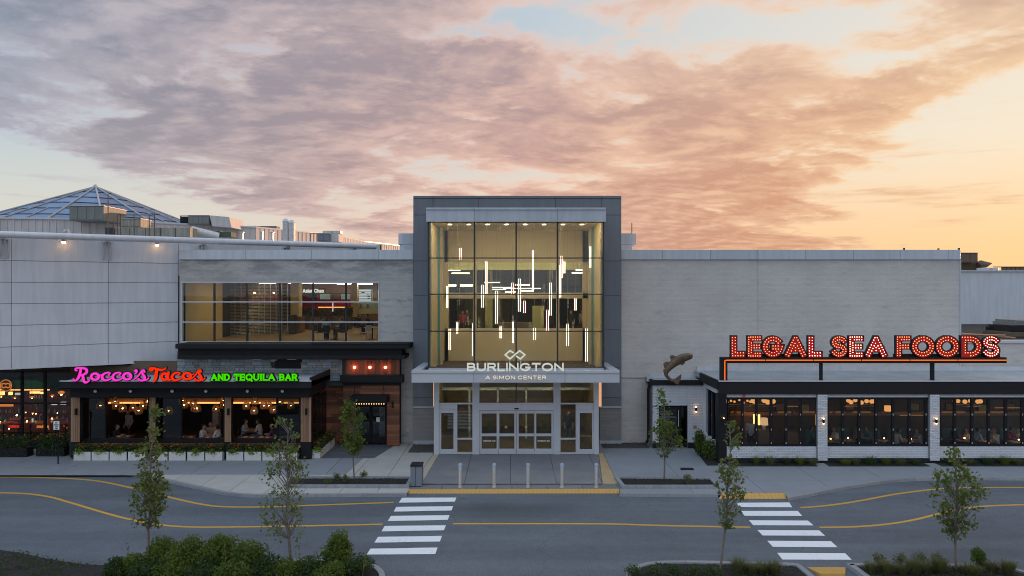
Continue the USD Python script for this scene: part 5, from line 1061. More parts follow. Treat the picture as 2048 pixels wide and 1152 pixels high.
def bricks(x0, x1, z0, z1, y, axis=0, bh=.082, bl=.245, sign=-1):
    "running bond laid brick by brick; the nearest three hundred are parts, the rest one part"
    r = 0; z = z0
    while z < z1 - .02:
        zz = min(z + bh, z1); x = x0 - (bl / 2 if r % 2 else 0)
        while x < x1:
            a, c = max(x, x0), min(x + bl, x1)
            if c - a > .03:
                o = RNG.uniform(.030, .040); m = MB() if nb[0] < 300 and axis == 0 else rest_b
                if axis == 0: m.bev(a + .005, c - .005, y - o, y + .01, z + .005, zz - .005, .004)
                else: m.box(y + sign * o if sign < 0 else y, y if sign < 0 else y + o, a + .005, c - .005, z + .005, zz - .005)
                if m is not rest_b: put(sea, "brick", m, M["white_brick"]); nb[0] += 1
            x += bl
        z = zz; r += 1
piers = [(1634.7, 1654.2), (1859, 1878.3), (2083, 2102)]
zb0, zb1, zw = Z(917, DF_), Z(893.6, DF_), Z(795, DF_)
yb = DF_ + .12
for a, c in piers[:2]:
    put(sea, "pier_core", MB().pbox(a, c, 789, 921, DF_ + .0, .3), M["mortar"]); bricks(X(a, DF_), X(c, DF_), Z(921, DF_), Z(789.2, DF_), DF_, bl=.237)
for a, c in ((1454, 1634.3), (1654.6, 1858.6), (1878.7, 2130)):
    bricks(X(a, DF_), X(c, DF_), zb0, zb1, yb); bricks(X(a, DF_), X(c, DF_), zw, Z(789.2, DF_), yb)
wins = [(1455, 1634, [1485, 1513, 1542.5, 1572, 1601]), (1654.6, 1858.6, [1685.5, 1718.6, 1752, 1786, 1819.3, 1852]), (1878.7, 2083, [1909.6, 1944, 1977.5, 2011.5, 2045, 2079])]
Dw = DF_ + .16
for a, c, st in wins:
    put(sea, "window_frame", MB().pbox(a, c, 795, 798.5, Dw - .04, .1).pbox(a, c, 888.5, 893.6, Dw - .04, .1).pbox(a, a + 2.2, 798.5, 888.5, Dw - .04, .1).pbox(c - 2.2, c, 798.5, 888.5, Dw - .04, .1), M["black"])
    e = [a + 2.2] + st + [c - 2.2]
    for u, v in zip(e[:-1], e[1:]):
        if v - u > 5: put(sea, "window_pane", MB().pbox(u + 1, v - 1, 798.5, 888.5, Dw, .012), M["glass_bar"])
    for s in st:
        q = put(sea, "folding_stile", MB().pbox(s - 2.6, s + 2.6, 798.5, 888.5, Dw - .05, .08), M["black"])
        for y in (829, 859, 886): put(q, "hinge", MB().pbox(s - .7, s + .7, y - 1.6, y + 1.6, Dw - .07, .02), M["steel"])
zc_ = zr - .45
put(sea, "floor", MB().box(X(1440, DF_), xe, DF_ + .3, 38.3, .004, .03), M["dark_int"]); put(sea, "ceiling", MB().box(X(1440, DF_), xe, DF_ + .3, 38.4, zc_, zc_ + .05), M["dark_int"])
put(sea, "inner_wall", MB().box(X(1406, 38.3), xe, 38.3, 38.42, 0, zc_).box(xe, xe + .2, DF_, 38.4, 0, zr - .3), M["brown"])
put(sea, "wall_band", MB().box(X(1460, 38.2), xe, 38.22, 38.29, Z(831, 38.2), Z(824, 38.2)), M["post_wood"])
M["dim_amber"] = glow("dim_amber_strip", (1.0, .45, .14), .30 * EM)
for a, c, y in ((1462, 1490, 823.5), (1556, 1582, 823.5), (1606, 1630, 823.5), (1660, 1690, 823.5), (1706, 1742, 823.5), (1800, 1846, 830), (1884, 1930, 823.5), (1950, 2010, 823.5), (1690, 1720, 812), (1935, 1962, 812), (1570, 1596, 812), (1990, 2040, 815)): put(sea, "wall_light", MB().pbox(a, c, y, y + 1.2, 38.1, .05), M["dim_amber"])
for i, (px, D) in enumerate(((1478, 36.2), (1525, 36.0), (1722, 36.4), (1935, 36.2))):
    t = thing("globe_chandelier", ("chandelier with small bulbs in the first restaurant window pane", "cluster of amber globes in the leftmost restaurant window", "ring of amber globes in the middle restaurant window", "cluster of amber globes in the rightmost restaurant window")[i], "chandelier", at=(X(px, D), D, Z(797, D)))
    n = (9, 5, 7, 6)[i]; r = (.06, .125, .11, .11)[i]
    for k in range(n):
        an = 2 * math.pi * k / n; rr = .55 if n > 5 else .45; c = (X(px, D) + rr * 1.2 * math.cos(an), D + rr * .6 * math.sin(an), Z(802.5, D) + .03 * math.sin(5 * an))
        put(t, "globe", MB().ball(c, r, 2), M.setdefault("amber", glow("amber_globe", (1.0, .42, .12), 1.05 * EM)), smooth=True)
        put(t, "stem", MB().tube([(c[0], c[1], c[2] + r), (c[0], c[1], zc_)], .008, 4), M["black"])
    put(t, "ring", MB().tube([(X(px, D) + .7 * math.cos(a_), D + .36 * math.sin(a_), Z(811, D)) for a_ in np.linspace(0, 2 * math.pi, 25)], .015, 5, False), M["steel"])
lp_ = thing("table_lamp", "lit table lamp with drum shade in the leftmost seafood restaurant window", "lamp", at=(X(1528, 35), 35, Z(863, 35)))
put(lp_, "shade", MB().tube([(X(1528, 35), 35, Z(849.5, 35)), (X(1528, 35), 35, Z(836, 35))], [.19, .17], 16, False), glow("lamp_shade", (1, .60, .30), .75 * EM)); put(lp_, "base", MB().pbox(1525, 1531, 849.5, 863, 34.97, .12), M["alu"])
solo("host_stand", MB().pbox(1517, 1540, 863, 889, 34.8, .5).pbox(1516, 1541, 861.5, 863, 34.75, .6), M["post_wood"], "wooden host stand carrying the lit table lamp", "host stand")
solo("side_cabinet", MB().pbox(1576, 1599, 866, 889, 35.2, .5).pbox(1575, 1600, 864.2, 866, 35.15, .6), M["post_wood"], "pale-topped wooden cabinet right of the host stand", "cabinet")
solo("door_light_panel", MB().pbox(1507, 1520, 829, 850, 37.5, .1), M["cove"], "bright amber doorway panel deep behind the table lamp", "light panel")
solo("amber_lantern", MB().pbox(1772, 1783, 812, 823, 36, .2), M["amber"], "square amber lantern in the middle restaurant window", "lantern")
for i, x in enumerate((1644.7, 1869.3)):
    t = thing("wall_sconce", f"black up-and-down wall lamp on the {('left', 'right')[i]} white brick pier", "wall lamp", at=(X(x, DF_), DF_ - .12, Z(841, DF_)))
    put(t, "tube", MB().tube([(X(x, DF_), DF_ - .13, Z(845.5, DF_)), (X(x, DF_), DF_ - .13, Z(837, DF_))], .05, 12, False), M["black"]); put(t, "mount", MB().box(X(x, DF_) - .03, X(x, DF_) + .03, DF_ - .1, DF_ - .035, Z(842.5, DF_), Z(839.5, DF_)), M["black"])
    for y in (836.4, 846.2): put(t, "bulb", MB().ball((X(x, DF_), DF_ - .13, Z(y, DF_)), .042, 1, (1, 1, .5)), M["warm"])
t = thing("alarm_bell", "small dark red alarm bell over the leftmost restaurant window", "bell", at=(X(1488, DF_), DF_ + .08, Z(790.6, DF_))); c = (X(1488, DF_), DF_ + .02, Z(790.6, DF_))
put(t, "gong", MB().ball(c, .075, 2, (1, .5, 1)), M["red_wall"], smooth=True); put(t, "back_box", MB().box(c[0] - .04, c[0] + .04, c[1] + .03, c[1] + .1, c[2] - .04, c[2] + .04), M["black"])
# entrance block of the restaurant
DV = 37.2; xv0, xv1 = X(1305, DV), X(1406, DV); zv = Z(761, DV); dx0, dx1 = X(1317.5, DV), X(1375.2, DV); zd = Z(811, DV)
put(sea, "entrance_core", MB().box(xv0, dx0, DV + .03, DV + .3, 0, zv).box(dx1, xv1, DV + .03, DV + .3, 0, zv).box(dx0, dx1, DV + .03, DV + .3, zd, zv).box(xv0, xv0 + .2, DV + .3, DR_, 0, zv), M["mortar"])
bricks(xv0, dx0, .3, Z(770, DV), DV + .03); bricks(dx1, xv1, .3, Z(770, DV), DV + .03); bricks(dx0, dx1, zd, Z(770, DV), DV + .03)
put(sea, "dark_base", MB().box(xv0, dx0, DV - .01, DV + .03, 0, .3), M["black_soft"]); put(sea, "dark_base", MB().box(dx1, xv1, DV - .01, DV + .03, 0, .3), M["black_soft"])
put(sea, "entrance_fascia", MB().box(xv0 - .12, xv1 + .1, DV - .1, DV + .2, Z(770, DV), zv), M["black_soft"]); put(sea, "entrance_fascia", MB().box(xv0 - .12, xv0 + .02, DV + .2, DR_ - .02, Z(770, DV), zv + .05), M["black_soft"])
put(sea, "entrance_roof", MB().box(xv0, xv1, DV + .2, DR_ - .02, zv - .1, zv - .02), M["roof"]); put(sea, "roof_upstand", MB().pbox(1300, 1394, 749, 756.5, DR_ - .12, .1), M["panel"])
pts = [(X(1299, 37.6), 37.6, Z(760, 37.6)), (X(1299, 37.6), 37.6, Z(770, 37.6)), (X(1296.5, 37.6), 37.6, Z(778, 37.6)), (X(1296.5, 37.6), 37.6, Z(876, 37.6)), (X(1291, 37.6), 37.3, Z(882, 37.6))]
put(sea, "downpipe", MB().tube(pts, .07, 8), M["black"]); put(sea, "gutter_head", MB().pbox(1294, 1305, 754, 763, 37.5, .3), M["parapet"])
for a, c in ((1318, 1358), (1360.5, 1374.8)):
    d = put(sea, "door", MB().pbox(a, a + 2, 812, 894, DV + .12, .06).pbox(c - 2, c, 812, 894, DV + .12, .06).pbox(a + 2, c - 2, 812, 814.5, DV + .12, .06).pbox(a + 2, c - 2, 888, 894, DV + .12, .06), M["black"])
    put(d, "pane", MB().pbox(a + 2, c - 2, 814.5, 888, DV + .14, .012), M["glass_dark"])
    if c < 1360: put(d, "handle", MB().tube([(X(1357, DV), DV + .02, Z(853, DV)), (X(1357, DV), DV + .02, Z(820, DV))], .025, 8), M["steel"])
put(sea, "brickwork", rest_b, M["white_brick"], kind="stuff")
put(sea, "door_post", MB().pbox(1358, 1360.5, 811, 895, DV + .08, .12), M["black"]); put(sea, "lobby", MB().box(xv0 + .2, xv1, 38.3, 38.4, 0, zv - .2), M["dark_int"])
# side wall with tall windows between the entrance and the corner column
xs0, xs1 = X(1436.5, 34.2), X(1406, DV)
def side_pt(f): return np.array([xs1 + (xs0 - xs1) * f, DV + (34.4 - DV) * f])
for f0, f1, z0, z1, m, nm in ((0, 1, 0, .9, "mortar", "side_wall"), (0, .12, .9, zr - .3, "mortar", "side_wall"), (.12, 1, Z(789, 34.2) - .0, zr - .3, "mortar", "side_wall")):
    a, c = side_pt(f0), side_pt(f1); put(sea, nm, MB().poly(Polygon([a, c, c + [.2, 0], a + [.2, 0]]), z0, z1), M["white_brick"])
for k in range(3):
    a, c = side_pt(.14 + k * .28), side_pt(.14 + k * .28 + .25); put(sea, "side_pane", MB().poly(Polygon([a + [.06, 0], c + [.06, 0], c + [.075, 0], a + [.075, 0]]), .95, Z(792, 34.2)), M["glass_dark"])
    c2 = side_pt(.14 + k * .28 + .28); put(sea, "side_mullion", MB().poly(Polygon([c + [-.02, 0], c2 + [-.02, 0], c2 + [.1, 0], c + [.1, 0]]), .9, Z(790, 34.2)), M["black"])
t = thing("wall_sconce", "black up-and-down wall lamp on white brick beside the restaurant door", "wall lamp", at=(X(1391, DV), DV - .12, Z(818, DV)))
put(t, "tube", MB().tube([(X(1391, DV), DV - .1, Z(822, DV)), (X(1391, DV), DV - .1, Z(814, DV))], .05, 12, False), M["black"]); put(t, "mount", MB().box(X(1391, DV) - .03, X(1391, DV) + .03, DV - .08, DV - .01, Z(819, DV), Z(817, DV)), M["black"])
for y in (813.4, 822.6): put(t, "bulb", MB().ball((X(1391, DV), DV - .1, Z(y, DV)), .045, 1, (1, 1, .5)), M["warm"])
t = thing("wall_sconce", "small wall lamp on the black corner column of the restaurant", "wall lamp", at=(X(1446, DF_), DF_ - .1, Z(836, DF_)))
put(t, "tube", MB().tube([(X(1446, DF_), DF_ - .1, Z(843, DF_)), (X(1446, DF_), DF_ - .1, Z(836, DF_))], .05, 12, False), M["black"]); put(t, "bulb", MB().ball((X(1446, DF_), DF_ - .1, Z(836, DF_)), .035, 1), M["warm"])
solo("wall_plaque", MB().pbox(1386.5, 1393, 851, 857.5, DV - .03, .03), M["post_wood"], "small brown plaque on white brick right of the restaurant door", "plaque")
# marquee sign
DM = 34.25
mq = thing("marquee_sign", "red LEGAL SEA FOODS marquee letters studded with bulbs on a black frame", "sign", at=(X(1730, DM), DM, zr))
put(mq, "frame", MB().pbox(1442, 2013.6, 714.8, 726.2, DM, .3, .01).pbox(1442, 1455, 726.2, 762, DM, .3, .01), M["black_soft"])
for a, c in ((1641, 1645.5), (1863.6, 1868.8)): put(mq, "post", MB().pbox(a, c, 726.2, 763, DM + .06, .18), M["black"])
put(mq, "neon_tube", MB().tube([(X(1449, DM), DM - .03, Z(760, DM)), (X(1449, DM), DM - .03, Z(721, DM)), (X(1452, DM), DM - .03, Z(720.4, DM)), (X(2012, DM), DM - .03, Z(720.4, DM))], .028, 6), M["neon"])
for x in (1531, 1627, 1723, 1820, 1916): put(mq, "tube_clip", MB().pbox(x - .6, x + .6, 719, 722, DM - .07, .07), M["black"])
spans = [("L", 1461.4, 1490.7), ("E", 1494.6, 1523.7), ("G", 1524.4, 1567), ("A", 1569.6, 1612.8), ("L", 1615.5, 1644.5), ("S", 1661.6, 1695.3), ("E", 1697.4, 1727), ("A", 1730.6, 1773.8), ("F", 1792, 1822), ("O", 1822.7, 1869.5), ("O", 1871, 1918.4), ("D", 1921.5, 1964.3), ("S", 1964.3, 2000)]
M["red_face"] = plain("red_letter_face", (.62, .012, .012), .35); M["bulb2"] = glow("white_marquee_bulb", (1.0, .74, .50), 4.5 * EM)
for n_, (ch, a, c) in enumerate(spans):
    w_, h_ = X(c, DM) - X(a, DM), Z(671.2, DM) - Z(714.8, DM); t_ = h_ * (.285 if ch not in "EFS" else .255)
    s, lines = glyph(ch, w_, h_, t_); ox, oz = X(a, DM), Z(714.8, DM); S = affinity.translate(s, ox, oz)
    l = put(mq, "letter", MB().sheet(S, DM + .02, DM + .10), M["red_face"])
    put(l, "return", MB().sheet(S.buffer(.014, join_style=2).difference(S.buffer(-.004)), DM - .03, DM + .16), M["black"])
    pts = []
    for li in lines:
        for o in (-t_ * .24, t_ * .24):
            off = LineString(li).offset_curve(o, join_style=2, mitre_limit=3)
            for gq in getattr(off, "geoms", [off]):
                e = t_ * .28 if not LineString(li).is_ring else 0
                k = max(2, int(round((gq.length + 2 * e * .6) / (t_ * .40))))
                for q in np.linspace(-e * .6, gq.length + e * .6, k):
                    if q < 0: p0, p1 = np.array(gq.coords[0]), np.array(gq.coords[1]); P_ = p0 + (p0 - p1) / np.linalg.norm(p1 - p0) * -q
                    elif q > gq.length: p0, p1 = np.array(gq.coords[-1]), np.array(gq.coords[-2]); P_ = p0 + (p0 - p1) / np.linalg.norm(p1 - p0) * (q - gq.length)
                    else: P_ = np.array(gq.interpolate(q).coords[0])
                    if s.buffer(-.045).contains(Point(P_)) and all(np.linalg.norm(P_ - r) > t_ * .33 for r in pts): pts.append(P_)
    bm = MB()
    for P_ in pts: bm.ball((ox + P_[0], DM + .005, oz + P_[1]), .021, 1)
    put(l, "bulbs", bm, M["bulb2"] if n_ in (4, 6, 7, 12) else M["bulb"], kind="stuff")
for a, c in ((1460, 1630), (1659, 1772), (1788, 2000)): put(mq, "letter_base", MB().pbox(a, c, 708, 714.7, DM + .12, .12), M["black"])
# fish statue: a swept, flattened body with fins
DFi = 36.6
fs = thing("fish_statue", "leaping bronze fish statue on the black edge over the restaurant entrance", "statue", at=(X(1346, DFi), DFi, zv))
ax = [(1384.8, 712.5, 2.2), (1382, 712.5, 5.6), (1374, 713.5, 7.6), (1364, 716.5, 8.8), (1354, 722, 8.9), (1345, 728.5, 7.8), (1338, 735.5, 6.4), (1333.5, 742, 5.0), (1332, 748, 3.9), (1335, 754, 3.2), (1341, 759, 2.8), (1347, 762, 2.6)]
from scipy.interpolate import make_interp_spline as mis
tt = np.linspace(0, 1, len(ax)); A_ = mis(tt, np.array(ax), k=3)(np.linspace(0, 1, 40)); A_[:, 2] = np.interp(np.linspace(0, 1, 40), tt, [q[2] for q in ax])
P2 = np.array([(X(a, DFi), Z(b_, DFi)) for a, b_, _ in A_]); W = A_[:, 2] * DFi / F; Tn = np.gradient(P2, axis=0); Tn /= np.linalg.norm(Tn, axis=1, keepdims=True); Nn = np.c_[-Tn[:, 1], Tn[:, 0]]
an = np.arange(14) * 2 * np.pi / 14; V = []
for i in range(40):
    for a in an: V.append((P2[i, 0] + Nn[i, 0] * W[i] * math.cos(a), DFi + W[i] * .62 * math.sin(a), P2[i, 1] + Nn[i, 1] * W[i] * math.cos(a)))
Fc = [t3 for i in range(39) for j in range(14) for t3 in ((i * 14 + j, i * 14 + (j + 1) % 14, (i + 1) * 14 + (j + 1) % 14), (i * 14 + j, (i + 1) * 14 + (j + 1) % 14, (i + 1) * 14 + j))] + [(0, j + 1, j) for j in range(1, 13)] + [(39 * 14, 39 * 14 + j, 39 * 14 + j + 1) for j in range(1, 13)]
M["bronze"] = plain("weathered_bronze", (.16, .11, .07), .42, metal=.65, var=.55, scale=5, bump=.6, bscale=28)
put(fs, "body", MB().add(V, Fc), M["bronze"], smooth=True)
def fin(pts, th=.03, y=0.0): return MB().sheet(Polygon(pz(pts, DFi)), DFi - th + y, DFi + th + y)
put(fs, "tail_fin", fin([(1343, 759), (1350, 757.5), (1362.5, 748), (1362, 757), (1358, 763), (1356, 769.5), (1349, 766)], .035), M["bronze"])
put(fs, "dorsal_fin", fin([(1347, 722), (1340.5, 718.5), (1340, 712), (1345, 709.8), (1352, 713), (1356, 714.5)]), M["bronze"]); put(fs, "dorsal_fin", fin([(1336, 735), (1328.5, 737), (1326.5, 728), (1331, 723.5), (1340, 724), (1342, 727)]), M["bronze"]); put(fs, "dorsal_fin", fin([(1331, 748), (1326.5, 744), (1327, 738), (1333, 738)]), M["bronze"])
put(fs, "belly_fin", fin([(1358, 727), (1364, 731), (1369, 727), (1370, 721), (1364, 722)]), M["bronze"]); put(fs, "side_fin", fin([(1362, 716), (1352, 722), (1354, 716), (1361, 712.5)], .02, -.2), M["bronze"])
put(fs, "eye", MB().ball((X(1377.5, DFi), DFi - .125, Z(711.5, DFi)), .03, 1), M["black"]); put(fs, "gill", MB().tube([(X(1367, DFi), DFi - .15, Z(709.5, DFi)), (X(1365, DFi), DFi - .18, Z(714, DFi)), (X(1367, DFi), DFi - .13, Z(720, DFi))], .015, 5), M["bronze"])
put(fs, "mouth", MB().tube([(X(1385, DFi), DFi - .04, Z(714, DFi)), (X(1378, DFi), DFi - .15, Z(717, DFi))], .012, 5), M["black"])
put(fs, "mount", MB().tube([(X(1352, DFi), DFi, Z(763, DFi)), (X(1352, DFi), DV - .05, zv - .1)], .04, 8), M["black"])
# ---------------------------------------------------------------- roofs and rooftop machines
def hvac(label, a, b_, y0, y1, D, dep, mat="hv", hood=None, name="rooftop_unit"):
    M.setdefault("hv", plain("unit_metal", (.17, .18, .17), .5, var=.12, scale=2, streak=.15))
    t = thing(name, label, "rooftop unit", at=(X((a + b_) / 2, D), D, Z(y1, D)))
    put(t, "cabinet", MB().pbox(a, b_, y0 + .8, y1, D, dep, .02), M[mat]); put(t, "lid", MB().pbox(a - .6, b_ + .6, y0, y0 + .8, D - .05, dep + .1), M["galv"])
    n = max(2, int((b_ - a) / 16))
    for k in range(n): put(t, "panel", MB().pbox(a + (b_ - a) * k / n + 1, a + (b_ - a) * (k + 1) / n - 1, y0 + 3, y1 - 2, D - .025, .03, .006), M[mat])
    return t
far = thing("upper_mall_roof", "long pink-lit upper mall wall behind the pipe on the left", "building", at=(-40, 60, 8))
top = [(-60, 437, 54), (0, 438.4, 55), (112, 439, 55.5), (226.6, 442, 57), (357, 449, 59.8), (512, 456, 63), (621, 466.7, 69), (678, 473, 73), (730, 484, 81.7), (800, 492, 89)]
pp = [np.array([X(a, D), D]) for a, _, D in top]; ztop = 14.0
m = MB()
for (q0, q1) in zip(pp[:-1], pp[1:]): m.poly(Polygon([q0, q1, q1 + [0, .4], q0 + [0, .4]]), 7.5, ztop)
M["pink_siding"] = plain("upper_siding", (.52, .49, .48), .6, var=.08, scale=1.0, streak=.12)
put(far, "wall", m, M["pink_siding"]); m = MB(); cp = MB()
for (q0, q1) in zip(pp[:-1], pp[1:]):
    cp.poly(Polygon([q0 - [0, .1], q1 - [0, .1], q1 + [0, .5], q0 + [0, .5]]), ztop, ztop + .12)
    n = int(np.linalg.norm(q1 - q0) / .5)
    for k in range(n):
        c = q0 + (q1 - q0) * k / n; m.box(c[0] - .03, c[0] + .03, c[1] - .05, c[1], 7.5, ztop - .01)
put(far, "siding_rib", m, M["pink_siding"], kind="stuff"); put(far, "coping", cp, M["alu"]); put(far, "roof", MB().poly(Polygon([*[tuple(q + [0, .3]) for q in pp], (0, 110), (-70, 110)]), ztop - .3, ztop - .1), M["roof"])
put(far, "low_roof", MB().poly(Polygon([PW(-6, -.4), PW(lp, -.4), (-9, 90), (-60, 90)]), 10.2, 10.4), M["roof"])
sky_ = thing("pyramid_skylight", "blue glazed pyramid skylight on the upper mall roof", "skylight", at=(X(191, 80), 80, 14)); cxs, cys, zs0, zs1, R_ = X(191, 80), 80.0, 14.3, 8.4 + 206 * 80 / F, 14.6
NS = 16; rim = [np.array([cxs + R_ * math.cos(2 * math.pi * (k + .5) / NS), cys + R_ * math.sin(2 * math.pi * (k + .5) / NS), zs0]) for k in range(NS)]; apex = np.array([cxs, cys, zs1])
M["blue_glass"] = plain("skylight_glass", (.085, .14, .235), .3, var=.3, scale=.6, spec=.35, rnd=.18)
M["rib_grey"] = plain("skylight_rib", (.34, .35, .37), .5)
for k in range(NS):
    p0, p1 = rim[k], rim[(k + 1) % NS]; nv = 7
    for j in range(nv):
        f0, f1 = j / nv, (j + 1) / nv - .006; mid = (p0 + p1) / 2
        for s0, s1 in (((p0, mid), (mid, p1)) if j < 3 else ((p0, p1),)):
            q = [s0 * (1 - f0) + apex * f0, s1 * (1 - f0) + apex * f0, s1 * (1 - f1) + apex * f1, s0 * (1 - f1) + apex * f1]
            put(sky_, "pane", MB().quad(*q), M["blue_glass"])
    put(sky_, "rib", MB().tube([p0 + [0, 0, .05], apex + [0, 0, .05]], .10, 5), M["rib_grey"])
    mid = (p0 + p1) / 2; put(sky_, "rib", MB().tube([mid + [0, 0, .05], mid * (4 / 7) + apex * (3 / 7) + [0, 0, .05]], .06, 5), M["rib_grey"])
    for j in range(1, nv): put(sky_, "bar", MB().tube([p0 * (1 - j / nv) + apex * j / nv + [0, 0, .03], p1 * (1 - j / nv) + apex * j / nv + [0, 0, .03]], .04, 4), M["mullion"])
put(sky_, "kerb", MB().tube([*[r for r in rim], rim[0]], .3, 6), M["alu"]); put(sky_, "finial", MB().ball(apex + [0, 0, .1], .25, 1), M["alu"])
hvac("grey-green rooftop unit before the pyramid skylight", 138, 207, 411, 441, 54.5, 3.2)
u = hvac("rooftop unit with sloping hood right of the skylight", 376, 418, 430, 449, 60, 3); hd = MB(); D = 60
hd.add([(X(418.6, D), D, Z(430.5, D)), (X(418.6, D), D + 3, Z(430.5, D)), (X(458, D), D, Z(434, D)), (X(458, D), D + 3, Z(434, D)), (X(463, D), D, Z(455, D)), (X(463, D), D + 3, Z(455, D)), (X(424, D), D, Z(452, D)), (X(424, D), D + 3, Z(452, D))], [(0, 2, 3), (0, 3, 1), (2, 4, 5), (2, 5, 3), (0, 6, 4), (0, 4, 2), (1, 3, 5), (1, 5, 7), (0, 1, 7), (0, 7, 6), (6, 7, 5), (6, 5, 4)]); put(u, "hood", hd, M["pink_siding"]); put(u, "open_frame", MB().pbox(360, 361, 432, 450, D, .1).pbox(360, 376, 431, 432, D, .1), M["black"]); put(u, "fan_bay", MB().pbox(362, 376, 433, 449, D + .4, 2), M["black_soft"])
M["beige"] = plain("beige_duct", (.30, .285, .24), .6, var=.25, scale=2, streak=.3)
dt = thing("roof_duct", "row of beige square ducts along the lower roof above the pipe", "duct", at=(X(305, 50), 50, 10.4)); 
for a, b_ in ((230, 259), (260, 290), (291, 320), (321, 350), (351, 380)): put(dt, "section", MB().pbox(a, b_ - .3, 455, 474, 50, 1.2, .015), M["beige"])
put(dt, "elbow", MB().pbox(210, 229, 455, 474, 50.4, 1), M["mullion"])
hvac("rusty beige tank box standing on pipe legs behind the ducts", 240, 281, 436.5, 454, 52, 1.5, "beige", name="roof_tank")
pf = thing("pipe_frame", "thin dark pipe frame standing over the beige ducts", "pipe frame", at=(X(270, 51), 49.5, 10.4)); D = 49.5
for x, y0 in ((227.5, 441), (235, 429), (241, 428), (268, 430), (298.5, 430.5), (309, 427), (216, 388)): put(pf, "pipe", MB().tube([(X(x, D), D, Z(y0, D)), (X(x, D), D, 10.4)], .035, 5), M["brown"])
put(pf, "pipe", MB().tube([(X(235, D), D, Z(429.5, D)), (X(309, D), D, Z(430, D))], .03, 5), M["mullion"]); put(pf, "pipe", MB().tube([(X(309, D), D, Z(452, D)), (X(298.5, D), D, Z(452, D))], .03, 5), M["mullion"])
vp = thing("vent_pipe", "curved white vent pipe behind the round pipe at the left", "vent", at=(X(134, 46), 46, 10.4)); put(vp, "pipe", MB().tube([(X(138, 46) , 46, 10.4), (X(138, 46), 46, Z(463.5, 46)), (X(136, 46), 46, Z(461, 46)), (X(131, 46), 46, Z(461, 46)), (X(129, 46), 46, Z(463.5, 46))], .1, 8), M["alu"], smooth=50)
db = thing("silver_duct", "sloping silver duct left of the green boxes on the roof", "duct", at=(X(395, 52), 52, 10.4)); put(db, "duct", MB().tube([(X(381, 52), 52, Z(461, 52)), (X(425, 52), 53, Z(472, 52))], .35, 10), M["galv"], smooth=50)
M["green_box"] = plain("dark_green_box", (.05, .085, .05), .6)
solo("green_box", MB().pbox(425, 440, 462, 473, 53, 1), M["green_box"], "taller dark green roof box left of its twin", "roof box"); solo("green_box", MB().pbox(440.4, 462, 464, 473, 53, 1), M["green_box"], "lower dark green roof box right of its twin", "roof box")
for i, x in enumerate((570.2, 582.2)):
    t = thing("flue", f"{('left', 'right')[i]} one of two tall shiny square flues on the roof", "flue", at=(X(x, 55), 55, 10.4)); y0 = 443 + i * 2.5
    put(t, "duct", MB().pbox(x - 5.2, x + 5.2, y0, 500, 55, .42, .01), M["galv"])
    for y in (458, 470): put(t, "seam", MB().pbox(x - 5.5, x + 5.5, y, y + .6, 54.98, .46), M["galv"])
    q = [(X(x - 6, 55), 54.95, Z(y0, 55)), (X(x + 6, 55), 54.95, Z(y0, 55)), (X(x + 6, 55), 55.5, Z(y0, 55)), (X(x - 6, 55), 55.5, Z(y0, 55))]; q2 = [(X(x - 3, 55), 55.1, Z(y0 - 6, 55)), (X(x + 3, 55), 55.1, Z(y0 - 6, 55)), (X(x + 3, 55), 55.3, Z(y0 - 6, 55)), (X(x - 3, 55), 55.3, Z(y0 - 6, 55))]
    put(t, "cap", MB().add(q + q2, [(0, 1, 5), (0, 5, 4), (1, 2, 6), (1, 6, 5), (2, 3, 7), (2, 7, 6), (3, 0, 4), (3, 4, 7), (4, 5, 6), (4, 6, 7)]), M["alu"])
fn = thing("roof_fans", "row of drum fans with shiny ends on the upper roof", "roof fan", at=(X(520, 66), 66, 14)); 
for a, b_, m_ in ((484, 491, "mullion"), (491, 509, "galv"), (510, 531, "hv"), (532, 553, "hv")): put(fn, "drum", MB().tube([(X(a, 66), 66.5, Z(456, 66)), (X(b_, 66), 66.5, Z(456, 66))], .26, 12), M[m_]) if m_ == "galv" else put(fn, "cabinet", MB().pbox(a, b_, 452, 460.5, 66, 1), M[m_])
u = hvac("dark condenser unit with round fan cowls near the pipe's right end", 634, 660, 466, 483, 61, 2, "grey_panel")
for x in (651, 668): put(u, "fan_cowl", MB().cyl(X(x, 61), 62, Z(466, 61), Z(460.5, 61), .5, 14), M["galv"])
put(u, "side_box", MB().pbox(661, 677, 467.5, 483, 61.2, 1.6), M["pink_siding"]); put(u, "open_frame", MB().pbox(621, 621.8, 466, 483, 61, .05).pbox(632.5, 633.3, 466, 483, 61, .05).pbox(621, 633, 466, 467, 61, .05).pbox(626.5, 627.1, 467, 483, 61.5, .05), M["black"])
for i, (x, y0, lb) in enumerate(((484, 464, "left one of three small roof vents on the siding"), (523, 463, "middle small roof vent on the siding"), (544, 464, "right small roof vent on the siding"))): solo("roof_vent", MB().cyl(X(x, 52), 52, 10.3, Z(y0 + 2, 52), .12, 8).cyl(X(x, 52), 52, Z(y0 + 2, 52), Z(y0, 52), .17, 8), M["galv"], lb, "vent")
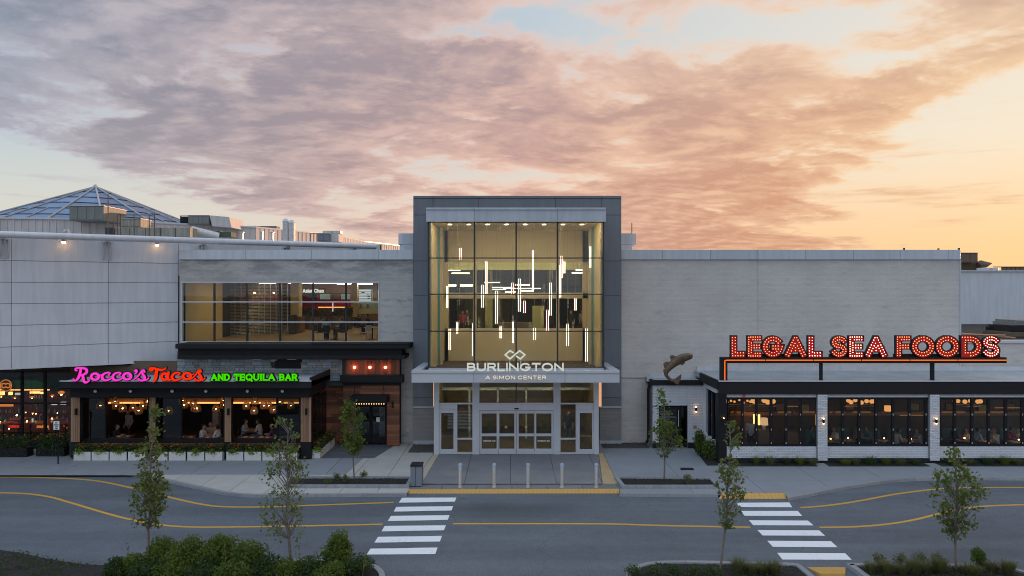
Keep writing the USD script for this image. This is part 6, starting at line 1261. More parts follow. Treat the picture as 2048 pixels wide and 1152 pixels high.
# roof blocks on both sides of the tower
for s, lb in ((-1, "grey rounded roof block just left of the entrance tower"), (1, "grey roof block with pink-lit side just right of the entrance tower")):
    t = thing("roof_block", lb, "roof block", at=(s * 6.4, 41, 10)); D = 40.0
    a, b_ = ((794.5, 826), (1242.5, 1278))[s > 0]
    if s < 0:
        for y0, y1, k in ((466.5, 488.5, 0), (489, 502, 3)):
            x0, x1 = X(a + k, D), X(b_, D); put(t, "cladding", MB().poly(Polygon([(x1, D), (x0 + .3, D), (x0 + .08, D + .1), (x0, D + .35), (x0, D + 5), (x1, D + 5)]), Z(y1, D), Z(y0, D)), M["panel"])
    else:
        for y0, y1, c in ((466.5, 489, 1278), (489.5, 502, 1270)): put(t, "cladding", MB().box(X(a, D), X(1264, D), D, D + 4, Z(y1, D), Z(y0, D)).box(X(1264, D), X(c - 4, D), D + .3, D + 4, Z(y1, D), Z(y0, D)), M["panel"])
        put(t, "mast", MB().tube([(X(1265, D), D + .2, Z(466, D)), (X(1265, D), D + .2, Z(445, D))], .025, 5), M["black"])
# far right
fr = thing("far_white_hall", "plain white far building beyond the brick wing at the right", "building", at=(X(2000, 62), 62, 0)); put(fr, "wall", MB().box(X(1915, 62), 62, 62, 62.3, 0, Z(543, 62)), M["panel"]); put(fr, "coping", MB().box(X(1915, 62), 62, 61.9, 62.4, Z(543, 62), Z(540.5, 62)), M["alu"]); put(fr, "roof", MB().box(X(1915, 62), 62, 62.3, 140, Z(543, 62) - .3, Z(543, 62) - .1), M["roof"])
for k in range(60): pass
hvac("boxy brown-grey roof unit at the end of the brick wing parapet", 1924, 1956, 505, 525, 64, 3, "brown"); 
ck = thing("roof_cowl", "dark brown pointed air intake cowl on the far roof", "air intake", at=(X(1970, 64.5), 64.5, Z(541, 64.5))); D = 64.5
put(ck, "cowl", MB().tube([(X(1957, D), D, Z(531, D)), (X(1962, D), D, Z(528.5, D)), (X(1972, D), D, Z(529, D)), (X(1983.5, D), D, Z(526.5, D))], [.32, .38, .28, .04], 10), M["brown"]); put(ck, "base", MB().pbox(1925, 1958, 525, 542, D + .4, 1.5), M["brown"])
for i, (a, b_, lb) in enumerate(((1965, 1980, "low white roof box under the pointed cowl"), (1985, 1998, "white roof hatch right of the cowl"))): solo("roof_hatch", MB().pbox(a, b_, 535.5, 542.5, 63, .8, .03), M["alu"], lb, "roof hatch")
sc = thing("roof_screen", "long low dark screen of roof machines at the right horizon", "roof screen", at=(X(2025, 75), 75, 10)); put(sc, "cap", MB().pbox(1990, 2300, 533, 534.5, 75, .3), M["mullion"]); put(sc, "rail", MB().pbox(1990, 2300, 542, 544, 75, .3), M["brown"])
for k in range(20): put(sc, "louvre_panel", MB().pbox(2005 + k * 9, 2012.5 + k * 9, 534.5, 542, 75.05, .2), M["brown"])
solo("roof_ventilator", MB().cyl(X(1977.5, 46), 46, Z(668, 46), Z(655.5, 46), .19, 12).ball((X(1977.5, 46), 46, Z(655.5, 46)), .19, 2).cyl(X(1976, 46), 46, Z(655, 46), Z(650, 46), .02, 6), M["black_soft"], "dark mushroom-topped roof ventilator on the low roof at the right", "ventilator")
rm = thing("roof_machine", "stepped dark roof machine at the right picture edge", "roof machine", at=(X(2040, 44), 44, 5.4)); D = 44.0
for a, y0, y1, m_ in ((2034, 640.5, 645, "hv"), (2029, 645, 651, "grey_panel"), (2021, 651.5, 664, "black_soft"), (2008, 664, 674, "brown")): put(rm, "box", MB().pbox(a, 2110, y0, y1, D, 2, .02), M[m_])
solo("roof_pipe", MB().tube([(X(1923, 41), 41, Z(669, 41)), (X(2010, 41), 41, Z(671, 41))], .06, 8).tube([(X(1923, 41.5), 41.5, Z(667, 41.5)), (X(2030, 41.5), 41.5, Z(676, 41.5))], .05, 8), M["post_wood"], "pair of long rusty pipes across the low roof at the right", "pipes")
hl = MB(); xx = np.linspace(-700, 900, 60); zz = 6 + 18 * meshkit.fbm(np.c_[xx * .006, xx * 0, xx * 0], 4, 5) ; 
for i in range(59): hl.add([(xx[i], 880, -5), (xx[i + 1], 880, -5), (xx[i + 1], 882, zz[i + 1]), (xx[i], 882, zz[i]), (xx[i], 895, -5), (xx[i + 1], 895, -5)], [(0, 1, 2), (0, 2, 3), (3, 2, 5), (3, 5, 4)])
solo("hills", hl, M["leaf_dark"], kind="structure")
# ---------------------------------------------------------------- bollards and bin
def bollard_mesh(t, x, y):
    put(t, "tube", MB().cyl(x, y, 0, .90, .070, 20), M["steel"], smooth=40); put(t, "base_ring", MB().cyl(x, y, .001, .035, .092, 20), M["steel"], smooth=40)
    put(t, "cap", MB().tube([(x, y, z) for z in (.90, .90, .985, 1.015, 1.03)], [.07, .082, .082, .066, .02], 20), M["cap_sky_tint"], smooth=40)
M["cap_sky_tint"] = plain("sky_tinted_cap", (.36, .46, .60), .3)  # blue of the reflected sky put into the cap colour
bx = [X(920.5, 29.8), X(988.5, 29.8), X(1056, 29.8), X(1124, 29.8), X(1192.5, 29.8)]
where = ["leftmost steel bollard before the entrance", "second steel bollard from the left before the entrance", "middle one of five steel bollards before the entrance", "second steel bollard from the right before the entrance", "rightmost steel bollard, standing on the tan concrete edge"]
b0 = thing("bollard", where[0], "bollard", "steel bollards before the entrance", at=(bx[0], 29.8, 0)); bollard_mesh(b0, bx[0], 29.8)
for x, w_ in zip(bx[1:], where[1:]): copy(b0, (x, 29.8, 0), 0, w_)
D = 29.9; tb = thing("litter_bin", "dark grey twin litter bin beside the left mulch bed", "litter bin", at=(X(832, D), D, 0))
for a, c in ((821, 831.2), (832.2, 843.5)):
    put(tb, "body", MB().box(X(a, D), X(c, D), D, D + .55, .03, .86), M["grey_panel"]); put(tb, "lid", MB().box(X(a, D) - .01, X(c, D) + .01, D - .02, D + .57, .86, .93), M["black_soft"]); put(tb, "opening", MB().box(X(a, D) + .04, X(c, D) - .04, D + .1, D + .4, .931, .936), M["black"])
put(tb, "foot", MB().box(X(823, D), X(842, D), D + .05, D + .5, 0, .03), M["black"])
# ---------------------------------------------------------------- trees
def tree(label, base, crown, D, nleaf, lsize, mat, clusters=70, trunk_r=.045, spread=.16, lean=None, group=None, zbase=0.0):
    x0, y0 = X(base, D), D; t = thing("young_tree", label, "tree", at=(x0, y0, zbase))
    ys = np.array([c[0] for c in crown], float); ls = np.array([c[1] for c in crown], float); rs = np.array([c[2] for c in crown], float)
    z = lambda py: Z(py, D)
    ztop, zbot = z(ys[0]), z(ys[-1]); mid = (ls + rs) / 2
    def axis(py): return X(np.interp(py, np.r_[ys, ys[-1] + 60], np.r_[mid, lean or base]), D)
    py_b = YH + (H - zbase) * F / D
    tp = [(x0, D, zbase - .05)] + [(axis(p) * .75 + x0 * .25 + RNG.normal(0, .012), D + RNG.normal(0, .02), z(p)) for p in np.linspace(ys[-1], ys[0] + 4, 9)]
    tp = np.array(tp); tr = np.linspace(trunk_r, .008, len(tp)); wd = MB().tube(tp, tr, 7)
    w_ = (rs - ls) + 3; prob = w_ / w_.sum(); cents, weights = [], []
    for k in range(clusters):
        py = np.interp(RNG.uniform(), np.r_[0, np.cumsum((w_[1:] + w_[:-1]) / 2 * np.diff(ys)) / np.sum((w_[1:] + w_[:-1]) / 2 * np.diff(ys))], ys)
        hw = max((np.interp(py, ys, rs) - np.interp(py, ys, ls)) / 2 * D / F, .04); a = RNG.uniform(0, 2 * math.pi); r = hw * RNG.uniform(.25, 1) ** .7 * .92
        c = np.array([X(np.interp(py, ys, mid), D) + r * math.cos(a), D + r * math.sin(a), z(py)]); cents.append(c); weights.append(RNG.uniform(.4, 1.6))
        s = z(py) - (abs(r) * 1.1 + .12); s = max(s, tp[1][2] - .05); i = int(np.argmin(abs(tp[:, 2] - s))); q0 = np.array([np.interp(s, tp[:, 2], tp[:, 0]), np.interp(s, tp[:, 2], tp[:, 1]), s])
        m1 = q0 * .45 + c * .55 + np.array([RNG.normal(0, .04), RNG.normal(0, .04), -.04 * r]); wd.tube([q0, m1, c], [.011, .008, .004], 5, False)
    put(t, "trunk", wd, M["bark"], smooth=True)
    wt = np.array(weights) / sum(weights); P_ = []
    for c, q in zip(cents, wt): n = max(3, int(nleaf * q)); n = max(3, int(n * .44)); P_.append(c + RNG.normal(size=(n, 3)) * np.array([spread, spread, spread * .8]) * RNG.uniform(.45, 1.05))
    P_ = np.vstack(P_); put(t, "crown", MB().add(*leaf_cloud(P_, lsize, aspect=.85)), M[mat]); return t
DT = 21.2
tree("slim young tree at the left, rising from the front hedge before the taco restaurant", 298, [(818, 303, 313), (835, 296, 320), (858, 297, 320), (876, 300, 316), (892, 283, 325), (925, 278, 326), (945, 286, 320), (960, 268, 335), (985, 262, 343), (1005, 268, 335), (1030, 272, 330), (1052, 284, 312)], DT, 3600, .10, "leaf", 80, .04, .10, 298, zbase=-.03)
tree("sparse young tree with yellowing leaves between the left hedge shrubs", 584, [(830, 552, 562), (850, 553, 600), (880, 546, 600), (910, 532, 605), (940, 528, 612), (975, 528, 622), (1000, 520, 620), (1025, 512, 632), (1050, 520, 625), (1072, 556, 600)], DT, 2300, .095, "leaf_red", 95, .045, .13, 575, zbase=-.03)
tree("small dense oval tree in the mulch bed before the wooden portal", 709, [(803, 694, 700), (815, 688, 715), (830, 683, 726), (850, 680, 732), (870, 682, 733), (890, 686, 727), (906, 694, 718)], 30.9, 3000, .12, "leaf_deep", 60, .035, .11, 708)
tree("young tree with bare top in the right mulch bed before the restaurant door", 1328, [(783, 1318, 1330), (800, 1314, 1338), (818, 1310, 1346), (838, 1316, 1342), (858, 1304, 1356), (872, 1292, 1366), (885, 1298, 1370), (898, 1308, 1352), (912, 1322, 1336)], 30.9, 1900, .12, "leaf_deep", 62, .035, .12, 1328)
tree("thin young tree growing from the middle front island before the black corner column", 1440, [(848, 1460, 1470), (870, 1454, 1482), (892, 1458, 1478), (910, 1450, 1480), (930, 1440, 1488), (955, 1430, 1494), (985, 1426, 1494), (1010, 1428, 1488), (1035, 1436, 1478), (1056, 1446, 1462)], DT, 2100, .09, "leaf", 75, .035, .085, 1449, zbase=-.03)
tree("round-crowned young tree on the right front island before the yellow lines", 1911, [(898, 1902, 1912), (915, 1892, 1918), (934, 1894, 1924), (950, 1872, 1950), (975, 1862, 1962), (1000, 1862, 1966), (1025, 1868, 1956), (1050, 1880, 1940), (1075, 1900, 1922)], DT, 3300, .10, "leaf", 90, .04, .11, 1912, zbase=-.03)
# ---------------------------------------------------------------- shrubs, hedge, grasses
def shrub(name, label, cx, cy, D, rw, rh, n, size, mat, cat="shrub", zb=-.03, up=.3, dep=None):
    x = X(cx, D); w_, h_ = rw * D / F, rh * D / F; t = thing(name, label, cat, at=(x, D, zb)); pts = []
    for k in range(16):
        a, b_ = RNG.uniform(0, 2 * math.pi), RNG.uniform(.15, 1); c = (x + w_ * .62 * math.cos(a) * b_, D + (dep or w_) * .62 * math.sin(a) * b_, zb + h_ * (.35 + .55 * RNG.uniform() * (1.15 - .5 * b_)))
        pts.append(blob_points(c, (w_ * .42, (dep or w_) * .42, h_ * .34), n // 16))
    pts = np.vstack(pts); pts = pts[pts[:, 2] > zb + .02]; put(t, "foliage", MB().add(*leaf_cloud(pts, size, up=up)), M[mat]); m = MB()
    for k in range(7): q = pts[RNG.integers(len(pts))]; m.tube([(x + RNG.normal(0, .05), D, zb - .02), (x * .4 + q[0] * .6, D * .4 + q[1] * .6, zb + (q[2] - zb) * .55), q], [.02, .014, .006], 5, False)
    put(t, "stem", m, M["bark"]); return t
for a in (("leftmost leafy shrub of the front hedge, around the slim tree's foot", 322, 21.3, 40, 52, 2200), ("large green shrub in the front hedge right of the slim tree", 372, 20.9, 52, 60, 3300), ("broad green shrub in the middle of the front hedge", 440, 21.1, 56, 62, 3500), ("green shrub at the right end of the front hedge", 500, 20.8, 46, 60, 3000), ("lone round shrub right of the sparse young tree", 677, 21.2, 42, 66, 2900)):
    shrub("shrub", a[0], a[1], 0, a[2], a[3], a[4], a[5], .085, "leaf_deep")
low = [(232, 20.5, 22), (262, 20.7, 28), (296, 20.4, 38), (345, 20.2, 44), (405, 20.3, 42), (465, 20.2, 44), (525, 20.6, 42), (572, 20.3, 40), (620, 20.5, 42), (665, 20.2, 40), (712, 20.7, 36)]
for i, (x, D, w_) in enumerate(low): shrub("low_shrub", f"low dark ground-cover shrub on the left island, {ORD[i]} from the left", x, 0, D, w_ * 1.15, 36, 2000, .07, "leaf_deep" if i % 2 else "leaf_dark")
def grass(name, label, x, y, n, h_, w_, mat, zb=0.0, cat="grass clump"):
    t = thing(name, label, cat, at=(x, y, zb)); v, f = [], []
    for k in range(n):
        a, r = RNG.uniform(0, 2 * math.pi), w_ * RNG.uniform(0, .35); o = np.array([x + r * math.cos(a), y + r * math.sin(a), zb]); d = np.array([math.cos(a), math.sin(a), 0]) * w_ * RNG.uniform(.1, .8); hh = h_ * RNG.uniform(.55, 1.1); s = np.array([-math.sin(a), math.cos(a), 0]) * .006
        i = len(v); v += [o - s, o + s, o + d * .35 + [0, 0, hh * .65] + s, o + d * .35 + [0, 0, hh * .65] - s, o + d + [0, 0, hh]]; f += [(i, i + 1, i + 2), (i, i + 2, i + 3), (i + 3, i + 2, i + 4)]
    put(t, "blades", MB().add(v, f), M[mat]); return t
gi = 0
for lbl, xs_, ys_ in (("on the middle front island", (1478, 1500, 1522, 1545), 20.9), ("on the right front island", (1742, 1770, 1798, 1826, 1852, 1880, 1935, 1985, 2010), 20.9)):
    for k, x in enumerate(xs_): grass("tan_grass", f"tan ornamental grass clump {lbl}, {ORD[k]} from the left", X(x, ys_), ys_ + RNG.uniform(-.15, .12), 460, RNG.uniform(.28, .44), RNG.uniform(.34, .5), "grass_tan", -.03)
for k, x in enumerate((1268, 1305, 1345, 1388, 1425)): shrub("low_shrub", f"low dark plant on the middle front island, {ORD[k]} from the left", x, 0, 20.6, 24, 20, 420, .06, "leaf_dark")
for k, x in enumerate((1757, 1800, 1840, 1875)): shrub("low_shrub", f"low grey-green plant at the back of the right front island, {ORD[k]} from the left", x, 0, 21.4, 18, 24, 380, .06, "grass_tan")
shrub("shrub", "round dark green shrub right of the right front island's tree", 1958, 0, 21.3, 20, 36, 1200, .06, "leaf_deep")
shrub("shrub", "glossy green laurel bush beside the seafood restaurant door", 1399, 0, 35.6, 15, 46, 900, .12, "leaf_deep", zb=0); shrub("shrub", "spreading green bush at the foot of the black corner column", 1420, 0, 34.7, 17, 34, 1000, .12, "leaf_deep", zb=0)
solo("mulch_bed", MB().poly(gpoly([(1386, 896), (1412, 896), (1436, 927), (1436, 931), (1414, 931)]), .001, .03), M["mulch"], "dark mulch bed between the restaurant door and its corner column", "planting bed")
sb = MB(); sb.box(X(1455, 33.6), 34, 33.35, 33.88, .001, .03); solo("mulch_bed", sb, M["mulch"], "long dark mulch strip along the foot of the white brick restaurant", "planting bed")
solo("stone_step", MB().pbox(1635, 1656, 931, 935, 33.3, .5), M["granite"], "pale stone pad in front of the left brick pier", "stone pad"); solo("stone_step", MB().pbox(1860, 1880, 931, 935, 33.3, .5), M["granite"], "pale stone pad in front of the right brick pier", "stone pad")
k = 0
for x in (1512, 1540, 1572, 1600, 1625, 1690, 1712, 1740, 1772, 1800, 1830, 1905, 1940, 1975, 2010, 2035):
    bay = "leftmost" if x < 1640 else ("middle" if x < 1860 else "rightmost"); k = {1512: 0, 1690: 0, 1905: 0}.get(x, k); grass("base_grass", f"green grass tuft under the {bay} restaurant window, {ORD[k]} from the left", X(x, 33.6), 33.62, 210, RNG.uniform(.26, .46), RNG.uniform(.34, .6), ("leaf_deep", "grass_tan", "leaf_dark")[k % 3], .02, "grass tuft"); k += 1
for i, (x, y, lb) in enumerate(((675, 962, "small plant left of the oval tree's trunk in the left mulch bed"), (692, 967, "low green plant nearest the oval tree's trunk"), (728, 958, "small spiky plant at the back of the left mulch bed"), (655, 972, "tiny plant at the left end of the left mulch bed"), (585, 970, "small plant at the far left of the left mulch bed"))): c = G(x, y); shrub("bed_plant", lb, x, 0, c[1], 9, 14, 160, .07, "leaf_deep", "plant", .05)
c = G(1376, 970); shrub("bed_plant", "grey-green lavender clump in the right mulch bed", 1376, 0, c[1], 12, 18, 500, .05, "grass_tan", "plant", .05)
# ---------------------------------------------------------------- people, tables, chairs
def sph(c, r): return m3.Manifold.sphere(r, 10).translate(tuple(map(float, c)))
def chain(js): return [m3.Manifold.batch_hull([sph(a, ra), sph(b_, rb)]) for (a, ra), (b_, rb) in zip(js[:-1], js[1:])]
def person(label, x, y, z, face, shirt, pants, pose="sit", hair="hair", group=None, s=1.0):
    "one continuous body with face and hands; clothes and hair are its parts"
    P = lambda a, b_, c: np.array([a, b_, c]) * s
    if pose == "sit":
        hip, chest, neck, head = P(0, 0, .54), P(.05, 0, .92), P(.07, 0, 1.08), P(.10, 0, 1.23)
        knee = [P(.42, q * .12, .52) for q in (-1, 1)]; foot = [P(.40, q * .12, .08) for q in (-1, 1)]; hipj = [P(.02, q * .09, .52) for q in (-1, 1)]
        sh = [P(.05, q * .19, 1.0) for q in (-1, 1)]; el = [P(.14, q * .24, .76) for q in (-1, 1)]; wr = [P(.36, q * .14, .80) for q in (-1, 1)]
    else:
        hip, chest, neck, head = P(0, 0, .96), P(0, 0, 1.30), P(.01, 0, 1.48), P(.03, 0, 1.63)
        knee = [P(.04 * q, q * .10, .50) for q in (-1, 1)]; foot = [P(.10 * q - .03, q * .11, .08) for q in (-1, 1)]; hipj = [P(0, q * .09, .92) for q in (-1, 1)]
        sh = [P(0, q * .20, 1.40) for q in (-1, 1)]; el = [P(-.03, q * .25, 1.12) for q in (-1, 1)]; wr = [P(.10, q * .22, .90) for q in (-1, 1)]
    def torso(e): return chain([(hip, .145 * s + e), (chest, .15 * s + e)]) + [m3.Manifold.batch_hull([sph(sh[0], .065 * s + e), sph(sh[1], .065 * s + e), sph(chest, .12 * s + e)])]
    def legs(e): return [q for i in (0, 1) for q in chain([(hipj[i], .095 * s + e), (knee[i], .062 * s + e), (foot[i], .042 * s + e)])]
    def sleeves(e, f=1.0): return [q for i in (0, 1) for q in chain([(sh[i], .058 * s + e), (el[i], .045 * s + e)])]
    hands = []
    for i in (0, 1):
        d = (wr[i] - el[i]) / np.linalg.norm(wr[i] - el[i]); sd_ = np.cross(d, [0, 0, 1.0]); sd_ /= np.linalg.norm(sd_); pm = wr[i] + d * .075 * s
        hands += chain([(el[i], .043 * s), (wr[i], .030 * s)]) + [m3.Manifold.batch_hull([sph(wr[i], .028 * s), sph(pm + sd_ * .028 * s, .018 * s), sph(pm - sd_ * .028 * s, .018 * s)])]
        for k, (o, l_) in enumerate(((-.032, .065), (-.011, .078), (.011, .074), (.032, .058))):
            q0 = pm + sd_ * o * s; q1 = q0 + d * l_ * .55 * s; q2 = q1 + (d * .6 - np.array([0, 0, .6])) * l_ * .5 * s; hands += chain([(q0, .010 * s), (q1, .009 * s), (q2, .007 * s)])
        t0 = wr[i] + d * .02 * s; t1 = t0 + (-sd_ if i else sd_) * .045 * s + d * .03 * s; hands += chain([(t0, .012 * s), (t1, .010 * s), (t1 + d * .03 * s, .008 * s)])
    feet = [m3.Manifold.batch_hull([sph(f, .045 * s), sph(f + P(.16, 0, -.04), .035 * s), sph(f + P(-.03, 0, -.04), .035 * s)]) for f in foot]
    hd = [m3.Manifold.batch_hull([sph(head + P(0, 0, .03), .092 * s), sph(head + P(.035, 0, -.07), .058 * s), sph(head + P(.03, 0, .0), .082 * s)])] + chain([(neck - P(0, 0, .04), .055 * s), (head - P(.01, 0, .06), .052 * s)])
    hd += [m3.Manifold.batch_hull([sph(head + P(.108, 0, .0), .010 * s), sph(head + P(.122, 0, -.028), .015 * s), sph(head + P(.09, 0, -.02), .018 * s)])] + [sph(head + P(-.005, q * .093, -.01), .024 * s) for q in (-1, 1)]
    hd += [m3.Manifold.batch_hull([sph(head + P(.092, -.022, -.062), .009 * s), sph(head + P(.092, .022, -.062), .009 * s)])]
    body = m3.Manifold.batch_boolean(torso(0) + legs(0) + sleeves(0) + hands + feet + hd, m3.OpType.Add)
    ca, sa = math.cos(face), math.sin(face); R_ = np.array([[ca, -sa, 0], [sa, ca, 0], [0, 0, 1]])
    def out(m): mm = m.to_mesh(); return MB().add(mm.vert_properties[:, :3] @ R_.T + np.array([x, y, z]), mm.tri_verts)
    t = thing("person", label, "person", group, at=(x, y, z)); put(t, "body", out(body), M["skin"], smooth=50)
    put(t, "shirt", out(m3.Manifold.batch_boolean(torso(.014) + sleeves(.012), m3.OpType.Add)), shirt, smooth=50); put(t, "trousers", out(m3.Manifold.batch_boolean(legs(.012), m3.OpType.Add)), pants, smooth=50)
    hr = m3.Manifold.batch_hull([sph(head + P(-.02, 0, .045), .098 * s), sph(head + P(-.04, 0, -.02), .085 * s)]) - m3.Manifold.cube((.3, .3, .22), True).translate(tuple(map(float, head + P(.205, 0, -.06))))
    put(t, "hair", out(hr), M[hair], smooth=50)
    eyes = MB()
    for q in (-1, 1): e = R_ @ (head + P(.103, q * .034, .012)); eyes.ball((x + e[0], y + e[1], z + e[2]), .011 * s, 1)
    put(t, "eyes", eyes, M["black"]); return t
C = {k: plain(f"cloth_{k}", v, .85, var=.15, scale=8) for k, v in dict(white=(.62, .62, .62), grey=(.26, .28, .30), navy=(.03, .04, .07), black=(.02, .02, .022), blue=(.34, .42, .52), purple=(.10, .04, .12), red=(.35, .05, .05), teal=(.06, .18, .20), tan=(.30, .24, .17), denim=(.07, .10, .16)).items()}
M["hair_brown"] = plain("brown_hair", (.09, .05, .03), .5)
def table(x, y, z, label, r=.42, plates=2, mat="plank_red"):
    t = thing("dining_table", label, "table", at=(x, y, z)); put(t, "table_top", MB().box(x - r, x + r, y - r * .8, y + r * .8, z + .72, z + .75), M[mat]); put(t, "pedestal", MB().cyl(x, y, z + .03, z + .72, .035, 8), M["black"]); put(t, "foot", MB().cyl(x, y, z, z + .03, .24, 12), M["black"])
    for k in range(plates): a = k * math.pi * 2 / max(plates, 1); put(t, "plate", MB().cyl(x + r * .5 * math.cos(a), y - r * .3 * math.sin(a), z + .751, z + .765, .10, 12), M["white_letter"])
    return t
def chair(x, y, z, face, label, mat="black_soft"):
    t = thing("chair", label, "chair", at=(x, y, z)); ca, sa = math.cos(face), math.sin(face)
    def bx_(a0, a1, b0_, b1_, c0, c1):
        m = MB().box(a0, a1, b0_, b1_, c0, c1); v, f = m.get(); return MB().add(np.c_[x + v[:, 0] * ca - v[:, 1] * sa, y + v[:, 0] * sa + v[:, 1] * ca, z + v[:, 2]], f)
    put(t, "seat", bx_(-.2, .22, -.2, .2, .41, .45), M[mat]); put(t, "backrest", bx_(-.24, -.2, -.2, .2, .5, .88), M[mat])
    for a in (-.22, .19):
        for b_ in (-.19, .17): put(t, "leg", bx_(a, a + .025, b_, b_ + .025, 0, .88 if a < 0 else .41), M["steel"])
    return t
def sit(label, px, D, z, face, shirt, pants="black", chl=None, **k):
    person(label, X(px, D), D, z, face, C[shirt], C[pants], "sit", **k)
    if chl: chair(X(px, D) - .03 * math.cos(face), D - .03 * math.sin(face), z, face, chl)
h = math.pi / 2
table(X(668, 42.2), 42.2, FZ, "food court table with diners at the right front of the long window", .45, 2, "black_soft")
sit("person in a grey shirt seen from behind at the food court window", 653, 41.4, FZ, h + .3, "grey", "navy", "chair of the grey-shirted diner seen from behind")
sit("person in black with a red cup left of the grey-shirted diner", 640, 42.3, FZ, 0, "black", "black", "chair left of the front food court table")
sit("person in dark clothes right of the front food court table", 686, 42.4, FZ, math.pi, "navy", "denim", "chair right of the front food court table", hair="hair_brown")
table(X(727, 47.5), 47.5, FZ, "small table between two dark-clothed diners near the wooden counter", .4, 1, "post_wood")
sit("person in black facing right by the wooden food court counter", 716, 47.8, FZ, -.2, "black", "black", "chair of the left diner by the wooden counter"); sit("person in black facing left by the wooden food court counter", 737, 47.8, FZ, math.pi, "black", "navy", "chair of the right diner by the wooden counter")
chair(X(733, 42), 42, FZ, 2.4, "pale empty chair at the right end of the food court window", "white_letter"); table(X(745, 42.3), 42.3, FZ, "pale empty table at the right end of the food court window", .45, 0, "white_letter")
for px, lb in ((722, "left one of two people behind the pale green kitchen counter"), (735.5, "right one of two people behind the pale green kitchen counter")): person(lb, X(px, 59.3), 59.3, FZ, -h, C["black"], C["black"], "stand")
for px, D, lb, sh_ in ((925, 49, "left one of two shoppers in the mall behind the atrium", "red"), (934, 50.5, "right one of two shoppers in the mall behind the atrium", "navy"), (1142, 50, "shopper in black in the mall behind the rightmost panes", "black"), (1165, 51, "shopper in brown near the right edge of the atrium's inner panes", "tan")): person(lb, X(px, D), D, 5.2, -h, C[sh_], C["black"], "stand")
person("person in dark clothes standing inside the entrance behind the right sidelight", X(1137, 38.5), 38.5, .02, -h, C["navy"], C["denim"], "stand")
# taco restaurant
person("standing person in grey shirt in the taco restaurant's first bay", X(258, 38.6), 38.6, .03, -2.0, C["grey"], C["black"], "stand")
sit("seated person in black in the taco restaurant's first bay", 231, 36.6, .03, 0, "black", "black", "chair in the taco restaurant's first bay"); table(X(246, 36.5), 36.5, .03, "set table in the taco restaurant's first bay", .5, 3)
sit("person in white shirt facing right in the taco restaurant's second bay", 404, 36.6, .03, 0, "white", "black", "chair of the white-shirted person in the second bay"); table(X(421, 36.3), 36.3, .03, "set table in the taco restaurant's second bay", .45, 3)
sit("person with brown hair behind the table of the second bay", 423, 37.3, .03, -h, "tan", "black", None, hair="hair_brown"); sit("dark-haired person in white at the right of the second bay", 437, 36.5, .03, math.pi, "white", "denim", "chair at the right of the second bay")
sit("person in pale blue shirt at the left table of the third bay", 488, 38.0, .03, 0, "blue", "black", "chair of the pale blue shirt in the third bay"); table(X(503, 38), 38, .03, "rear table between two diners in the third bay", .45, 2); sit("person in white facing left in the third bay", 520, 38.0, .03, math.pi, "white", "denim", "chair of the white-clad diner in the third bay"); sit("person in purple jacket at the right of the third bay", 548, 36.8, .03, math.pi, "purple", "navy", "chair of the purple-jacketed diner")
table(X(495, 36.2), 36.2, .03, "front table set with plates at the left of the third bay", .5, 3); table(X(527, 36.2), 36.2, .03, "front table set with plates in the middle of the third bay", .45, 3); table(X(373, 36.3), 36.3, .03, "front table set with plates at the left of the second bay", .45, 2)
# seafood restaurant
person("standing person in white shirt left of the lit table lamp", X(1502, 36.2), 36.2, .03, -h - .6, C["white"], C["black"], "stand")
def booth(px0, px1, D, label):
    t = thing("banquette", label, "banquette", at=(X((px0 + px1) / 2, D), D, .03)); x0, x1 = X(px0, D), X(px1, D)
    put(t, "seat", MB().bev(x0, x1, D - .55, D, .03, .46, .04), M["teal_cloth"]); put(t, "backrest", MB().bev(x0, x1, D, D + .14, .03, 1.05, .04), M["teal_cloth"])
M["teal_cloth"] = plain("teal_upholstery", (.09, .17, .17), .7)
seats = [(1618, 36.2, "teal", "in the right part of the leftmost seafood restaurant window"), (1672, 36, "white", "at the left end of the middle seafood restaurant window"), (1712, 37, "tan", "second from the left in the middle seafood restaurant window"), (1738, 36, "teal", "in the middle of the middle seafood restaurant window"), (1793, 35.6, "white", "fourth from the left in the middle seafood restaurant window"), (1838, 35.6, "blue", "at the right end of the middle seafood restaurant window"), (1905, 36.2, "black", "at the left end of the rightmost seafood restaurant window"), (1938, 35.8, "white", "second from the left in the rightmost seafood restaurant window"), (1952, 35.8, "blue", "third from the left in the rightmost seafood restaurant window"), (1992, 35.6, "white", "fourth from the left in the rightmost seafood restaurant window"), (2018, 36, "red", "fifth from the left in the rightmost seafood restaurant window"), (2040, 35.7, "white", "by the right picture edge in the rightmost seafood restaurant window")]
for i, (px, D, c, w_) in enumerate(seats): sit(f"{c}-dressed diner {w_}", px, D, .03, 0 if i % 2 == 0 else math.pi, c, "black", None, hair=("hair", "hair_brown")[i % 2])
for i, (px, D) in enumerate(((1655, 35.4), (1690, 35.6), (1762, 35.5), (1815, 35.4), (1922, 35.6), (1970, 35.4), (2030, 35.2))): table(X(px, D), D, .03, f"dining table in the seafood restaurant, {ORD[i]} from the left", .42, 3, "post_wood")
for i, (a, c, D) in enumerate(((1610, 1632, 37), (1664, 1700, 37.4), (1722, 1762, 36.8), (1776, 1812, 37.2), (1884, 1925, 37.2), (1940, 1985, 36.9), (2000, 2045, 37.3))): booth(a, c, D, f"teal banquette in the seafood restaurant, {ORD[i]} from the left")
for i, (px, y) in enumerate(((1480, 36.6), (1560, 36.8), (1620, 36.4), (1690, 36.2), (1790, 36.6), (1840, 36.0), (1900, 36.5), (1990, 36.2), (2040, 36.6))): put(sea, "ceiling_spot", MB().cyl(X(px, y), y, zc_ - .03, zc_ - .002, .085, 10), M["warm"])

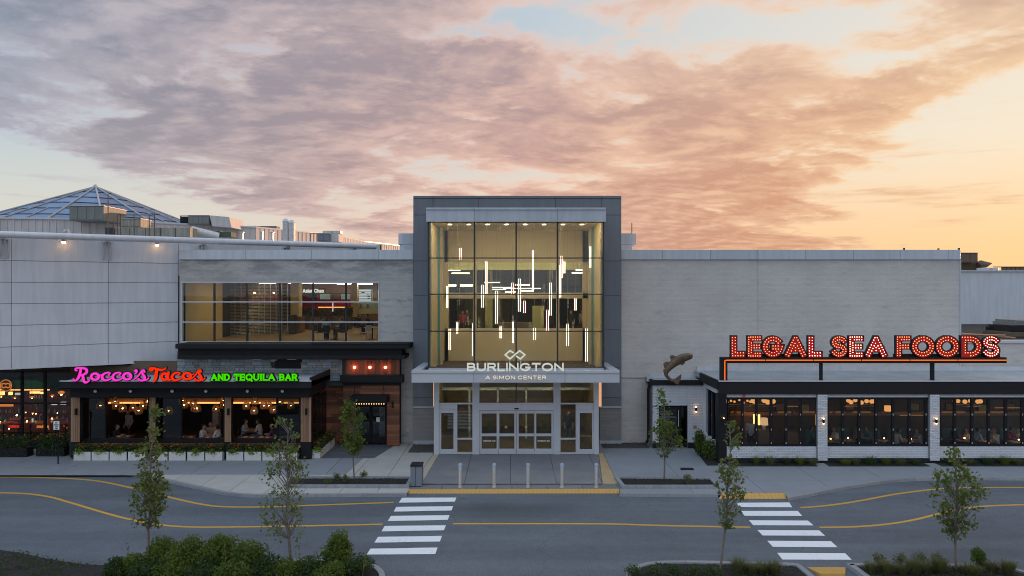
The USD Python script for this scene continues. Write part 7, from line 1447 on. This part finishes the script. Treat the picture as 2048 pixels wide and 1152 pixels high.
# small things seen deep in the right restaurant: bottles, pictures and candles on tables
for i, (px, D) in enumerate(((1655, 35.4), (1690, 35.6), (1762, 35.5), (1815, 35.4), (1922, 35.6), (1970, 35.4), (2030, 35.2))):
    c = (X(px, D) + .1, D - .1, .03 + .80); t = thing("table_candle", f"small glowing candle glass on the {ORD[i]} seafood restaurant table from the left", "candle", at=c)
    put(t, "glass_cup", MB().cyl(c[0], c[1], .785, .88, .035, 8), M["galv"]); put(t, "flame", MB().ball((c[0], c[1], .90), .035, 1), M["warm"])
for i, (px, y0, y1, m) in enumerate(((1560, 806, 822, "post_wood"), (1610, 808, 824, "olive"), (1700, 806, 820, "post_wood"), (1745, 808, 823, "brown"), (1830, 806, 822, "olive"), (1900, 806, 821, "post_wood"), (1965, 808, 823, "olive"), (2022, 806, 821, "post_wood"))):
    t = thing("framed_picture", f"framed picture on the seafood restaurant's back wall, {ORD[i]} from the left", "picture", at=(X(px, 38.2), 38.2, Z(y1, 38.2)))
    put(t, "frame", MB().pbox(px - 9, px + 9, y0, y1, 38.22, .06), M["black"]); put(t, "canvas", MB().pbox(px - 7.8, px + 7.8, y0 + 1.2, y1 - 1.2, 38.2, .02), M[m])
for i, (px, D) in enumerate(((1470, 37.6), (1588, 37.4), (1668, 37.6), (1765, 37.5), (1850, 37.6), (1908, 37.6), (1975, 37.4), (2042, 37.5))):
    t = thing("shaded_wall_light", f"small amber shaded light in the seafood restaurant, {ORD[i]} from the left", "lamp", at=(X(px, D), D, Z(826, D)))
    put(t, "shade", MB().tube([(X(px, D), D, Z(828, D)), (X(px, D), D, Z(822, D))], [.10, .07], 10, False), M["basket"]); put(t, "bulb", MB().ball((X(px, D), D, Z(826, D)), .05, 1), M["amber"]); put(t, "stem", MB().tube([(X(px, D), D, Z(822, D)), (X(px, D), D, zc_)], .008, 4), M["black"])

for i, x in enumerate(np.linspace(250, 725, 16)):           # stems that stick out so that the hedge does not read as balls
    x, D = x + RNG.uniform(-12, 12), RNG.uniform(20.2, 21.4); c = np.array([X(x, D), D, -.03]); hgt = RNG.uniform(.5, 1.0)
    t = thing("loose_stem", f"{'reddish' if i % 4 == 0 else 'green'} leafy stem sticking up from the left island planting, {ORD[i]} from the left", "plant", "loose stems in the left island planting", at=c)
    tip = c + np.array([RNG.normal(0, .15), RNG.normal(0, .1), hgt]); put(t, "stem", MB().tube([c, (c + tip) / 2 + [RNG.normal(0, .03), 0, 0], tip], [.008, .006, .003], 5, False), M["bark"])
    pts = np.array([c + (tip - c) * f + RNG.normal(0, .03, 3) for f in RNG.uniform(.35, 1, 26)]); put(t, "foliage", MB().add(*leaf_cloud(pts, .07)), M["leaf_red" if i % 4 == 0 else "leaf"])

gc = MB(); pts = []
for isl in (isl1, isl3, isl2):
    b = isl.bounds
    for _ in range(7000 if isl is isl1 else 2600):
        x, y = RNG.uniform(max(b[0], -16), min(b[2], 17)), RNG.uniform(19.6, b[3])
        if isl.contains(Point(x, y)) and meshkit.noise(np.array([x * 1.3, y * 1.3, 0]), 3) > (.42 if isl is isl1 else .58): pts.append((x, y, -.03 + RNG.uniform(0, .10)))
solo("ground_cover", gc.add(*leaf_cloud(np.array(pts), .07)), M["leaf_dark"], "low dark green ground cover spread over the front islands", "ground cover", kind="stuff")
